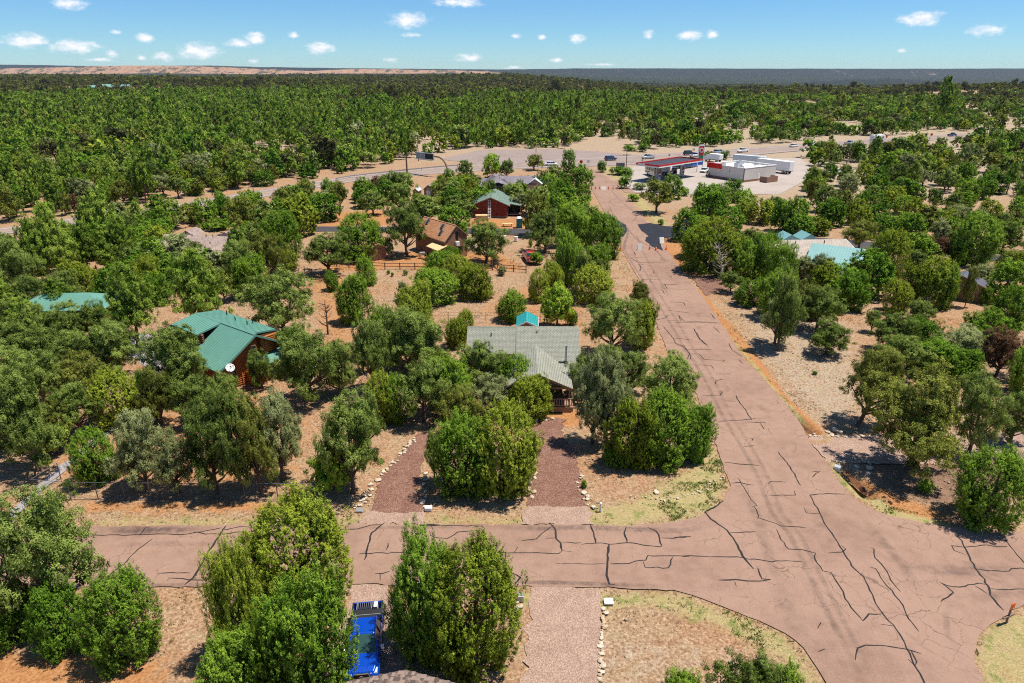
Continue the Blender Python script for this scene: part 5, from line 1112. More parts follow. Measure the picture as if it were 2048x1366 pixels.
# ladder, plywood, toilet
g = at(979, 437); r_ = empty('ladder', (g.x, g.y - .3, 0), 0, 'tall pale extension ladder leaning on the gable of the dark red cabin', 'ladder')
for s in (-.3, .3): MB().tube([(s, 0, 0), (s, 1.6, 4.4)], .055, 5).build('rail', M['white'], r_)
r0 = MB().tube([(-.3, 0, 0), (.3, 0, 0)], .045, 5).build('rung', M['white'], r_)
for i in range(13):
    o = r0 if i == 0 else r0.copy()
    if i: COL.objects.link(o); o.parent = r_
    o.location = (0, .09 + i * .12, .25 + i * .33)
g = at(963, 440); r_ = empty('plywood_stack', (g.x, g.y + .6, 0), .05, 'stack of yellow plywood sheets at the left foot of the dark red cabin', 'lumber')
for i in range(5): MB().box(-1.35, 1.35, -.9 + .03 * i, .9 - .02 * i, .06 + .2 * i, .23 + .2 * i).build('sheet', M['plywood'], r_)
g = at(1038.5, 456); r_ = empty('portable_toilet', (g.x, g.y + .6, 0), .15, 'teal portable toilet with white roof standing at the edge of the side street', 'portable toilet')
MB().box(-.56, .56, -.56, .56, .08, 2.0).build('body', M['polytoilet'], r_, bevel=.03); MB().box(-.42, .42, -.60, -.563, .15, 1.9).build('door', M['polytoilet'], r_)
MB().hexa([(-.6, -.6, 2.0), (.6, -.6, 2.0), (.6, .6, 2.0), (-.6, .6, 2.0), (-.35, -.35, 2.3), (.35, -.35, 2.3), (.35, .35, 2.3), (-.35, .35, 2.3)]).build('roof', M['white'], r_); MB().box(-.6, .6, -.6, .6, 0, .08).build('skid', M['dark'], r_)
g = at(1015, 452); r_ = empty('sawhorse_table', (g.x, g.y, 0), .1, 'low makeshift work table of planks in front of the dark red cabin', 'work table')
MB().box(-1.1, 1.1, -.5, .5, .5, .58).build('table_top', M['plywood'], r_)
for x in (-.9, .9):
    for y in (-.4, .4): MB().box(x - .04, x + .04, y - .04, y + .04, 0, .5).build('leg', M['wood'], r_)
g = at(1054, 458); r_ = MB().box(-.4, .4, -.4, .4, 0, .7).build('trash_bin', M['dark'], None, bevel=.05); r_.location = (g.x, g.y, 0); tag(r_, 'small dark bin right of the teal portable toilet', 'bin')

# ---- charcoal house behind it and the pale metal roof beyond
root, L = hip('charcoal_house', 'charcoal house with slate grey hipped roof behind the dark red cabin', at(959, 373, 2.8), at(1024, 373, 2.8), 15, 2.8, 5.0, 5.5, 'shg_slate', 'greywall')
slab(root, [(6.5, 4.7), (2.0, 3.1)], L/2 - 4, L/2 + 6.5, M['shg_slate'], label='lower right wing roof'); slab(root, [(6.503, 4.698), (11, 3.1)], L/2 - 4, L/2 + 6.5, M['shg_slate']); MB().box(L/2 + .4, L/2 + 6, 2.5, 10.5, 0, 3.0).build('wall', M['greywall'], root)
MB().prism([(-3.2, -.6, 2.9), (0.6, -.6, 4.0), (4.4, -.6, 2.9), (4.4, -.6, 2.75), (.6, -.6, 3.85), (-3.2, -.6, 2.75)], (0, 6, 0)).build('entry_roof', M['shg_slate'], root)
window(root, 'y-', -2.5, 1.0, 1.6, 1.2, .5); window(root, 'y-', 3.0, 1.0, 1.6, 1.2, .5); MB().box(-.2, .8, .42, .497, 0, 2.1).build('door', M['dark'], root)
pipe_vent(root, 1, 5, 4.2, .6)
A, B = at(1035, 356, 3.9), at(1104, 357, 3.9)
root, L, prof, wx = gable('pale_roof_house', 'house with pale blue grey metal roof half hidden by dark junipers near the highway', A, B, 3.9, (4.2, 2.7), (4.2, 2.7), 'metal_pale', 'beige', .4, .4, .6, 'white')
MB().prism([(-2.2, -5.2, 2.7), (.4, -5.2, 4.5), (3.0, -5.2, 2.7), (3.0, -5.2, 2.58), (.4, -5.2, 4.38), (-2.2, -5.2, 2.58)], (0, 7, 0)).build('cross_gable', M['metal_pale'], root); window(root, 'y-', -3, 1, 1.2, 1, -3.8)
MB().prism([(-1.9, -4.8, 0), (2.7, -4.8, 0), (2.7, -4.8, 2.6), (.4, -4.8, 4.2), (-1.9, -4.8, 2.6)], (0, .12, 0)).build('wall', M['beige'], root)
# ---- two tiny cabins
for (x, y0, y1, wpx, lab, rm) in ((831, 391, 376, 13, 'tiny square cabin with pale grey roof, left of the playhouse', 'metal_pale'), (857, 393, 369, 21, 'tiny brown gabled playhouse with double doors in the trees below the highway', 'shg_taupe')):
    g = at(x, y0); W = wpx / FPX * depth(g); H = zat(y1, g.y + .5)
    H = min(H, 3.8)
    root, L, prof, wx = gable('playhouse', lab, (g.x, g.y, 0), (g.x + .6, g.y + 3.2, 0), H, (W/2, H * .62), (W/2, H * .62), rm, 'tanwall', .2, .15, cat='cabin')
    for s in (-.3, .3): MB().box(-L/2 + .12, -L/2 + .195, s - .26, s + .26, .1, H * .52).build('door', M['white'] if x > 840 else M['tanwall'], root)
    window(root, 'x-', 0, H * .6, .5, .4, -L/2 + .2)

# ---- long taupe roof on the left
A, B = at(299, 466.5, 4.6), at(468, 473, 4.6)
root, L, prof, wx = gable('taupe_roof_house', 'long house with taupe shingle roof half buried in the trees on the left', A, B, 4.6, (5.4, 2.9), (5, 2.9), 'shg_taupe', 'tanwall', .5, .5)
c = to_local(root, at(427, 515, 2.9)); ra = 3.6
for s in (-1, 1): MB().prism([(c.x - .4, c.y, 4.3), (c.x - .4 + s * ra, c.y, 2.9), (c.x - .4 + s * ra, c.y, 2.76), (c.x - .4, c.y, 4.16)], (0, -c.y - .5, 0)).build('wing_roof', M['shg_taupe_s'], root)
MB().prism([(c.x - .4 - ra + .4, c.y + .4, 0), (c.x - .4 + ra - .4, c.y + .4, 0), (c.x - .4 + ra - .4, c.y + .4, 2.8), (c.x - .4, c.y + .4, 4.1), (c.x - .4 - ra + .4, c.y + .4, 2.8)], (0, 4, 0)).build('wing_wall', M['tanwall'], root)
for qx in (363, 449):
    g = to_local(root, at(qx, 465, 5.0)); MB().prism([(g.x - 1.6, 1.0, 4.1), (g.x, 1.0, 5.1), (g.x + 1.6, 1.0, 4.1)], (0, 3.4, 0)).build('cross_gable', M['shg_taupe_s'], root)
for qx, qy, h_ in ((381, 474, .9), (400, 488, .35), (399, 472, .4), (417, 477, .4), (413, 498, .7), (439, 474, .4), (420, 485, .35)):
    g = to_local(root, at(qx, qy, 4.0)); yy = max(-5.2, min(-.3, g.y)); pipe_vent(root, g.x, yy, prof_z(prof, yy), h_, .07)
# ---- green hipped roof at the left edge
root, L = hip('green_hip_house', 'house with pale green metal hipped roof behind pines at the far left', at(14, 624, 2.9), at(206, 619, 2.9), 6.4, 2.9, 4.3, 3.0, 'metal_green', 'log_dark', seams=.4)
for i in range(int(L / .45)):
    x = -L/2 + .3 + i * .45; f = min(1, min(x + L/2, L/2 - x) / 3.0)
    MB().prism([(x - .018, 0, 2.88), (x - .018, 3.2 * f, 2.88 + 1.4 * f), (x - .018, 3.2 * f, 2.94 + 1.4 * f), (x - .018, 0, 2.94)], (.036, 0, 0)).build('seam', M['metal_green'], root)
g = to_local(root, at(15, 612, 2.9)); MB().prism([(g.x - 3, g.y - 2.5, 2.5), (g.x + 2, g.y - 2.5, 2.5), (g.x + 1.5, g.y + 1.5, 3.1), (g.x - 3, g.y + 1.5, 3.1)], (0, 0, -.1)).build('porch_roof', M['metal_green'], root)
# ---- house on the right with taupe and teal roofs
A, B = at(1520, 481, 4.6), at(1692, 477.5, 4.6)
root, L, prof, wx = gable('two_tone_roof_house', 'house with pale taupe roof and lower faded teal metal wing east of the road', A, B, 4.6, (6.0, 2.9), (5, 2.9), 'shg_pale', 'white', .5, .5, trim='white')
for qx in (1578, 1618):
    g = to_local(root, at(qx, 473, 4.6)); MB().prism([(g.x - 1.6, 1.5, 4.2), (g.x, 1.5, 5.15), (g.x + 1.6, 1.5, 4.2)], (0, 3.5, 0)).build('dormer', M['metal_blue'], root)
for qx, qy in ((1646, 484), (1600, 491)):
    g = to_local(root, at(qx, qy, 4.3)); pipe_vent(root, g.x, -1.2, prof_z(prof, -1.2), .5, .08)
A2, B2 = to_local(root, at(1624, 485.5, 5.0)), to_local(root, at(1732, 498, 5.0)); d2 = (B2 - A2).to_2d(); L2 = d2.length
wing = bpy.data.objects.new('teal_wing', None); COL.objects.link(wing); wing.parent = root; wing.location = ((A2.x + B2.x)/2, (A2.y + B2.y)/2, 0); wing.rotation_euler = (0, 0, math.atan2(d2.y, d2.x))
slab(wing, [(0, 5.0), (-5.2, 2.7)], -L2/2, L2/2, M['metal_blue'], name='roof', seams=0)
MB().prism([(L2/2 - .3, -4.9, 0), (L2/2 - .3, -.3, 0), (L2/2 - .3, -.3, 4.75), (L2/2 - .3, -4.9, 2.75)], (.1, 0, 0)).build('wall', M['white'], wing); MB().box(-L2/2 + .3, L2/2 - .31, -4.9, -4.8, 0, 2.7).build('wall', M['white'], wing); slab(wing, [(0.003, 5.0), (4, 3.2)], -L2/2, L2/2, M['metal_blue'])
s0 = MB().prism([(-.02, 0, 4.99), (-.02, -5.2, 2.69), (-.02, -5.2, 2.76), (-.02, 0, 5.06)], (.04, 0, 0)).build('seam', M['metal_blue'], wing)
for i in range(int(L2 / .45)):
    o = s0 if i == 0 else s0.copy()
    if i: COL.objects.link(o); o.parent = wing
    o.location.x = -L2/2 + .1 + i * .45
# ---- shed at the right edge
A, B = at(1926, 551, 3.7), at(1934, 541, 3.7)
root, L, prof, wx = gable('right_edge_shed', 'brown shed with dark grey metal gable roof behind a thin trunk near the right edge', A, B, 3.7, (3.0, 2.5), (1.7, 3.05), 'metal_dark', 'tanwall', .3, .2, cat='shed')
MB().box(-L/2 + .22, -L/2 + .298, -.9, .1, 0, 2.0).build('door', M['tanwall'], root)

# ---- roof corner of the house the picture is taken over
root = empty('near_house', (-5.6, 25.2, -0.03), math.radians(-4), 'brown house whose weathered shingle roof corner pokes in beside the blue pickup', 'house')
pk = at(808, 1338, 3.3) - root.location; 
apex = Vector((0.05, pk.y + .02, 3.3)); 
z_e = 2.7
M['shake'] = simple('weathered_brown_shake', (.17, .125, .105), .95, 0, .45, 1.4, ri=1.1)
def rp(x, y): return apex.z + (-(y - apex.y)) * .20 - abs(x - apex.x) * 0.0
hl = [(apex.x, apex.y), (apex.x - 2.6, apex.y - 1.25), (apex.x - 6, apex.y - 6), (apex.x + 7, apex.y - 6), (apex.x + 4.2, apex.y - 1.35)]
MB().prism([(x, y, apex.z - .02 + (apex.y - y) * .32) for x, y in hl], (0, 0, -.12)).build('roof', M['shake'], root)
MB().box(-2.5, 3.9, apex.y - 5.8, apex.y - 2.2, 0, 3.2).build('wall', M['tanwall'], root)
sh = MB().hexa([(0, 0, 0), (.17, 0, 0), (.17, .34, -.108), (0, .34, -.108), (0, 0, .022), (.17, 0, .022), (.17, .34, -.094), (0, .34, -.094)]).build('shingle', M['shake'], root); firsts = True
for r in range(16):
    yy = apex.y - .34 - r * .19
    for c in range(-26, 36):
        xx = c * .178 + (r % 2) * .09 + random.uniform(-.01, .01)
        top = yy + .34 < apex.y - (0.48 * -(xx - apex.x) if xx < apex.x else .32 * (xx + .17 - apex.x)) + .02
        if not top or yy < apex.y - 2.6 or xx > 3.6 or xx < -3.0: continue
        o = sh if firsts else sh.copy()
        if not firsts: COL.objects.link(o); o.parent = root
        firsts = False; o.location = (xx, yy, apex.z + (apex.y - yy) * .32 + .008 + random.uniform(0, .012))
# ---------------------------------------------------------------- filling station
def rect_frame(name, S, ang, label, cat): return empty(name, (S.x, S.y, -.03), ang, label, cat)
S = at(1487, 365)
root = rect_frame('filling_station_store', S, math.radians(33), 'flat roofed cream filling station store with a red sign band on its left corner', 'store')
LW, LD, HH = 14.5, 14.0, 4.1      # local x to the right (lit wall), local y away along the left wall
MB().box(0, .25, .2501, LD, 0, HH).build('wall', M['stucco'], root); MB().box(0, LW, 0, .25, 0, HH).build('wall', M['stucco'], root)
MB().box(LW - .25, LW, .2501, LD, 0, HH).build('wall', M['stucco'], root); MB().box(.2501, LW - .2501, LD - .25, LD, 0, HH).build('wall', M['stucco'], root)
MB().box(.2501, LW - .2501, .2501, LD - .2501, 3.55, 3.65).build('roof', M['white'], root)
for a_ in ((-.06, LW + .06, -.06, .30, HH, HH + .12), (-.06, .30, .301, LD, HH, HH + .12), (LW - .3, LW + .06, .301, LD, HH, HH + .12), (.301, LW - .301, LD - .3, LD + .05, HH, HH + .12)): MB().box(*a_).build('parapet_cap', M['white'], root)
MB().box(-.12, -.001, -.12, LD, 0, .7).build('base_band', M['brick'], root); MB().box(-.12, LW, -.12, -.002, 0, .7).build('base_band', M['brick'], root)
MB().box(-.10, -.003, .0, .35, .701, HH).build('downspout', M['tanwall'], root)
MB().box(-.40, -.02, LD - 5.2, LD + .4, 3.0, 4.5).build('sign_band', M['red'], root); MB().box(-.06, -.006, 5.5, 5.8, 2.6, 2.9).build('wall_light', M['dark'], root)
for x, y, w_, d_, h_ in ((4, 6, 2.0, 1.6, 1.1), (8.5, 9, 2.2, 1.8, 1.1), (2, 10, 1.4, 1.2, .8), (1.5, 2.5, 1.1, 1.0, .8), (11, 5, 1.6, .8, .6)):
    u_ = MB().box(x, x + w_, y, y + d_, 3.65, 3.65 + h_).build('rooftop_unit', M['steel'], root, bevel=.03); MB().disc((x + w_/2, y + d_/2, 3.67 + h_), .45, 'z', .04, 12).build('fan', M['dark'], u_)
MB().box(LW * .42, LW * .42 + 1.0, -.05, -.003, .1, 2.2).build('door', M['white'], root)
r_ = rect_frame('bin_enclosure', S + Vector((5.2, 1.2, 0)), math.radians(33), 'brown block bin enclosure against the lit wall of the store', 'enclosure')
for a_ in ((0, 5, -2.6, -2.45, 0, 1.7), (0, .15, -2.449, 0, 0, 1.7), (4.85, 5, -2.449, 0, 0, 1.7)): MB().box(*a_).build('wall', M['brick'], r_)
# canopy
c0, c1, c2, c3 = at(1291, 325.5, 5.2), at(1318, 332, 5.2), at(1404, 319, 5.2), at(1378, 313.5, 5.2)
r_ = empty('fuel_canopy', (c1.x, c1.y, -.02), math.atan2(c2.y - c1.y, c2.x - c1.x), 'long fuel canopy with black roof and red and white fascia', 'fuel canopy'); cl = (c2 - c1).to_2d().length; cw_ = 8.2
MB().box(0, cl, 0, cw_, 4.75, 5.1).build('deck', M['roofblack'], r_)
for a_, m_ in (((-.12, cl + .12, -.12, -.002, 4.95, 5.45), 'red'), ((-.12, -.002, 0, cw_, 4.95, 5.45), 'red'), ((cl + .002, cl + .12, 0, cw_, 4.95, 5.45), 'red'), ((-.12, cl + .12, cw_ + .002, cw_ + .12, 4.95, 5.45), 'red'), ((-.11, cl + .11, -.11, -.002, 4.60, 4.94), 'white'), ((-.11, -.002, 0, cw_, 4.60, 4.94), 'white')): MB().box(*a_).build('fascia', M[m_], r_)
MB().box(-.16, -.125, cw_ - 3.2, cw_ - .6, 5.0, 5.4).build('logo_panel', M['white'], r_)
for x in (cl * .22, cl * .5, cl * .78):
    MB().box(x - .25, x + .25, cw_/2 - .25, cw_/2 + .25, 0, 4.74).build('column', M['stucco'], r_)
    MB().box(x - .9, x + .9, cw_/2 - .6, cw_/2 + .6, 0, .18).build('island', M['concrete'], r_)
for i, x in enumerate((cl * .22, cl * .5, cl * .78)):
    g = r_.matrix_world if False else None
    a = r_.rotation_euler.z; gx = r_.location.x + math.cos(a) * (x + 1.2) - math.sin(a) * cw_/2; gy = r_.location.y + math.sin(a) * (x + 1.2) + math.cos(a) * cw_/2
    p = empty('fuel_pump', (gx, gy, .1), a, ('nearest the motorhome', 'in the middle of the three', 'farthest right of the three')[i] and ['fuel pump under the canopy nearest the motorhome', 'middle fuel pump under the canopy', 'fuel pump under the store end of the canopy'][i], 'fuel pump', 'fuel pumps under the canopy')
    MB().box(-.45, .45, -.3, .3, 0, 1.9).build('cabinet', M['white'], p, bevel=.03); MB().box(-.35, .35, -.33, -.301, 1.0, 1.5).build('display', M['dark'], p); MB().box(-.46, .46, -.31, .31, 1.91, 2.2).build('topper', M['red'], p)
# price sign
g = at(1398.5, 344); r_ = empty('price_sign', (g.x, g.y, 0), .35, 'tall white framed price sign with red emblem over green and blue panels', 'sign')
MB().box(-.16, .0, -.12, .12, 0, 8.6).build('post', M['white'], r_).location.x = -.95; MB().box(0, .16, -.12, .12, 0, 8.6).build('post', M['white'], r_).location.x = .95
MB().box(-.94, .94, -.15, .15, 8.3, 8.7).build('cap', M['white'], r_); MB().box(-.9, .9, -.13, .13, 5.4, 8.29).build('emblem_panel', M['red'], r_)
MB().disc((0, -.15, 7.0), .78, 'y', .04, 20).build('emblem_ring', M['white'], r_); MB().disc((0, -.185, 7.0), .50, 'y', .03, 20).build('emblem_disc', M['red'], r_)
MB().box(-.9, .9, -.12, .12, 4.0, 5.39).build('price_panel', M['green'], r_, 'green price panel'); MB().box(-.9, .9, -.12, .12, 2.3, 3.98).build('price_panel', M['blue'], r_, 'blue price panel')
# monument sign
g = at(1241, 341); r_ = empty('monument_sign', (g.x, g.y, 0), .15, 'low stone monument sign with dark green board beside the utility pole', 'sign')
MB().box(-1.4, 1.4, -.3, .3, 0, .8).build('base', M['stone'], r_); MB().box(-1.5, -.9, -.35, .35, .801, 2.6).build('pillar', M['brick'], r_); MB().box(-.85, 1.3, -.2, .2, .9, 2.5).build('board', M['metal_dark'], r_); MB().box(-.75, 1.2, -.23, -.201, 1.2, 1.6).build('stripe', M['green'], r_)

# ---------------------------------------------------------------- vehicles
def ring_loft(b, st):
    n = len(st[0]); i0 = len(b.v)
    for r in st: b.v += r
    for k in range(len(st) - 1):
        for j in range(n):
            a = i0 + k * n + j; c = i0 + k * n + (j + 1) % n; b.f.append([a, c, c + n, a + n]); b.m.append(b.mi)
    b.f.append([i0 + j for j in range(n)][::-1]); b.m.append(b.mi); e = i0 + (len(st) - 1) * n; b.f.append([e + j for j in range(n)]); b.m.append(b.mi)
def section(x, z0, z1, w0, w1, c=.06):
    return [(x, -w0, z0), (x, -w0 - .03, z0 + (z1 - z0) * .5), (x, -w1, z1 - c), (x, -w1 + c, z1), (x, w1 - c, z1), (x, w1, z1 - c), (x, w0 + .03, z0 + (z1 - z0) * .5), (x, w0, z0)]
def wheel(root, x, y, r=.36, wd=.24):
    t_ = MB().disc((0, 0, 0), r, 'y', wd, 18).build('wheel', M['tyre'], root, bevel=.03); t_.location = (x, y, r); MB().disc((0, (1 if y > 0 else -1) * wd * .5, 0), r * .62, 'y', .03, 12).build('rim', M['wheel'], t_); return t_
PROTO = {}
def vehicle(kind, col, loc, heading, label, cat, group=None, name=None):
    """front of the vehicle points along local +x"""
    key = (kind, col)
    if key in PROTO:
        src = PROTO[key]; r = src.copy(); COL.objects.link(r)
        for ch in src.children:
            c = ch.copy(); COL.objects.link(c); c.parent = r
            for g_ in ch.children: d = g_.copy(); COL.objects.link(d); d.parent = c
        r.location = loc; r.rotation_euler = (0, 0, heading); tag(r, label, cat, group); return r
    r = empty(name or {'sedan': 'parked_car', 'suv': 'sport_utility_car', 'pickup': 'pickup_truck'}.get(kind, kind), loc, heading, label, cat, group); P_ = M['p_' + col]
    if kind == 'pickup': Lh, hood, bw, cab = 2.7, 1.12, .93, (-.55, 1.15)
    elif kind == 'suv': Lh, hood, bw, cab = 2.35, 1.10, .92, (-2.2, 1.0)
    else: Lh, hood, bw, cab = 2.3, .92, .88, (-1.6, .95)
    b = MB(); zb = .38 if kind != 'sedan' else .28
    ring_loft(b, [section(-Lh, zb + .12, hood - .12, bw * .92, bw * .88), section(-Lh + .15, zb, hood, bw, bw * .95), section(-.6, zb, hood, bw, bw * .96), section(1.2, zb, hood, bw, bw * .95), section(Lh - .35, zb, hood - .14, bw * .98, bw * .88), section(Lh, zb + .10, hood - .34, bw * .86, bw * .80)])
    b.build('body', P_, r, bevel=.03)
    ct = {'pickup': 1.72, 'suv': 1.72, 'sedan': 1.42}[kind]; c = MB(); x0, x1 = cab; rk = .30 if kind != 'sedan' else .5
    ring_loft(c, [[(x0, -bw * .9, hood - .02), (x0 + .25, -bw * .74, ct), (x0 + .25, bw * .74, ct), (x0, bw * .9, hood - .02)], [(x1 + rk, -bw * .9, hood - .02), (x1 - .25, -bw * .74, ct), (x1 - .25, bw * .74, ct), (x1 + rk, bw * .9, hood - .02)]])
    c.build('cabin', M['glass'], r, bevel=.02)
    MB().hexa([(x0 + .22, -bw * .76, ct - .03), (x1 - .22, -bw * .76, ct - .03), (x1 - .22, bw * .76, ct - .03), (x0 + .22, bw * .76, ct - .03), (x0 + .28, -bw * .7, ct + .05), (x1 - .30, -bw * .7, ct + .05), (x1 - .30, bw * .7, ct + .05), (x0 + .28, bw * .7, ct + .05)]).build('roof', P_, r, bevel=.02)
    for s in (-1, 1):
        for xx in ((x0 + x1) / 2,): MB().hexa([(xx - .05, s * (bw * .9), hood - .03), (xx + .05, s * (bw * .9), hood - .03), (xx + .05, s * (bw * .92), hood - .03), (xx - .05, s * (bw * .92), hood - .03), (xx - .05, s * bw * .74, ct), (xx + .05, s * bw * .74, ct), (xx + .05, s * bw * .77, ct), (xx - .05, s * bw * .77, ct)]).build('door_pillar', P_, r)
        for x in (-Lh + .85, Lh - .9): wheel(r, x, s * (bw - .10), .36 if kind != 'sedan' else .31)
        MB().box(Lh - .16, Lh + .01, s * bw * .62 - .17, s * bw * .62 + .17, hood - .46, hood - .28).build('headlight', M['lamp'], r); MB().box(-Lh - .02, -Lh + .08, s * bw * .72 - .1, s * bw * .72 + .1, hood - .4, hood - .15).build('tail_light', M['red'], r)
    MB().box(Lh - .06, Lh + .04, -bw * .55, bw * .55, .45, .62).build('bumper', M['dark'] if kind != 'pickup' else M['chrome'], r)
    if kind == 'pickup': MB().box(-Lh + .12, cab[0] - .08, -bw * .82, bw * .82, hood - .02, hood + .012).build('bed_cover', M['dark'], r)
    PROTO[key] = r; return r
def road_dir(x0, y0, x1, y1): a, b = at(x0, y0), at(x1, y1); return math.atan2(b.y - a.y, b.x - a.x)
V = [('suv','navy',1221,321,(1221,321,1290,316),'dark blue car leading on the highway, left of the silver pickup','car'),
 ('pickup','silver',1296,317.5,(1380,311,1296,317),'silver pickup on the highway above the fuel canopy','pickup truck'),
 ('suv','black',1377,310,(1296,317,1377,310),'black car on the highway just left of the price sign','car'),
 ('pickup','white',1391,314,(1391,314,1430,310),'white pickup passing behind the price sign','pickup truck'),
 ('suv','silver',1437,307.5,(1437,307,1520,300),'silver car on the highway right of the cone shaped bush','car'),
 ('pickup','white',1485,304.5,(1560,297,1485,304),'white and dark pickup on the highway beyond the store','pickup truck'),
 ('sedan','white',1587,294,(1587,294,1650,287),'white car half hidden by trees on the highway, left of its pair','car'),
 ('suv','white',1624,292,(1624,292,1700,285),'white van like car half hidden by trees on the highway, right of its pair','car'),
 ('pickup','silver',1698,289,(1698,289,1750,284),'silver pickup on the highway left of the white motorhome','pickup truck'),
 ('sedan','red',1830,277.5,(1830,277,1900,272),'small red car just above the tree tops on the far highway','car'),
 ('pickup','navy',1904,272.5,(1904,272,1980,267),'dark blue pickup at the far right of the highway','pickup truck'),
 ('sedan','white',1102,331,(1102,331,1160,331),'white car at the highway junction left of the stop sign','car'),
 ('suv','silver',783,368,(783,368,840,358),'silver car behind trees on the left stretch of highway','car'),
 ('sedan','white',1314,351,(1290,355,1330,347),'pale vehicle','car'),
 ('sedan','white',1408,344,(1408,344,1395,350),'white car parked left of the store, farther of two','car'),
 ('suv','navy',1420,352,(1420,352,1408,344),'dark blue car parked nose in at the store corner','car'),
 ('suv','black',1357,337,(1357,337,1380,334),'black car under the middle of the fuel canopy','car'),
 ('pickup','navy',1372,336.5,(1372,336,1395,333),'dark blue pickup under the fuel canopy','pickup truck'),
 ('suv','blue',1386,334,(1386,334,1400,331),'blue car at the right end of the fuel canopy','car'),
 ('sedan','white',1669,347,(1669,347,1640,350),'white car parked alone among the trees right of the trailer','car'),
 ('pickup','black',1348,346,(1348,346,1349,338),'dark pickup behind the grey roofed box truck','pickup truck')]
for k_, c_, x, y, hd, lab, cat in V:
    if lab == 'pale vehicle': continue
    g = at(x, y); vehicle(k_, c_, (g.x, g.y, 0.02), road_dir(*hd), lab, cat)
g = at(1060, 521); vehicle('pickup', 'red', (g.x, g.y, 0), math.radians(-80), 'small red pickup parked by trees at the end of the rail fence', 'pickup truck')
# motorhomes, box truck, trailers
def motorhome(x, y, hd, label, L=9.5):
    g = at(x, y); r = empty('motorhome', (g.x, g.y, 0.02), hd, label, 'motorhome')
    b = MB(); ring_loft(b, [section(-L/2, .5, 3.0, 1.15, 1.15, .12), section(L/2 - .7, .5, 3.05, 1.2, 1.18, .12), section(L/2, .5, 2.7, 1.1, 1.0, .2)]); b.build('body', M['p_tan'] if L > 9 else M['p_white'], r, bevel=.05)
    MB().box(-L/2 + .2, L/2 - .9, -1.0, 1.0, 3.05, 3.12).build('roof', M['white'], r); MB().box(-1.5, -.5, -.4, .4, 3.121, 3.4).build('roof_unit', M['white'], r); MB().box(L/2 - .06, L/2 + .03, -.95, .95, 1.5, 2.5).build('windscreen', M['glass'], r)
    for s in (-1, 1):
        for xx in (-2.6, -.4, 2.0): MB().box(xx - .5, xx + .5, s * 1.205 - .03, s * 1.205 + .03, 1.7, 2.4).build('window', M['glass'], r)
        MB().hexa([(-L/2 + .5, s * 1.21 - .02, .9), (0, s * 1.21 - .02, 1.2), (0, s * 1.21 + .02, 1.2), (-L/2 + .5, s * 1.21 + .02, .9), (-L/2 + .5, s * 1.21 - .02, 1.15), (0, s * 1.21 - .02, 1.5), (0, s * 1.21 + .02, 1.5), (-L/2 + .5, s * 1.21 + .02, 1.15)]).build('stripe', M['tanwall'], r)
        for xx in (-L/2 + 2.4, L/2 - 1.6): wheel(r, xx, s * 1.05, .45, .28)
    return r
motorhome(1306, 352, road_dir(1295, 346, 1318, 356), 'beige motorhome parked at the left end of the fuel canopy')
motorhome(1754, 283.5, road_dir(1754, 283, 1800, 280), 'white and blue motorhome on the far highway', 8)
def boxtruck(x, y, hd, label, L, col, name, cat, h=3.4, cab=True, z0=1.0):
    g = at(x, y); r = empty(name, (g.x, g.y, 0.02), hd, label, cat)
    MB().box(-L/2, L/2, -1.2, 1.2, z0, h).build('box', M[col], r, bevel=.03); MB().box(-L/2 + .1, L/2 - .1, -1.15, 1.15, z0 - .2, z0 - .01).build('chassis', M['dark'], r); MB().box(-L/2 - .03, -L/2 + .0, -1.1, 1.1, z0 + .1, h - .1).build('door', M['white'], r)
    for s in (-1, 1):
        for xx in ([-L/2 + 1.2, -L/2 + 2.3] if L > 8 else [-L/2 + 1.2]): wheel(r, xx, s * 1.0, .48, .3)
        if cab: wheel(r, L/2 + 1.2, s * .95, .45, .28)
        else: MB().box(L/2 - 1.2, L/2 - 1.0, s * .8 - .06, s * .8 + .06, 0, z0 - .21).build('landing_leg', M['dark'], r)
    if cab:
        MB().prism([(L/2 + .05, -1.1, .6), (L/2 + 2.2, -1.1, .6), (L/2 + 2.2, -1.1, 1.4), (L/2 + 1.5, -1.1, 2.3), (L/2 + .05, -1.1, 2.4)], (0, 2.2, 0)).build('cab', M['p_' + ('white' if col == 'white' else 'blue')], r, bevel=.04)
        MB().hexa([(L/2 + 2.17, -.95, 1.48), (L/2 + 1.58, -.95, 2.25), (L/2 + 1.58, .95, 2.25), (L/2 + 2.17, .95, 1.48), (L/2 + 2.21, -.95, 1.5), (L/2 + 1.62, -.95, 2.27), (L/2 + 1.62, .95, 2.27), (L/2 + 2.21, .95, 1.5)]).build('windscreen', M['glass'], r)
    return r
boxtruck(1548, 344, road_dir(1575, 345, 1515, 337), 'white box semi trailer parked behind the store', 12.5, 'white', 'semi_trailer', 'trailer', 3.9, False)
boxtruck(1497, 332, road_dir(1530, 333, 1470, 328), 'long low bluish flat roofed trailer just behind the store roof', 11, 'metal_pale', 'semi_trailer', 'trailer', 3.6, False)
boxtruck(1328, 349, math.radians(75), 'grey box truck beside the beige motorhome at the pumps', 4.6, 'steel', 'box_truck', 'truck', 3.2, True)
boxtruck(1431, 324, road_dir(1445, 326, 1420, 323), 'white and blue service truck between the cone shaped bushes and the store', 4.5, 'white', 'service_truck', 'truck', 2.9, True)
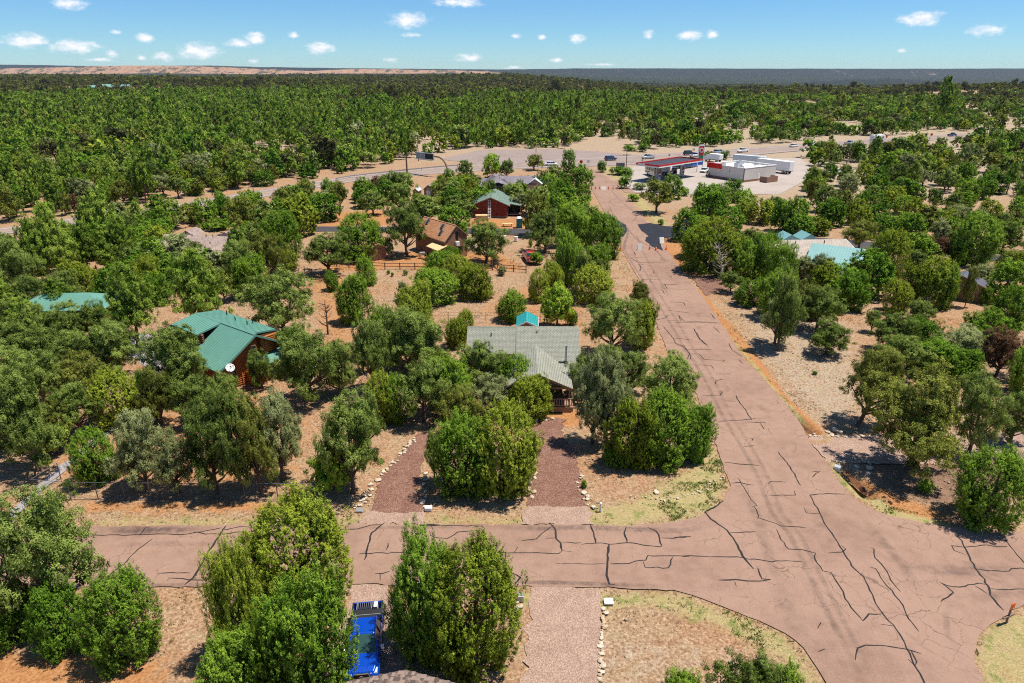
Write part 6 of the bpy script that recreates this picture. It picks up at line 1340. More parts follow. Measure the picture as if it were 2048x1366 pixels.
# stop and road signs, overhead message sign
def post_sign(x, y, top, label, mat, shape='oct', s=.4, cat='sign', name='road_sign', rz=0):
    g = at(x, y); h = zat(top, g.y) ; r = empty(name, (g.x, g.y, 0), rz, label, cat); MB().tube([(0, 0, 0), (0, 0, h)], .045, 6).build('post', M['steel'], r)
    if shape == 'oct': MB().tube([(0, -.06, h - s), (0, -.09, h - s)], s, 8).build('plate', M[mat], r)
    else: MB().box(-s, s, -.09, -.06, h - 2 * s, h).build('plate', M[mat], r)
    return r
post_sign(1162, 334, 320, 'red stop sign at the highway junction', 'red', 'oct', .6, name='stop_sign'); post_sign(1176, 334, 320, 'white sign on a post right of the stop sign', 'white', 'box', .45)
post_sign(1387, 302, 296, 'white round sign beyond the highway above the canopy', 'white', 'oct', .6); post_sign(1338, 318, 308, 'thin sign post between the silver pickup and the black car', 'steel', 'box', .35); post_sign(1284, 329, 319, 'small sign on the verge below the silver pickup', 'steel', 'box', .3)
post_sign(1422, 312, 302, 'orange red sign beside the cone shaped bush', 'red', 'oct', .6); post_sign(1862, 274, 266, 'orange warning sign near the far right of the highway', 'orange', 'oct', .7); post_sign(1771, 280, 270, 'orange warning sign right of the far motorhome', 'orange', 'oct', .7)
A, B = at(814, 344), at(895, 355); d = (B - A); r_ = empty('overhead_message_sign', A, math.atan2(d.y, d.x), 'rust brown arched gantry with dark electronic message board over the highway', 'gantry'); L = d.to_2d().length; hz = 6.0
pts = [(0, 0, 0), (0, 0, hz - 2.0)] + [(1.8 - 1.8 * math.cos(a), 0, hz - 2.0 + 2.0 * math.sin(a)) for a in np.linspace(.3, 1.57, 5)] + [(L * .35, 0, hz)]; pts2 = [(L * .35, 0, hz), (L - 4.2, 0, hz)] + [(L - 4.2 + 4.2 * math.sin(a), 0, hz - 4.0 + 4.0 * math.cos(a)) for a in np.linspace(.2, 1.57, 6)] + [(L, 0, 0)]
MB().tube(pts, .26, 8).build('mast', M['rust'], r_, smooth=True); MB().tube(pts2, .26, 8).build('mast', M['rust'], r_, smooth=True)
MB().box(L * .30, L * .72, -.75, -.30, hz - 1.0, hz + .9).build('message_board', M['steel'], r_); MB().box(L * .52, L * .715, -.80, -.752, hz - .85, hz + .75).build('display', M['dark'], r_); MB().box(L * .30, L * .73, -1.5, -.76, hz - 1.2, hz - 1.05).build('walkway', M['steel'], r_)
for i in range(7): MB().box(L * .305 + i * .55, L * .305 + i * .55 + .06, -.80, -.752, hz - .9, hz + .8).build('rib', M['metal_dark'], r_)
MB().tube([(L * .33, 0, hz), (L * .33, 0, hz + 2.2)], .05, 6).build('aerial', M['white'], r_)
for i, (x, y0, y1) in enumerate(((928, 356, 326), (934, 353, 326))):
    g = at(x, y0); h = zat(y1, g.y); r_ = MB().tube([(0, 0, 0), (0, 0, h)], .17, 8).build('bare_post', M['rust'], None); r_.location = g; tag(r_, ('left' if i == 0 else 'right') + ' of two bare brown posts beside the highway', 'post', 'two bare posts by the highway')
# utility poles with wires
poles = []
for x, y, top, lab in ((1250, 371, 305, 'wooden utility pole standing in bushes by the stone sign'), (1313.5, 364, 330, 'thin grey light pole right of the motorhome'), (837, 322, 282, 'slim pole above the message board on the forest edge'), (1072, 305, 290, 'short utility pole beyond the highway turn off')):
    g = at(x, y); h = zat(top, g.y); r_ = empty('utility_pole', g, .1, lab, 'utility pole'); MB().tube([(0, 0, 0), (0, 0, h)], [.16, .11], 8).build('pole', M['rust'], r_)
    if x != 1313.5: MB().box(-1.1, 1.1, -.07, .07, h - .75, h - .6).build('crossarm', M['rust'], r_); [MB().tube([(q, 0, h - .6), (q, 0, h - .4)], .05, 6).build('insulator', M['steel'], r_) for q in (-1, 0, 1)]
    else: MB().box(-.1, .9, -.1, .1, h - .12, h).build('lamp_head', M['steel'], r_)
# guardrail
pts = [at(x, y) for x, y in ((672, 361), (700, 356), (760, 349), (815, 343), (870, 337.5), (937, 332))]
r_ = empty('guardrail', pts[0], 0, 'long galvanised guardrail along the far edge of the left highway', 'guardrail'); o0 = pts[0]
for a, b in zip(pts[:-1], pts[1:]):
    a, b = a - o0, b - o0; MB().hexa([(a.x, a.y, .45), (b.x, b.y, .45), (b.x, b.y + .08, .45), (a.x, a.y + .08, .45), (a.x, a.y - .05, .80), (b.x, b.y - .05, .80), (b.x, b.y + .03, .80), (a.x, a.y + .03, .80)]).build('rail', M['steel'], r_)
    n = max(1, int((b - a).length / 3.8)); 
    for i in range(n): q = a.lerp(b, i / n); MB().box(q.x - .08, q.x + .08, q.y + .1, q.y + .25, 0, .75).build('post', M['steel'], r_)
# cones and barricades
def cone(x, y, label, grp, s=1.0):
    g = at(x, y); r = empty('traffic_cone', (g.x, g.y, .02), random.uniform(0, 1), label, 'traffic cone', grp); r.scale = (s, s, s)
    MB().box(-.22, .22, -.22, .22, 0, .04).build('base', M['orange'], r); MB().tube([(0, 0, .04), (0, 0, .92)], [.17, .035], 10).build('cone', M['orange'], r); MB().tube([(0, 0, .52), (0, 0, .66)], [.104, .079], 10).build('band', M['white'], r)
for i, x in enumerate((1183, 1191, 1199, 1217, 1226, 1235)): cone(x, 378.5, ('first', 'second', 'third', 'fourth', 'fifth', 'sixth')[i] + ' cone from the left in the far row across the road', 'traffic cones across the road', 1.1)
for i, (x, y) in enumerate(((1241, 500), (1299, 499), (1311.5, 501), (1332, 500))): cone(x, y, ('cone alone left of the white board, near row', 'cone just right of the white board, near row', 'cone on the black sealcoat edge, near row', 'cone on the dirt verge at the right end, near row')[i], 'traffic cones across the road', 1.0)
def board(x, y, w_, h_, label, rz=0):
    g = at(x, y); r = empty('warning_board', (g.x, g.y, .02), rz, label, 'road sign'); MB().hexa([(-w_/2, -.3, 0), (w_/2, -.3, 0), (w_/2, -.26, 0), (-w_/2, -.26, 0), (-w_/2, 0, h_), (w_/2, 0, h_), (w_/2, .04, h_), (-w_/2, .04, h_)]).build('panel', M['white'], r)
    MB().hexa([(-w_/2, .3, 0), (w_/2, .3, 0), (w_/2, .34, 0), (-w_/2, .34, 0), (-w_/2, .05, h_), (w_/2, .05, h_), (w_/2, .09, h_), (-w_/2, .09, h_)]).build('panel', M['white'], r); return r
board(1207, 379, 1.3, .8, 'white board between the cones of the far row'); board(1279, 500, .85, 1.15, 'white upright board standing in the middle of the road')
r_ = board(1322.5, 486, .95, 1.1, 'white A frame sign with a dark mark on the orange verge', .3); MB().disc((0, -.2, .62), .2, 'y', .05, 14).build('mark', M['dark'], r_).rotation_euler = (math.radians(-14), 0, 0)
# ---------------------------------------------------------------- blue pickup, front towards the viewer
rear, front = at(733, 1207, 1.0), at(717, 1352, 1.0)
hd = math.atan2(front.y - rear.y, front.x - rear.x); c = (rear + front) / 2
pk = empty('blue_pickup', (c.x + .12, c.y, 0.0), hd, 'bright blue pickup parked between two big junipers, nose towards the house roof', 'pickup truck')
PB = M['p_blue']; hl_ = 2.75
def S_(x, z0, z1, w0, w1, c_=.07): return section(x, z0, z1, w0, w1, c_)
b = MB(); ring_loft(b, [S_(1.02, .42, 1.16, .93, .86), S_(1.25, .42, 1.15, .95, .86), S_(2.2, .42, 1.08, .95, .82), S_(2.48, .45, 1.00, .92, .78, .10), S_(2.62, .52, .86, .86, .72, .10)]); b.build('front_body', PB, pk, bevel=.025)
b = MB(); ring_loft(b, [S_(-1.05, .40, 1.16, .94, .90), S_(1.018, .40, 1.16, .94, .90)]); b.build('door_section', PB, pk, bevel=.02)
# bed walls
for s in (-1, 1):
    b = MB(); b.box(-2.72, -1.06, s * .93 - .09 if s > 0 else -.94, .94 if s > 0 else -.93 + .09, .42, 1.18); b.build('bed_side', PB, pk, bevel=.03)
    MB().box(-2.72, -1.06, s * .885 - .05, s * .885 + .05, 1.181, 1.21).build('bed_rail', M['dark'], pk)
MB().box(-2.76, -2.66, -.84, .84, .45, 1.16).build('tailgate', PB, pk, bevel=.02); MB().box(-2.66, -1.06, -.84, .84, .55, .62).build('bed_floor', M['dark'], pk)
cv = MB().box(-2.02, -1.08, -.85, .85, 1.19, 1.235).build('bed_cover', M['dark'], pk, bevel=.01); MB().box(-1.58, -1.55, -.84, .84, 1.236, 1.245).build('cover_seam', M['steel'], cv)
MB().box(-2.82, -2.70, -.9, .9, .45, .62).build('rear_bumper', M['chrome'], pk, bevel=.02)
# cab
b = MB(); hz = 1.14
ring_loft(b, [[(-1.02, -.86, hz), (-.82, -.66, 1.74), (-.82, .66, 1.74), (-1.02, .86, hz)], [(1.32, -.85, hz), (.52, -.66, 1.74), (.52, .66, 1.74), (1.32, .85, hz)]]); b.build('cab_glass', M['windshield'], pk)
b = MB(); b.hexa([(-.86, -.70, 1.70), (.56, -.70, 1.70), (.56, .70, 1.70), (-.86, .70, 1.70), (-.76, -.60, 1.80), (.42, -.60, 1.80), (.42, .60, 1.80), (-.76, .60, 1.80)]); b.build('roof', PB, pk, bevel=.04)
for s in (-1, 1):
    for (xa, xb) in ((1.32, .53), (-1.02, -.82)):
        MB().tube([(xa, s * .85, hz), (xb, s * .67, 1.75)], .045, 6).build('pillar', PB, pk)
    MB().tube([(-.2, s * .865, hz), (-.2, s * .675, 1.74)], .045, 5).build('pillar', PB, pk); MB().tube([(.56, s * .675, 1.74), (-.84, s * .675, 1.74)], .04, 5).build('roof_rail', PB, pk)
    for x in (-1.78, 1.72): wheel(pk, x, s * .80, .39, .26)
    for x in (-1.78, 1.72):
        arch = [(x + .50 * math.cos(a), s * .955, .40 + .50 * math.sin(a)) for a in np.linspace(0, math.pi, 9)]; MB().tube(arch, .035, 5).build('wheel_arch', PB, pk)
    m_ = MB().box(.92, 1.14, s * 1.10 - .12, s * 1.10 + .12, 1.13, 1.32).build('mirror', M['chrome'], pk, bevel=.03); MB().box(1.0, 1.06, min(s * .9, s * 1.0), max(s * .9, s * 1.0), 1.16, 1.2).build('mirror_arm', M['dark'], m_)
    for x in (.30, -.72): MB().box(x - .09, x + .09, s * .962 - .012, s * .962 + .012, .98, 1.02).build('door_handle', M['chrome'], pk)
    MB().hexa([(2.38, s * .52, .78), (2.60, s * .50, .74), (2.50, s * .88, .74), (2.20, s * .90, .80), (2.36, s * .52, 1.00), (2.58, s * .50, .93), (2.49, s * .86, .93), (2.20, s * .88, 1.00)]).build('headlight', M['lamp'], pk, bevel=.02)
    MB().disc((2.70, s * .66, .60), .075, 'x', .05, 12).build('fog_light', M['lamp'], pk); MB().box(-.95, 1.05, s * .955 - .008, s * .955 + .008, .55, .60).build('sill_trim', M['dark'], pk)
MB().hexa([(2.56, -.46, .68), (2.66, -.46, .68), (2.66, .46, .68), (2.56, .46, .68), (2.54, -.40, .97), (2.60, -.40, .97), (2.60, .40, .97), (2.54, .40, .97)]).build('grille', M['dark'], pk)
gf = MB().tube([(2.68, -.52, .72), (2.70, -.42, .655), (2.70, .42, .655), (2.68, .52, .72), (2.63, .40, .985), (2.63, -.40, .985), (2.68, -.52, .72)], .026, 6).build('grille_surround', M['chrome'], pk)
MB().tube([(2.675, 0, .83), (2.705, 0, .83)], [.085, .08], 14).build('badge_ring', M['chrome'], pk); MB().tube([(2.706, 0, .83), (2.712, 0, .83)], [.055, .055], 12).build('badge_disc', M['dark'], pk)
b = MB(); ring_loft(b, [[(2.60, -.90, .42), (2.60, -.90, .66), (2.60, .90, .66), (2.60, .90, .42)], [(2.78, -.78, .44), (2.78, -.78, .62), (2.78, .78, .62), (2.78, .78, .44)]]); b.build('front_bumper', PB, pk, bevel=.04)
MB().box(2.79, 2.81, -.17, .17, .46, .60).build('licence_plate', M['white'], pk)
for s in (-1, 1): MB().hexa([(1.35, s * .42 - .02, 1.155), (2.3, s * .34 - .02, 1.075), (2.3, s * .34 + .02, 1.075), (1.35, s * .42 + .02, 1.155), (1.35, s * .42 - .01, 1.172), (2.3, s * .34 - .01, 1.092), (2.3, s * .34 + .01, 1.092), (1.35, s * .42 + .01, 1.172)]).build('bonnet_crease', PB, pk)
for s in (-.35, .25): MB().tube([(1.36, s, 1.17), (1.12, s + .45 * (1 if s < 0 else .8), 1.31)], .014, 4).build('wiper', M['dark'], pk)
hdl = Matrix.Rotation(hd, 4, 'Z')
def on_pk(x, y, z): p = hdl @ Vector((x, y, z)); return (pk.location.x + p.x, pk.location.y + p.y, z)
r_ = empty('metal_rack', on_pk(-2.38, -.2, .63), hd, 'pale metal rack lying in the open end of the blue pickup bed', 'rack')
for y in (-.45, .45): MB().box(-.28, .28, y - .02, y + .02, .5, .56).build('rail', M['steel'], r_)
for i in range(7): MB().box(-.27, .27, -.38 + i * .12, -.365 + i * .12, .51, .55).build('bar', M['steel'], r_)
r_ = MB().box(-.22, .24, -.12, .12, 0, .62).build('storage_box', M['stucco'], None, bevel=.02); r_.location = on_pk(-2.4, .48, .63); r_.rotation_euler = (0, 0, hd); tag(r_, 'cream upright box in the back corner of the blue pickup bed', 'box')

# ---------------------------------------------------------------- fences
def run_fence(name, pts, label, step, h, post_r, post_mat, rails, rail_r, rail_mat, cat='fence'):
    o0 = pts[0]; r = empty(name, (o0.x, o0.y, 0), 0, label, cat); acc = []
    for a, b in zip(pts[:-1], pts[1:]):
        a, b = a - o0, b - o0; n = max(1, round((b - a).length / step))
        acc += [a.lerp(b, i / n) for i in range(n)]
    acc.append(pts[-1] - o0)
    for p in acc: MB().tube([(p.x, p.y, -.1), (p.x, p.y, h)], post_r, 6).build('post', M[post_mat], r)
    for a, b in zip(acc[:-1], acc[1:]):
        for z in rails: MB().tube([(a.x, a.y, z), (b.x, b.y, z)], rail_r, 5).build('rail', M[rail_mat], r)
    return r
run_fence('rail_fence', [at(x, y) for x, y in ((650, 531), (770, 538), (860, 539), (985, 540))], 'brown two rail wooden fence below the garden shed and cabin', 2.4, 1.15, .09, 'bark', (.5, 1.0), .06, 'bark')
run_fence('rail_fence', [at(x, y) for x, y in ((987, 530), (1003, 541), (1052, 545))], 'short angled wooden rail fence right of the cabin, near the red pickup', 2.2, 1.15, .09, 'bark', (.5, 1.0), .06, 'bark')
run_fence('rail_fence', [at(x, y) for x, y in ((1010, 476), (1070, 474))], 'low brown rail fence along the side street below the portable toilet', 2.4, .9, .08, 'bark', (.4, .8), .05, 'bark')
run_fence('wire_fence', [at(x, y) for x, y in ((800, 643), (897, 645), (972, 645), (1080, 646), (1182, 647))], 'thin wire fence with steel posts behind the shingle roofed house', 4.0, 1.5, .035, 'rust', (.5, 1.0, 1.45), .014, 'rust')
def chainlink(pts, label, h=1.55, step=2.45, name='chain_link_fence'):
    o0 = pts[0]; r = run_fence(name, pts, label, step, h, .038, 'metal_dark', (h - .02, .06), .022, 'metal_dark'); b = MB()
    for a, c in zip(pts[:-1], pts[1:]):
        a, c = a - o0, c - o0; L = (c - a).length; u = (c - a) / L; n = int(L / .22)
        for i in range(n):
            for s in (-1, 1):
                s0 = i * .22; e0 = s0 + s * (h - .1)
                z0, z1 = .08, h - .04; f = 1
                if e0 < 0: f = s0 / (s0 - e0)
                if e0 > L: f = (L - s0) / (e0 - s0)
                if f < .05: continue
                p = a + u * s0; q = a + u * (s0 + (e0 - s0) * f); zz = z0 + (z1 - z0) * f; w_ = .004
                b.quad((p.x, p.y, z0 - w_), (q.x, q.y, zz - w_), (q.x, q.y, zz + w_), (p.x, p.y, z0 + w_))
    m_ = b.build('wire_mesh', M['metal_dark'], r); m_['kind'] = 'stuff'; return r
chainlink([at(70, 991), at(142, 997), at(360, 999), at(622, 1000)], 'long dark chain link fence above the cross street verge')
chainlink([at(122, 957), at(70, 991)], 'short run of chain link fence turning up the grey driveway', 1.5, 2.6)
r_ = run_fence('chain_link_fence', [at(275, 695), at(300, 705)], 'chain link gate post pair on the driveway beside the log cabin', 2.2, 1.4, .04, 'metal_dark', (1.38, .1), .022, 'metal_dark')
chainlink([at(713, 800), at(735, 770)], 'grey chain link panel between the bare trunks left of the front trees', 1.5, 2.0)
chainlink([at(587, 560), at(610, 548)], 'small chain link panel beside the pinyon at the left end of the rail fence', 1.4, 2.0)

# ---------------------------------------------------------------- stones
_ON = 'first second third fourth fifth sixth seventh eighth ninth tenth eleventh twelfth thirteenth fourteenth fifteenth sixteenth seventeenth eighteenth nineteenth'.split()
def ordinal(n):
    if n < 20: return _ON[n - 1]
    t_, u_ = divmod(n, 10); tens = ['twentieth', 'thirtieth', 'fortieth', 'fiftieth', 'sixtieth', 'seventieth', 'eightieth', 'ninetieth'][t_ - 2]
    return tens if u_ == 0 else ['twenty', 'thirty', 'forty', 'fifty', 'sixty', 'seventy', 'eighty', 'ninety'][t_ - 2] + '-' + _ON[u_ - 1]
STONES = []
for i in range(5):
    bm = bmesh.new(); bmesh.ops.create_icosphere(bm, subdivisions=1, radius=1); rg = random.Random(i)
    for v in bm.verts: v.co *= rg.uniform(.72, 1.12)
    for v in bm.verts: v.co.z = max(v.co.z, -.45) * .75
    me = bpy.data.meshes.new('stone'); bm.to_mesh(me); bm.free(); me.materials.append(M['stone'] if i % 2 else M['stone_w']); STONES.append(me)
def stone(x, y, s, label, grp, wp=False):
    g = at(x, y) if not wp else Vector((x, y, 0)); o = link('stone', random.choice(STONES), None, (g.x, g.y, s * .22), (random.uniform(-.2, .2), random.uniform(-.2, .2), random.uniform(0, 6.28)), (s * random.uniform(.8, 1.3), s * random.uniform(.7, 1.1), s * random.uniform(.6, 1))); tag(o, label, 'stone', grp); return o
def stone_row(pts, n, s, label, grp, jit=.18):
    P_ = [at(*p) for p in pts]; Ls = [(b - a).length for a, b in zip(P_[:-1], P_[1:])]; T_ = sum(Ls)
    for i in range(n):
        d = T_ * (i + random.uniform(.2, .8)) / n; k = 0
        while d > Ls[k]: d -= Ls[k]; k += 1
        q = P_[k].lerp(P_[k + 1], d / Ls[k]); stone(q.x + random.gauss(0, jit), q.y + random.gauss(0, jit), s * random.uniform(.6, 1.35), ordinal(i + 1) + ' ' + label, grp, True)
stone_row([(716,1022),(735,980),(762,950),(795,915),(828,878)], 62, .17, 'stone from the street in the curved row left of the first cinder driveway', 'stones along the left edge of the curved cinder driveway')
stone_row([(852,1018),(845,990),(848,962),(852,945)], 16, .2, 'stone from the street at the right edge of the first cinder driveway', 'stones along the right edge of the curved cinder driveway')
stone_row([(1062,998),(1060,965),(1064,945)], 12, .22, 'stone from the street between the front juniper and second cinder driveway', 'stones left of the straight cinder driveway')
stone_row([(1184,1018),(1170,995),(1162,975),(1158,950)], 16, .2, 'stone from the street at the right of the second cinder driveway', 'stones right of the straight cinder driveway')
stone_row([(1208,1215),(1204,1260),(1203,1310),(1201,1366)], 34, .15, 'white stone from the street in the row beside the lower gravel driveway', 'white stones beside the lower gravel driveway', .08)
stone_row([(1036,1205),(1035,1225)], 5, .17, 'stone from the street left of the lower gravel driveway mouth', 'stones at the left of the lower driveway mouth')
stone_row([(1615,872),(1660,873),(1760,874)], 34, .14, 'stone from the road along the top edge of the pink driveway', 'stones along the top of the pink driveway', .1)
stone_row([(1660,923),(1700,924),(1760,927)], 18, .15, 'stone from the road along the bottom edge of the pink driveway', 'stones along the bottom of the pink driveway', .1)
for i, (x, y, s, l) in enumerate(((1670,862,.42,'large pale boulder, topmost of the pile above the pink driveway'),(1681,866,.34,'orange tinted boulder at the right of the driveway pile'),(1655,866,.34,'flat pale boulder at the left of the driveway pile'),(1664,872,.26,'small boulder at the foot of the driveway pile'),(1677,872,.28,'squat boulder under the largest one of the pile'),(1738,938,.4,'large brown boulder in shade below the pink driveway'),(1712,935,.3,'pale boulder below the pink driveway near the culvert'),(1736,948,.3,'rounded boulder below the large brown one'),(1312,985,.3,'pale boulder in the shade under the corner junipers'),(1070,842,.4,'white boulder heap stone left of the porch driveway top'),(1090,840,.34,'white stone right of the boulder near the porch'),(1105,838,.26,'small white stone near the porch steps'))):
    o = stone(x, y, s, l, None)
stone_row([(1262,990),(1330,1000),(1400,985),(1440,950)], 30, .11, 'small stone from the left in the curve under the corner junipers', 'small stones curving under the corner junipers', .15)
# small fixtures
def fix(name, x, y, f, label, cat):
    g = at(x, y); o = f(); o.location = (g.x, g.y, 0); tag(o, label, cat); return o
fix('marker_post', 1201, 1022, lambda: MB().tube([(0, 0, 0), (0, 0, .75)], .09, 8).build('marker_post', M['white'], None), 'short white marker post beside the second cinder driveway', 'post')
fix('meter_box', 857, 1020, lambda: MB().box(-.28, .28, -.2, .2, 0, .3).build('meter_box', M['white'], None, bevel=.03), 'low white meter box between the front juniper and the street', 'meter box')
fix('meter_box', 719, 1022, lambda: MB().box(-.3, .3, -.22, .22, 0, .14).build('meter_box', M['steel'], None, bevel=.03), 'flat grey meter lid left of the first cinder driveway', 'meter box')
fix('meter_box', 1041, 1200, lambda: MB().box(-.2, .2, -.2, .2, 0, .45).build('meter_box', M['steel'], None, bevel=.03), 'small grey utility box left of the lower gravel driveway', 'meter box')
fix('meter_box', 1217, 1205, lambda: MB().box(-.3, .3, -.25, .25, 0, .16).build('meter_box', M['white'], None, bevel=.03), 'flat white meter lid at the top of the white stone row', 'meter box')
fix('utility_box', 1472, 598, lambda: MB().box(-.45, .45, -.4, .4, 0, .9).build('utility_box', M['steel'], None, bevel=.04), 'pale green grey utility box by the trees east of the road', 'utility box')
g = at(1681, 940); r_ = empty('culvert_pipe', (g.x, g.y, .06), .9, 'open end of a grey culvert pipe at the pink driveway edge', 'culvert'); b = MB()
n = 16
for j in range(n):
    a0, a1 = 6.283 * j / n, 6.283 * (j + 1) / n; q = lambda a, r, y: (r * math.cos(a), y, r * math.sin(a))
    b.quad(q(a0, .32, 0), q(a1, .32, 0), q(a1, .32, .5), q(a0, .32, .5)); b.quad(q(a0, .27, 0), q(a1, .27, 0), q(a1, .32, 0), q(a0, .32, 0)); b.quad(q(a0, .27, 0), q(a1, .27, 0), q(a1, .27, .45), q(a0, .27, .45))
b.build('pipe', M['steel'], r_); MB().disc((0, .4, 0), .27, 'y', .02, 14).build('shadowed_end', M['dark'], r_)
g = at(2012, 1246); r_ = empty('street_sign', (g.x, g.y, 0), .4, 'rusty brown sign post at the lower right road corner', 'sign'); MB().tube([(0, 0, 0), (.05, 0, 1.5)], .06, 7).build('post', M['rust'], r_); MB().box(-.14, .24, -.05, -.02, 1.15, 1.55).build('plate', M['orange'], r_); MB().box(-.5, .5, -.06, .06, .5, .6).build('crossbar', M['rust'], r_)
g = at(1218, 470) 
for x, y, l in ((1032, 482, 'white barrel shaped object left of the gate by the side street'), (1020, 480, 'round white object by the pinyon right of the skylight cabin')):
    fix('white_barrel', x - (0 if x > 1025 else 12), y, lambda: MB().tube([(0, 0, 0), (0, 0, .9)], .35, 12).build('white_barrel', M['white'], None, bevel=.03), l, 'barrel')
g = at(895, 508); r_ = empty('barbecue', (at(845, 516).x, at(845, 516).y, 0), .3, 'grey barbecue on a stand beside the cabin carport', 'barbecue'); MB().box(-.5, .5, -.3, .3, .7, 1.1).build('body', M['steel'], r_, bevel=.05)
for x in (-.45, .45):
    for y in (-.25, .25): MB().box(x - .03, x + .03, y - .03, y + .03, 0, .7).build('leg', M['dark'], r_)
g = at(2008, 484); fix('slide', 2006, 486, lambda: MB().box(-.25, .25, -1.2, 1.2, .3, .5).build('play_slide', M['yellow_line'], None), 'small yellow play slide between trees at the upper right', 'slide').rotation_euler = (math.radians(25), 0, .5)
# dead trees, limb by limb
def dead_tree(x, y, top, wpx, mat, label, seed, kind='dead_tree', lean=0):
    g = at(x, y); H = zat(top, g.y); W = wpx / FPX * depth(g); rg = random.Random(seed); r = empty(kind, g, rg.uniform(0, 6), label, 'tree')
    b = MB(); b.tube([(0, 0, -.1), (.05, 0, H * .3), (.1 + lean * .4, .05, H * .6), (lean, 0, H * .97)], [.14, .11, .07, .02], 7); b.build('trunk', M[mat], r)
    for i in range(22):
        z = H * rg.uniform(.12, .85); a = i * 2.4 + rg.uniform(-.4, .4); R_ = W * .5 * (1 - .45 * z / H) * rg.uniform(.5, 1.1); c_, s_ = math.cos(a), math.sin(a); b = MB(); lx = lean * (z / H) ** 1.5
        e = (lx + R_ * c_, R_ * s_, z + R_ * rg.uniform(.3, 1.0)); m = (lx + R_ * .5 * c_, R_ * .5 * s_, z + R_ * .15)
        b.tube([(lx, 0, z), m, e], [.05, .035, .012], 5, cap=False)
        for k in range(5):
            f = rg.uniform(.35, 1); p = (lx + R_ * c_ * f, R_ * s_ * f, z + (e[2] - z) * f * f); aa = a + rg.uniform(-1.1, 1.1); l_ = R_ * rg.uniform(.2, .5); b.tube([p, (p[0] + l_ * math.cos(aa), p[1] + l_ * math.sin(aa), p[2] + l_ * rg.uniform(.2, .9))], [.02, .006], 4, cap=False)
        b.build('branch', M[mat], r)
dead_tree(656, 668, 598, 42, 'bark_dark', 'bare dark dead tree standing on the tan lot behind the log cabin', 1); dead_tree(1440, 562, 478, 48, 'bark_pale', 'white dead tree with bare limbs in front of the big olive juniper', 2, lean=-1.2)
dead_tree(571, 930, 850, 50, 'bark_dark', 'bare lower limbs right of the grey pinyons on the strip', 3); dead_tree(1845, 635, 585, 34, 'bark_dark', 'leafless dark sapling between the trees left of the right edge shed', 4); dead_tree(1750, 470, 425, 30, 'bark_dark', 'small leafless tree on the pale slope at upper right', 5)
dead_tree(300, 378, 352, 30, 'bark_dark', 'bare grey snag in the forest edge above the left highway', 6); dead_tree(1690, 345, 300, 26, 'bark_dark', 'tall dark snag below the far motorhome', 7); dead_tree(775, 385, 345, 26, 'bark_dark', 'thin grey snag left of the tiny cabins', 8)
dead_tree(996, 790, 745, 34, 'bark_pale', 'reddish grey dead twigs among the trees in front of the house', 9)

# ---------------------------------------------------------------- far buildings and their clearing
for i, (x, y, wpx, hp, lab) in enumerate(((178, 176, 22, 5, 'pale blue roofed building, left end of the far row in the forest'), (208, 179, 24, 5, 'pale blue roofed building in the middle front of the far row'), (218, 174, 20, 4, 'pale blue roofed building behind the middle one of the far row'), (246, 176, 22, 5, 'pale blue roofed building, right end of the far row in the forest'))):
    g = at(x, y); g.y = min(g.y, 1060 + 25 * (i % 2)); g.x = (x - 1024) / FPX * g.y * .93; gz = float(hgt(g.x, g.y)); 
    W = wpx / FPX * g.y * .7; root, L, prof, wx = gable('far_building', lab, (g.x - W/2, g.y, 0), (g.x + W/2, g.y, 0), 7.5, (6, 4.5), (6, 4.5), 'metal_blue', 'tanwall', .5, .5, trim='white', cat='building'); root.location.z = gz + 3
    MB().box(-L/2, L/2, -5.5, 5.5, -9, 0).build('foundation', M['tanwall'], root); window(root, 'y-', -3, 1.2, 2.5, 1.5, -5.5); window(root, 'y-', 4, 1.2, 2.5, 1.5, -5.5)

# ---------------------------------------------------------------- dry grass and pebbles close by
def scatter_pts(n, box, polys_in=None, rg=np.random.default_rng(5)):
    Q = np.c_[rg.uniform(box[0], box[1], n), rg.uniform(box[2], box[3], n)]
    keep = ~in_poly(Q, MAINP) & wedge(Q, 3)
    return Q[keep]
DRV = [[(v.co.x, v.co.y) for v in o.data.vertices] for o in bpy.data.objects if o.name.startswith('driveway')]
def grass_stuff(name, Q, look, label, hmin, hmax, rg=np.random.default_rng(8)):
    for dv in DRV: Q = Q[~in_poly(Q, dv)]
    n = len(Q); k = 5; idx = np.repeat(np.arange(n), k); m = len(idx); base = np.c_[Q[idx], np.full(m, -.06)] + np.c_[rg.normal(0, .07, (m, 2)), np.zeros(m)]
    h = rg.uniform(hmin, hmax, n)[idx] * rg.uniform(.6, 1.1, m); d = np.c_[rg.normal(0, .45, (m, 2)), np.ones(m)]; tip = base + d * h[:, None]; a = rg.uniform(0, 6.28, m); w_ = np.c_[np.cos(a), np.sin(a), np.zeros(m)] * rg.uniform(.018, .045, m)[:, None]
    V_ = np.stack([base - w_, base + w_, tip], 1).reshape(-1, 3); me = mesh_np(name, V_, np.arange(3 * m).reshape(m, 3), [F_[look]], attrs={'tone': np.repeat(rg.random(n)[idx] * .6 + .4 * rg.random(m), 3)})
    o = link(name, me); tag(o, label, kind='stuff'); return o
Q = scatter_pts(60000, (-60, 75, 24, 125)); gm = vnoise(Q, 7, 31); Q = Q[gm > .05][:26000]
grass_stuff('dry_grass', Q, 'gr', 'short pale dry grass tufts over the open ground', .06, .20)
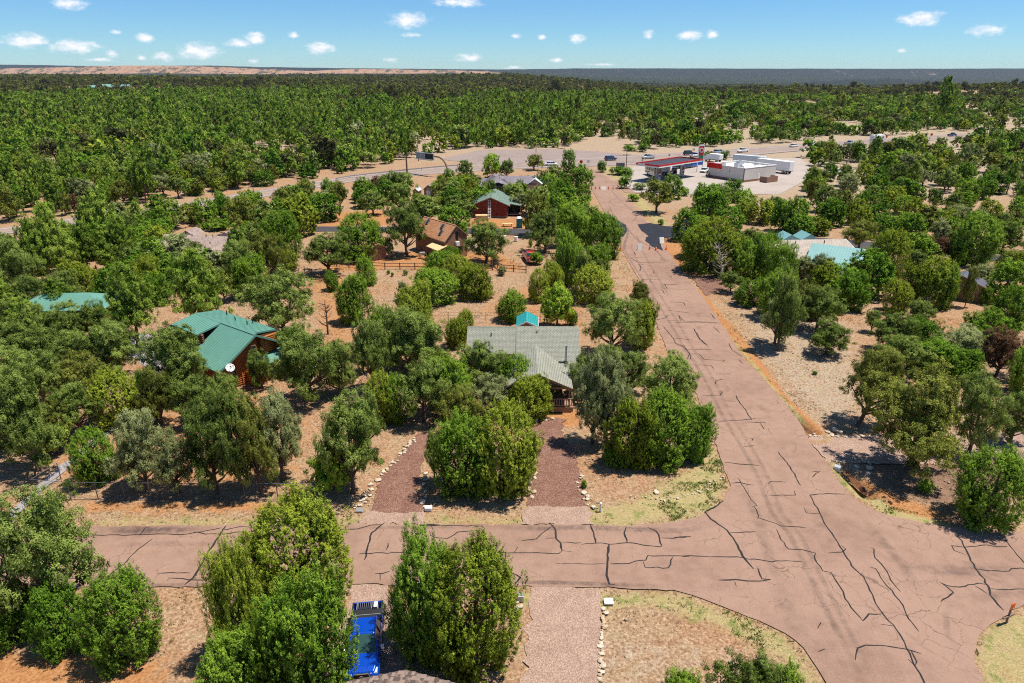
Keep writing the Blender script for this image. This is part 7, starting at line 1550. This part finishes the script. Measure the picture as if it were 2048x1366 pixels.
Gp = [gp(l) for l in ([(1310,1000),(1340,1043),(1430,1013),(1455,975),(1440,905),(1400,935)], [(1470,690),(1494,722),(1603,850),(1622,868),(1600,830),(1510,728),(1450,655)], [(1655,925),(1697,985),(1775,1033),(1900,1056),(1905,1040),(1790,1015),(1720,975),(1680,930)],
      [(1348,1182),(1450,1216),(1570,1268),(1652,1366),(1600,1366),(1520,1300),(1440,1250),(1340,1200)], [(1948,1310),(1967,1366),(1990,1500),(2200,1500),(2200,1205),(2048,1211),(1970,1259)])]
Q = scatter_pts(160000, (-10, 75, 22, 80), rg=np.random.default_rng(15)); mk = np.zeros(len(Q), bool)
for p in Gp: mk |= in_poly(Q, p)
Q = Q[mk]; Q = Q[vnoise(Q, 4, 33) > .0][:16000]; grass_stuff('green_grass', Q, 'gg', 'yellow green grass along the road edges', .08, .26, np.random.default_rng(9))
rg = np.random.default_rng(21); Q = scatter_pts(26000, (-60, 75, 24, 110), rg=rg); Q = Q[vnoise(Q, 9, 35) > -.1][:12000]
oc = np.array([[1, 0, 0], [0, 1, 0], [-1, 0, 0], [0, -1, 0], [0, 0, .8], [0, 0, -.5]]); of = np.array([[0, 1, 4], [1, 2, 4], [2, 3, 4], [3, 0, 4], [1, 0, 5], [2, 1, 5], [3, 2, 5], [0, 3, 5]])
n = len(Q); s = rg.lognormal(-3.1, .45, n).clip(.02, .14); V_ = (oc[None] * s[:, None, None] * rg.uniform(.7, 1.3, (n, 6, 1)) + np.c_[Q, np.full(n, -.03)][:, None]).reshape(-1, 3); Fc = (of[None] + 6 * np.arange(n)[:, None, None]).reshape(-1, 3)
o = link('pebbles', mesh_np('pebbles', V_, Fc, [M['stone']])); tag(o, 'loose pale pebbles scattered over the bare ground', kind='stuff')
# ---------------------------------------------------------------- every tree's own label: what it is and what it stands beside
LM = [(1050, 720, 'the shingle roofed house'), (1055, 640, 'the little teal roofed well house'), (470, 720, 'the orange log cabin'), (110, 620, 'the green hip roofed house'), (390, 500, 'the long taupe roof'), (890, 500, 'the skylight cabin'), (756, 515, 'the garden shed'),
      (990, 430, 'the dark red cabin'), (1000, 385, 'the charcoal house'), (1070, 365, 'the pale metal roofed house'), (850, 392, 'the tiny playhouse'), (1640, 530, 'the two tone roofed house'), (1930, 610, 'the right edge shed'), (1480, 360, 'the filling station store'),
      (1320, 350, 'the fuel canopy'), (1245, 345, 'the stone monument sign'), (855, 350, 'the overhead message sign'), (735, 1270, 'the blue pickup'), (790, 960, 'the curved cinder driveway'), (1110, 930, 'the straight cinder driveway'), (1060, 522, 'the red pickup'),
      (1755, 284, 'the far motorhome'), (1548, 345, 'the white semi trailer'), (1440, 560, 'the white dead tree'), (656, 668, 'the bare dead tree'), (60, 1000, 'the grey driveway'), (400, 1000, 'the chain link fence'), (1700, 900, 'the pink gravel driveway'), (1440, 1000, 'the road corner'),
      (1280, 480, 'the black sealcoat patch'), (1900, 275, 'the far right highway'), (1620, 300, 'the middle highway'), (1220, 320, 'the highway junction'), (600, 380, 'the left highway bend'), (150, 445, 'the far left highway'), (360, 420, 'the left highway'), (1500, 1366, 'the lower road verge'), (1990, 1250, 'the street sign'), (1850, 505, 'the dark side street'), (700, 460, 'the new side street')]
LMW = [(at(x, y), n_) for x, y, n_ in LM]
_O = 'first second third fourth fifth sixth seventh eighth ninth tenth eleventh twelfth thirteenth fourteenth fifteenth sixteenth seventeenth eighteenth nineteenth'.split()
def ordn(n):
    if n <= 19: return _O[n - 1]
    a, b = divmod(n, 10); T_ = ['twentieth', 'thirtieth', 'fortieth', 'fiftieth', 'sixtieth', 'seventieth', 'eightieth', 'ninetieth']
    return T_[a - 2] if b == 0 else ['twenty', 'thirty', 'forty', 'fifty', 'sixty', 'seventy', 'eighty', 'ninety'][a - 2] + '-' + _O[b - 1]
classes = {}
for x, y, W, kind, look, H, o in PLACED:
    best = min(LMW, key=lambda q: math.hypot(q[0].x - x, q[0].y - y)); dx, dy = x - best[0].x, y - best[0].y
    side = ('right of' if dx > 0 else 'left of') if abs(dx) > abs(dy) * .9 else ('behind' if dy > 0 else 'in front of')
    desc = DESC[look]
    if kind == 'ju' and 'pinyon' in desc: desc = desc.replace('pinyon pine', 'juniper')
    if kind == 'po' and look != 'po': desc = desc.replace('pinyon', 'ponderosa')
    classes.setdefault((desc, side, best[1]), []).append((math.hypot(dx, dy), o))
for (desc, side, lm), lst in classes.items():
    lst.sort(key=lambda q: q[0])
    for i, (d_, o) in enumerate(lst):
        rk = '' if len(lst) == 1 else ('farthest ' if i == len(lst) - 1 and i > 1 else 'nearest ' if i == 0 else ordn(i + 1) + ' nearest ')
        tag(o, f'{rk}{desc} {side} {lm}', 'tree', f'trees {side} {lm}')
# ---------------------------------------------------------------- the air: one closed box of pale thin haze
hb = MB().box(-9000, 9000, -650, 9800, -170, 95).build('haze', bpy.data.materials.new('haze_air'), None)
tag(hb, 'thin pale air haze over the whole landscape', kind='stuff')
hm = hb.data.materials[0]; hm.use_nodes = True; t = NT(hm.node_tree); t.n.clear(); ho = t.add('ShaderNodeOutputMaterial'); pv = t.add('ShaderNodeVolumePrincipled')
pv.inputs['Color'].default_value = (.72, .84, 1.0, 1); pv.inputs['Density'].default_value = 0.000022; t.l.new(pv.outputs[0], ho.inputs['Volume'])
print('objects', len(bpy.data.objects))
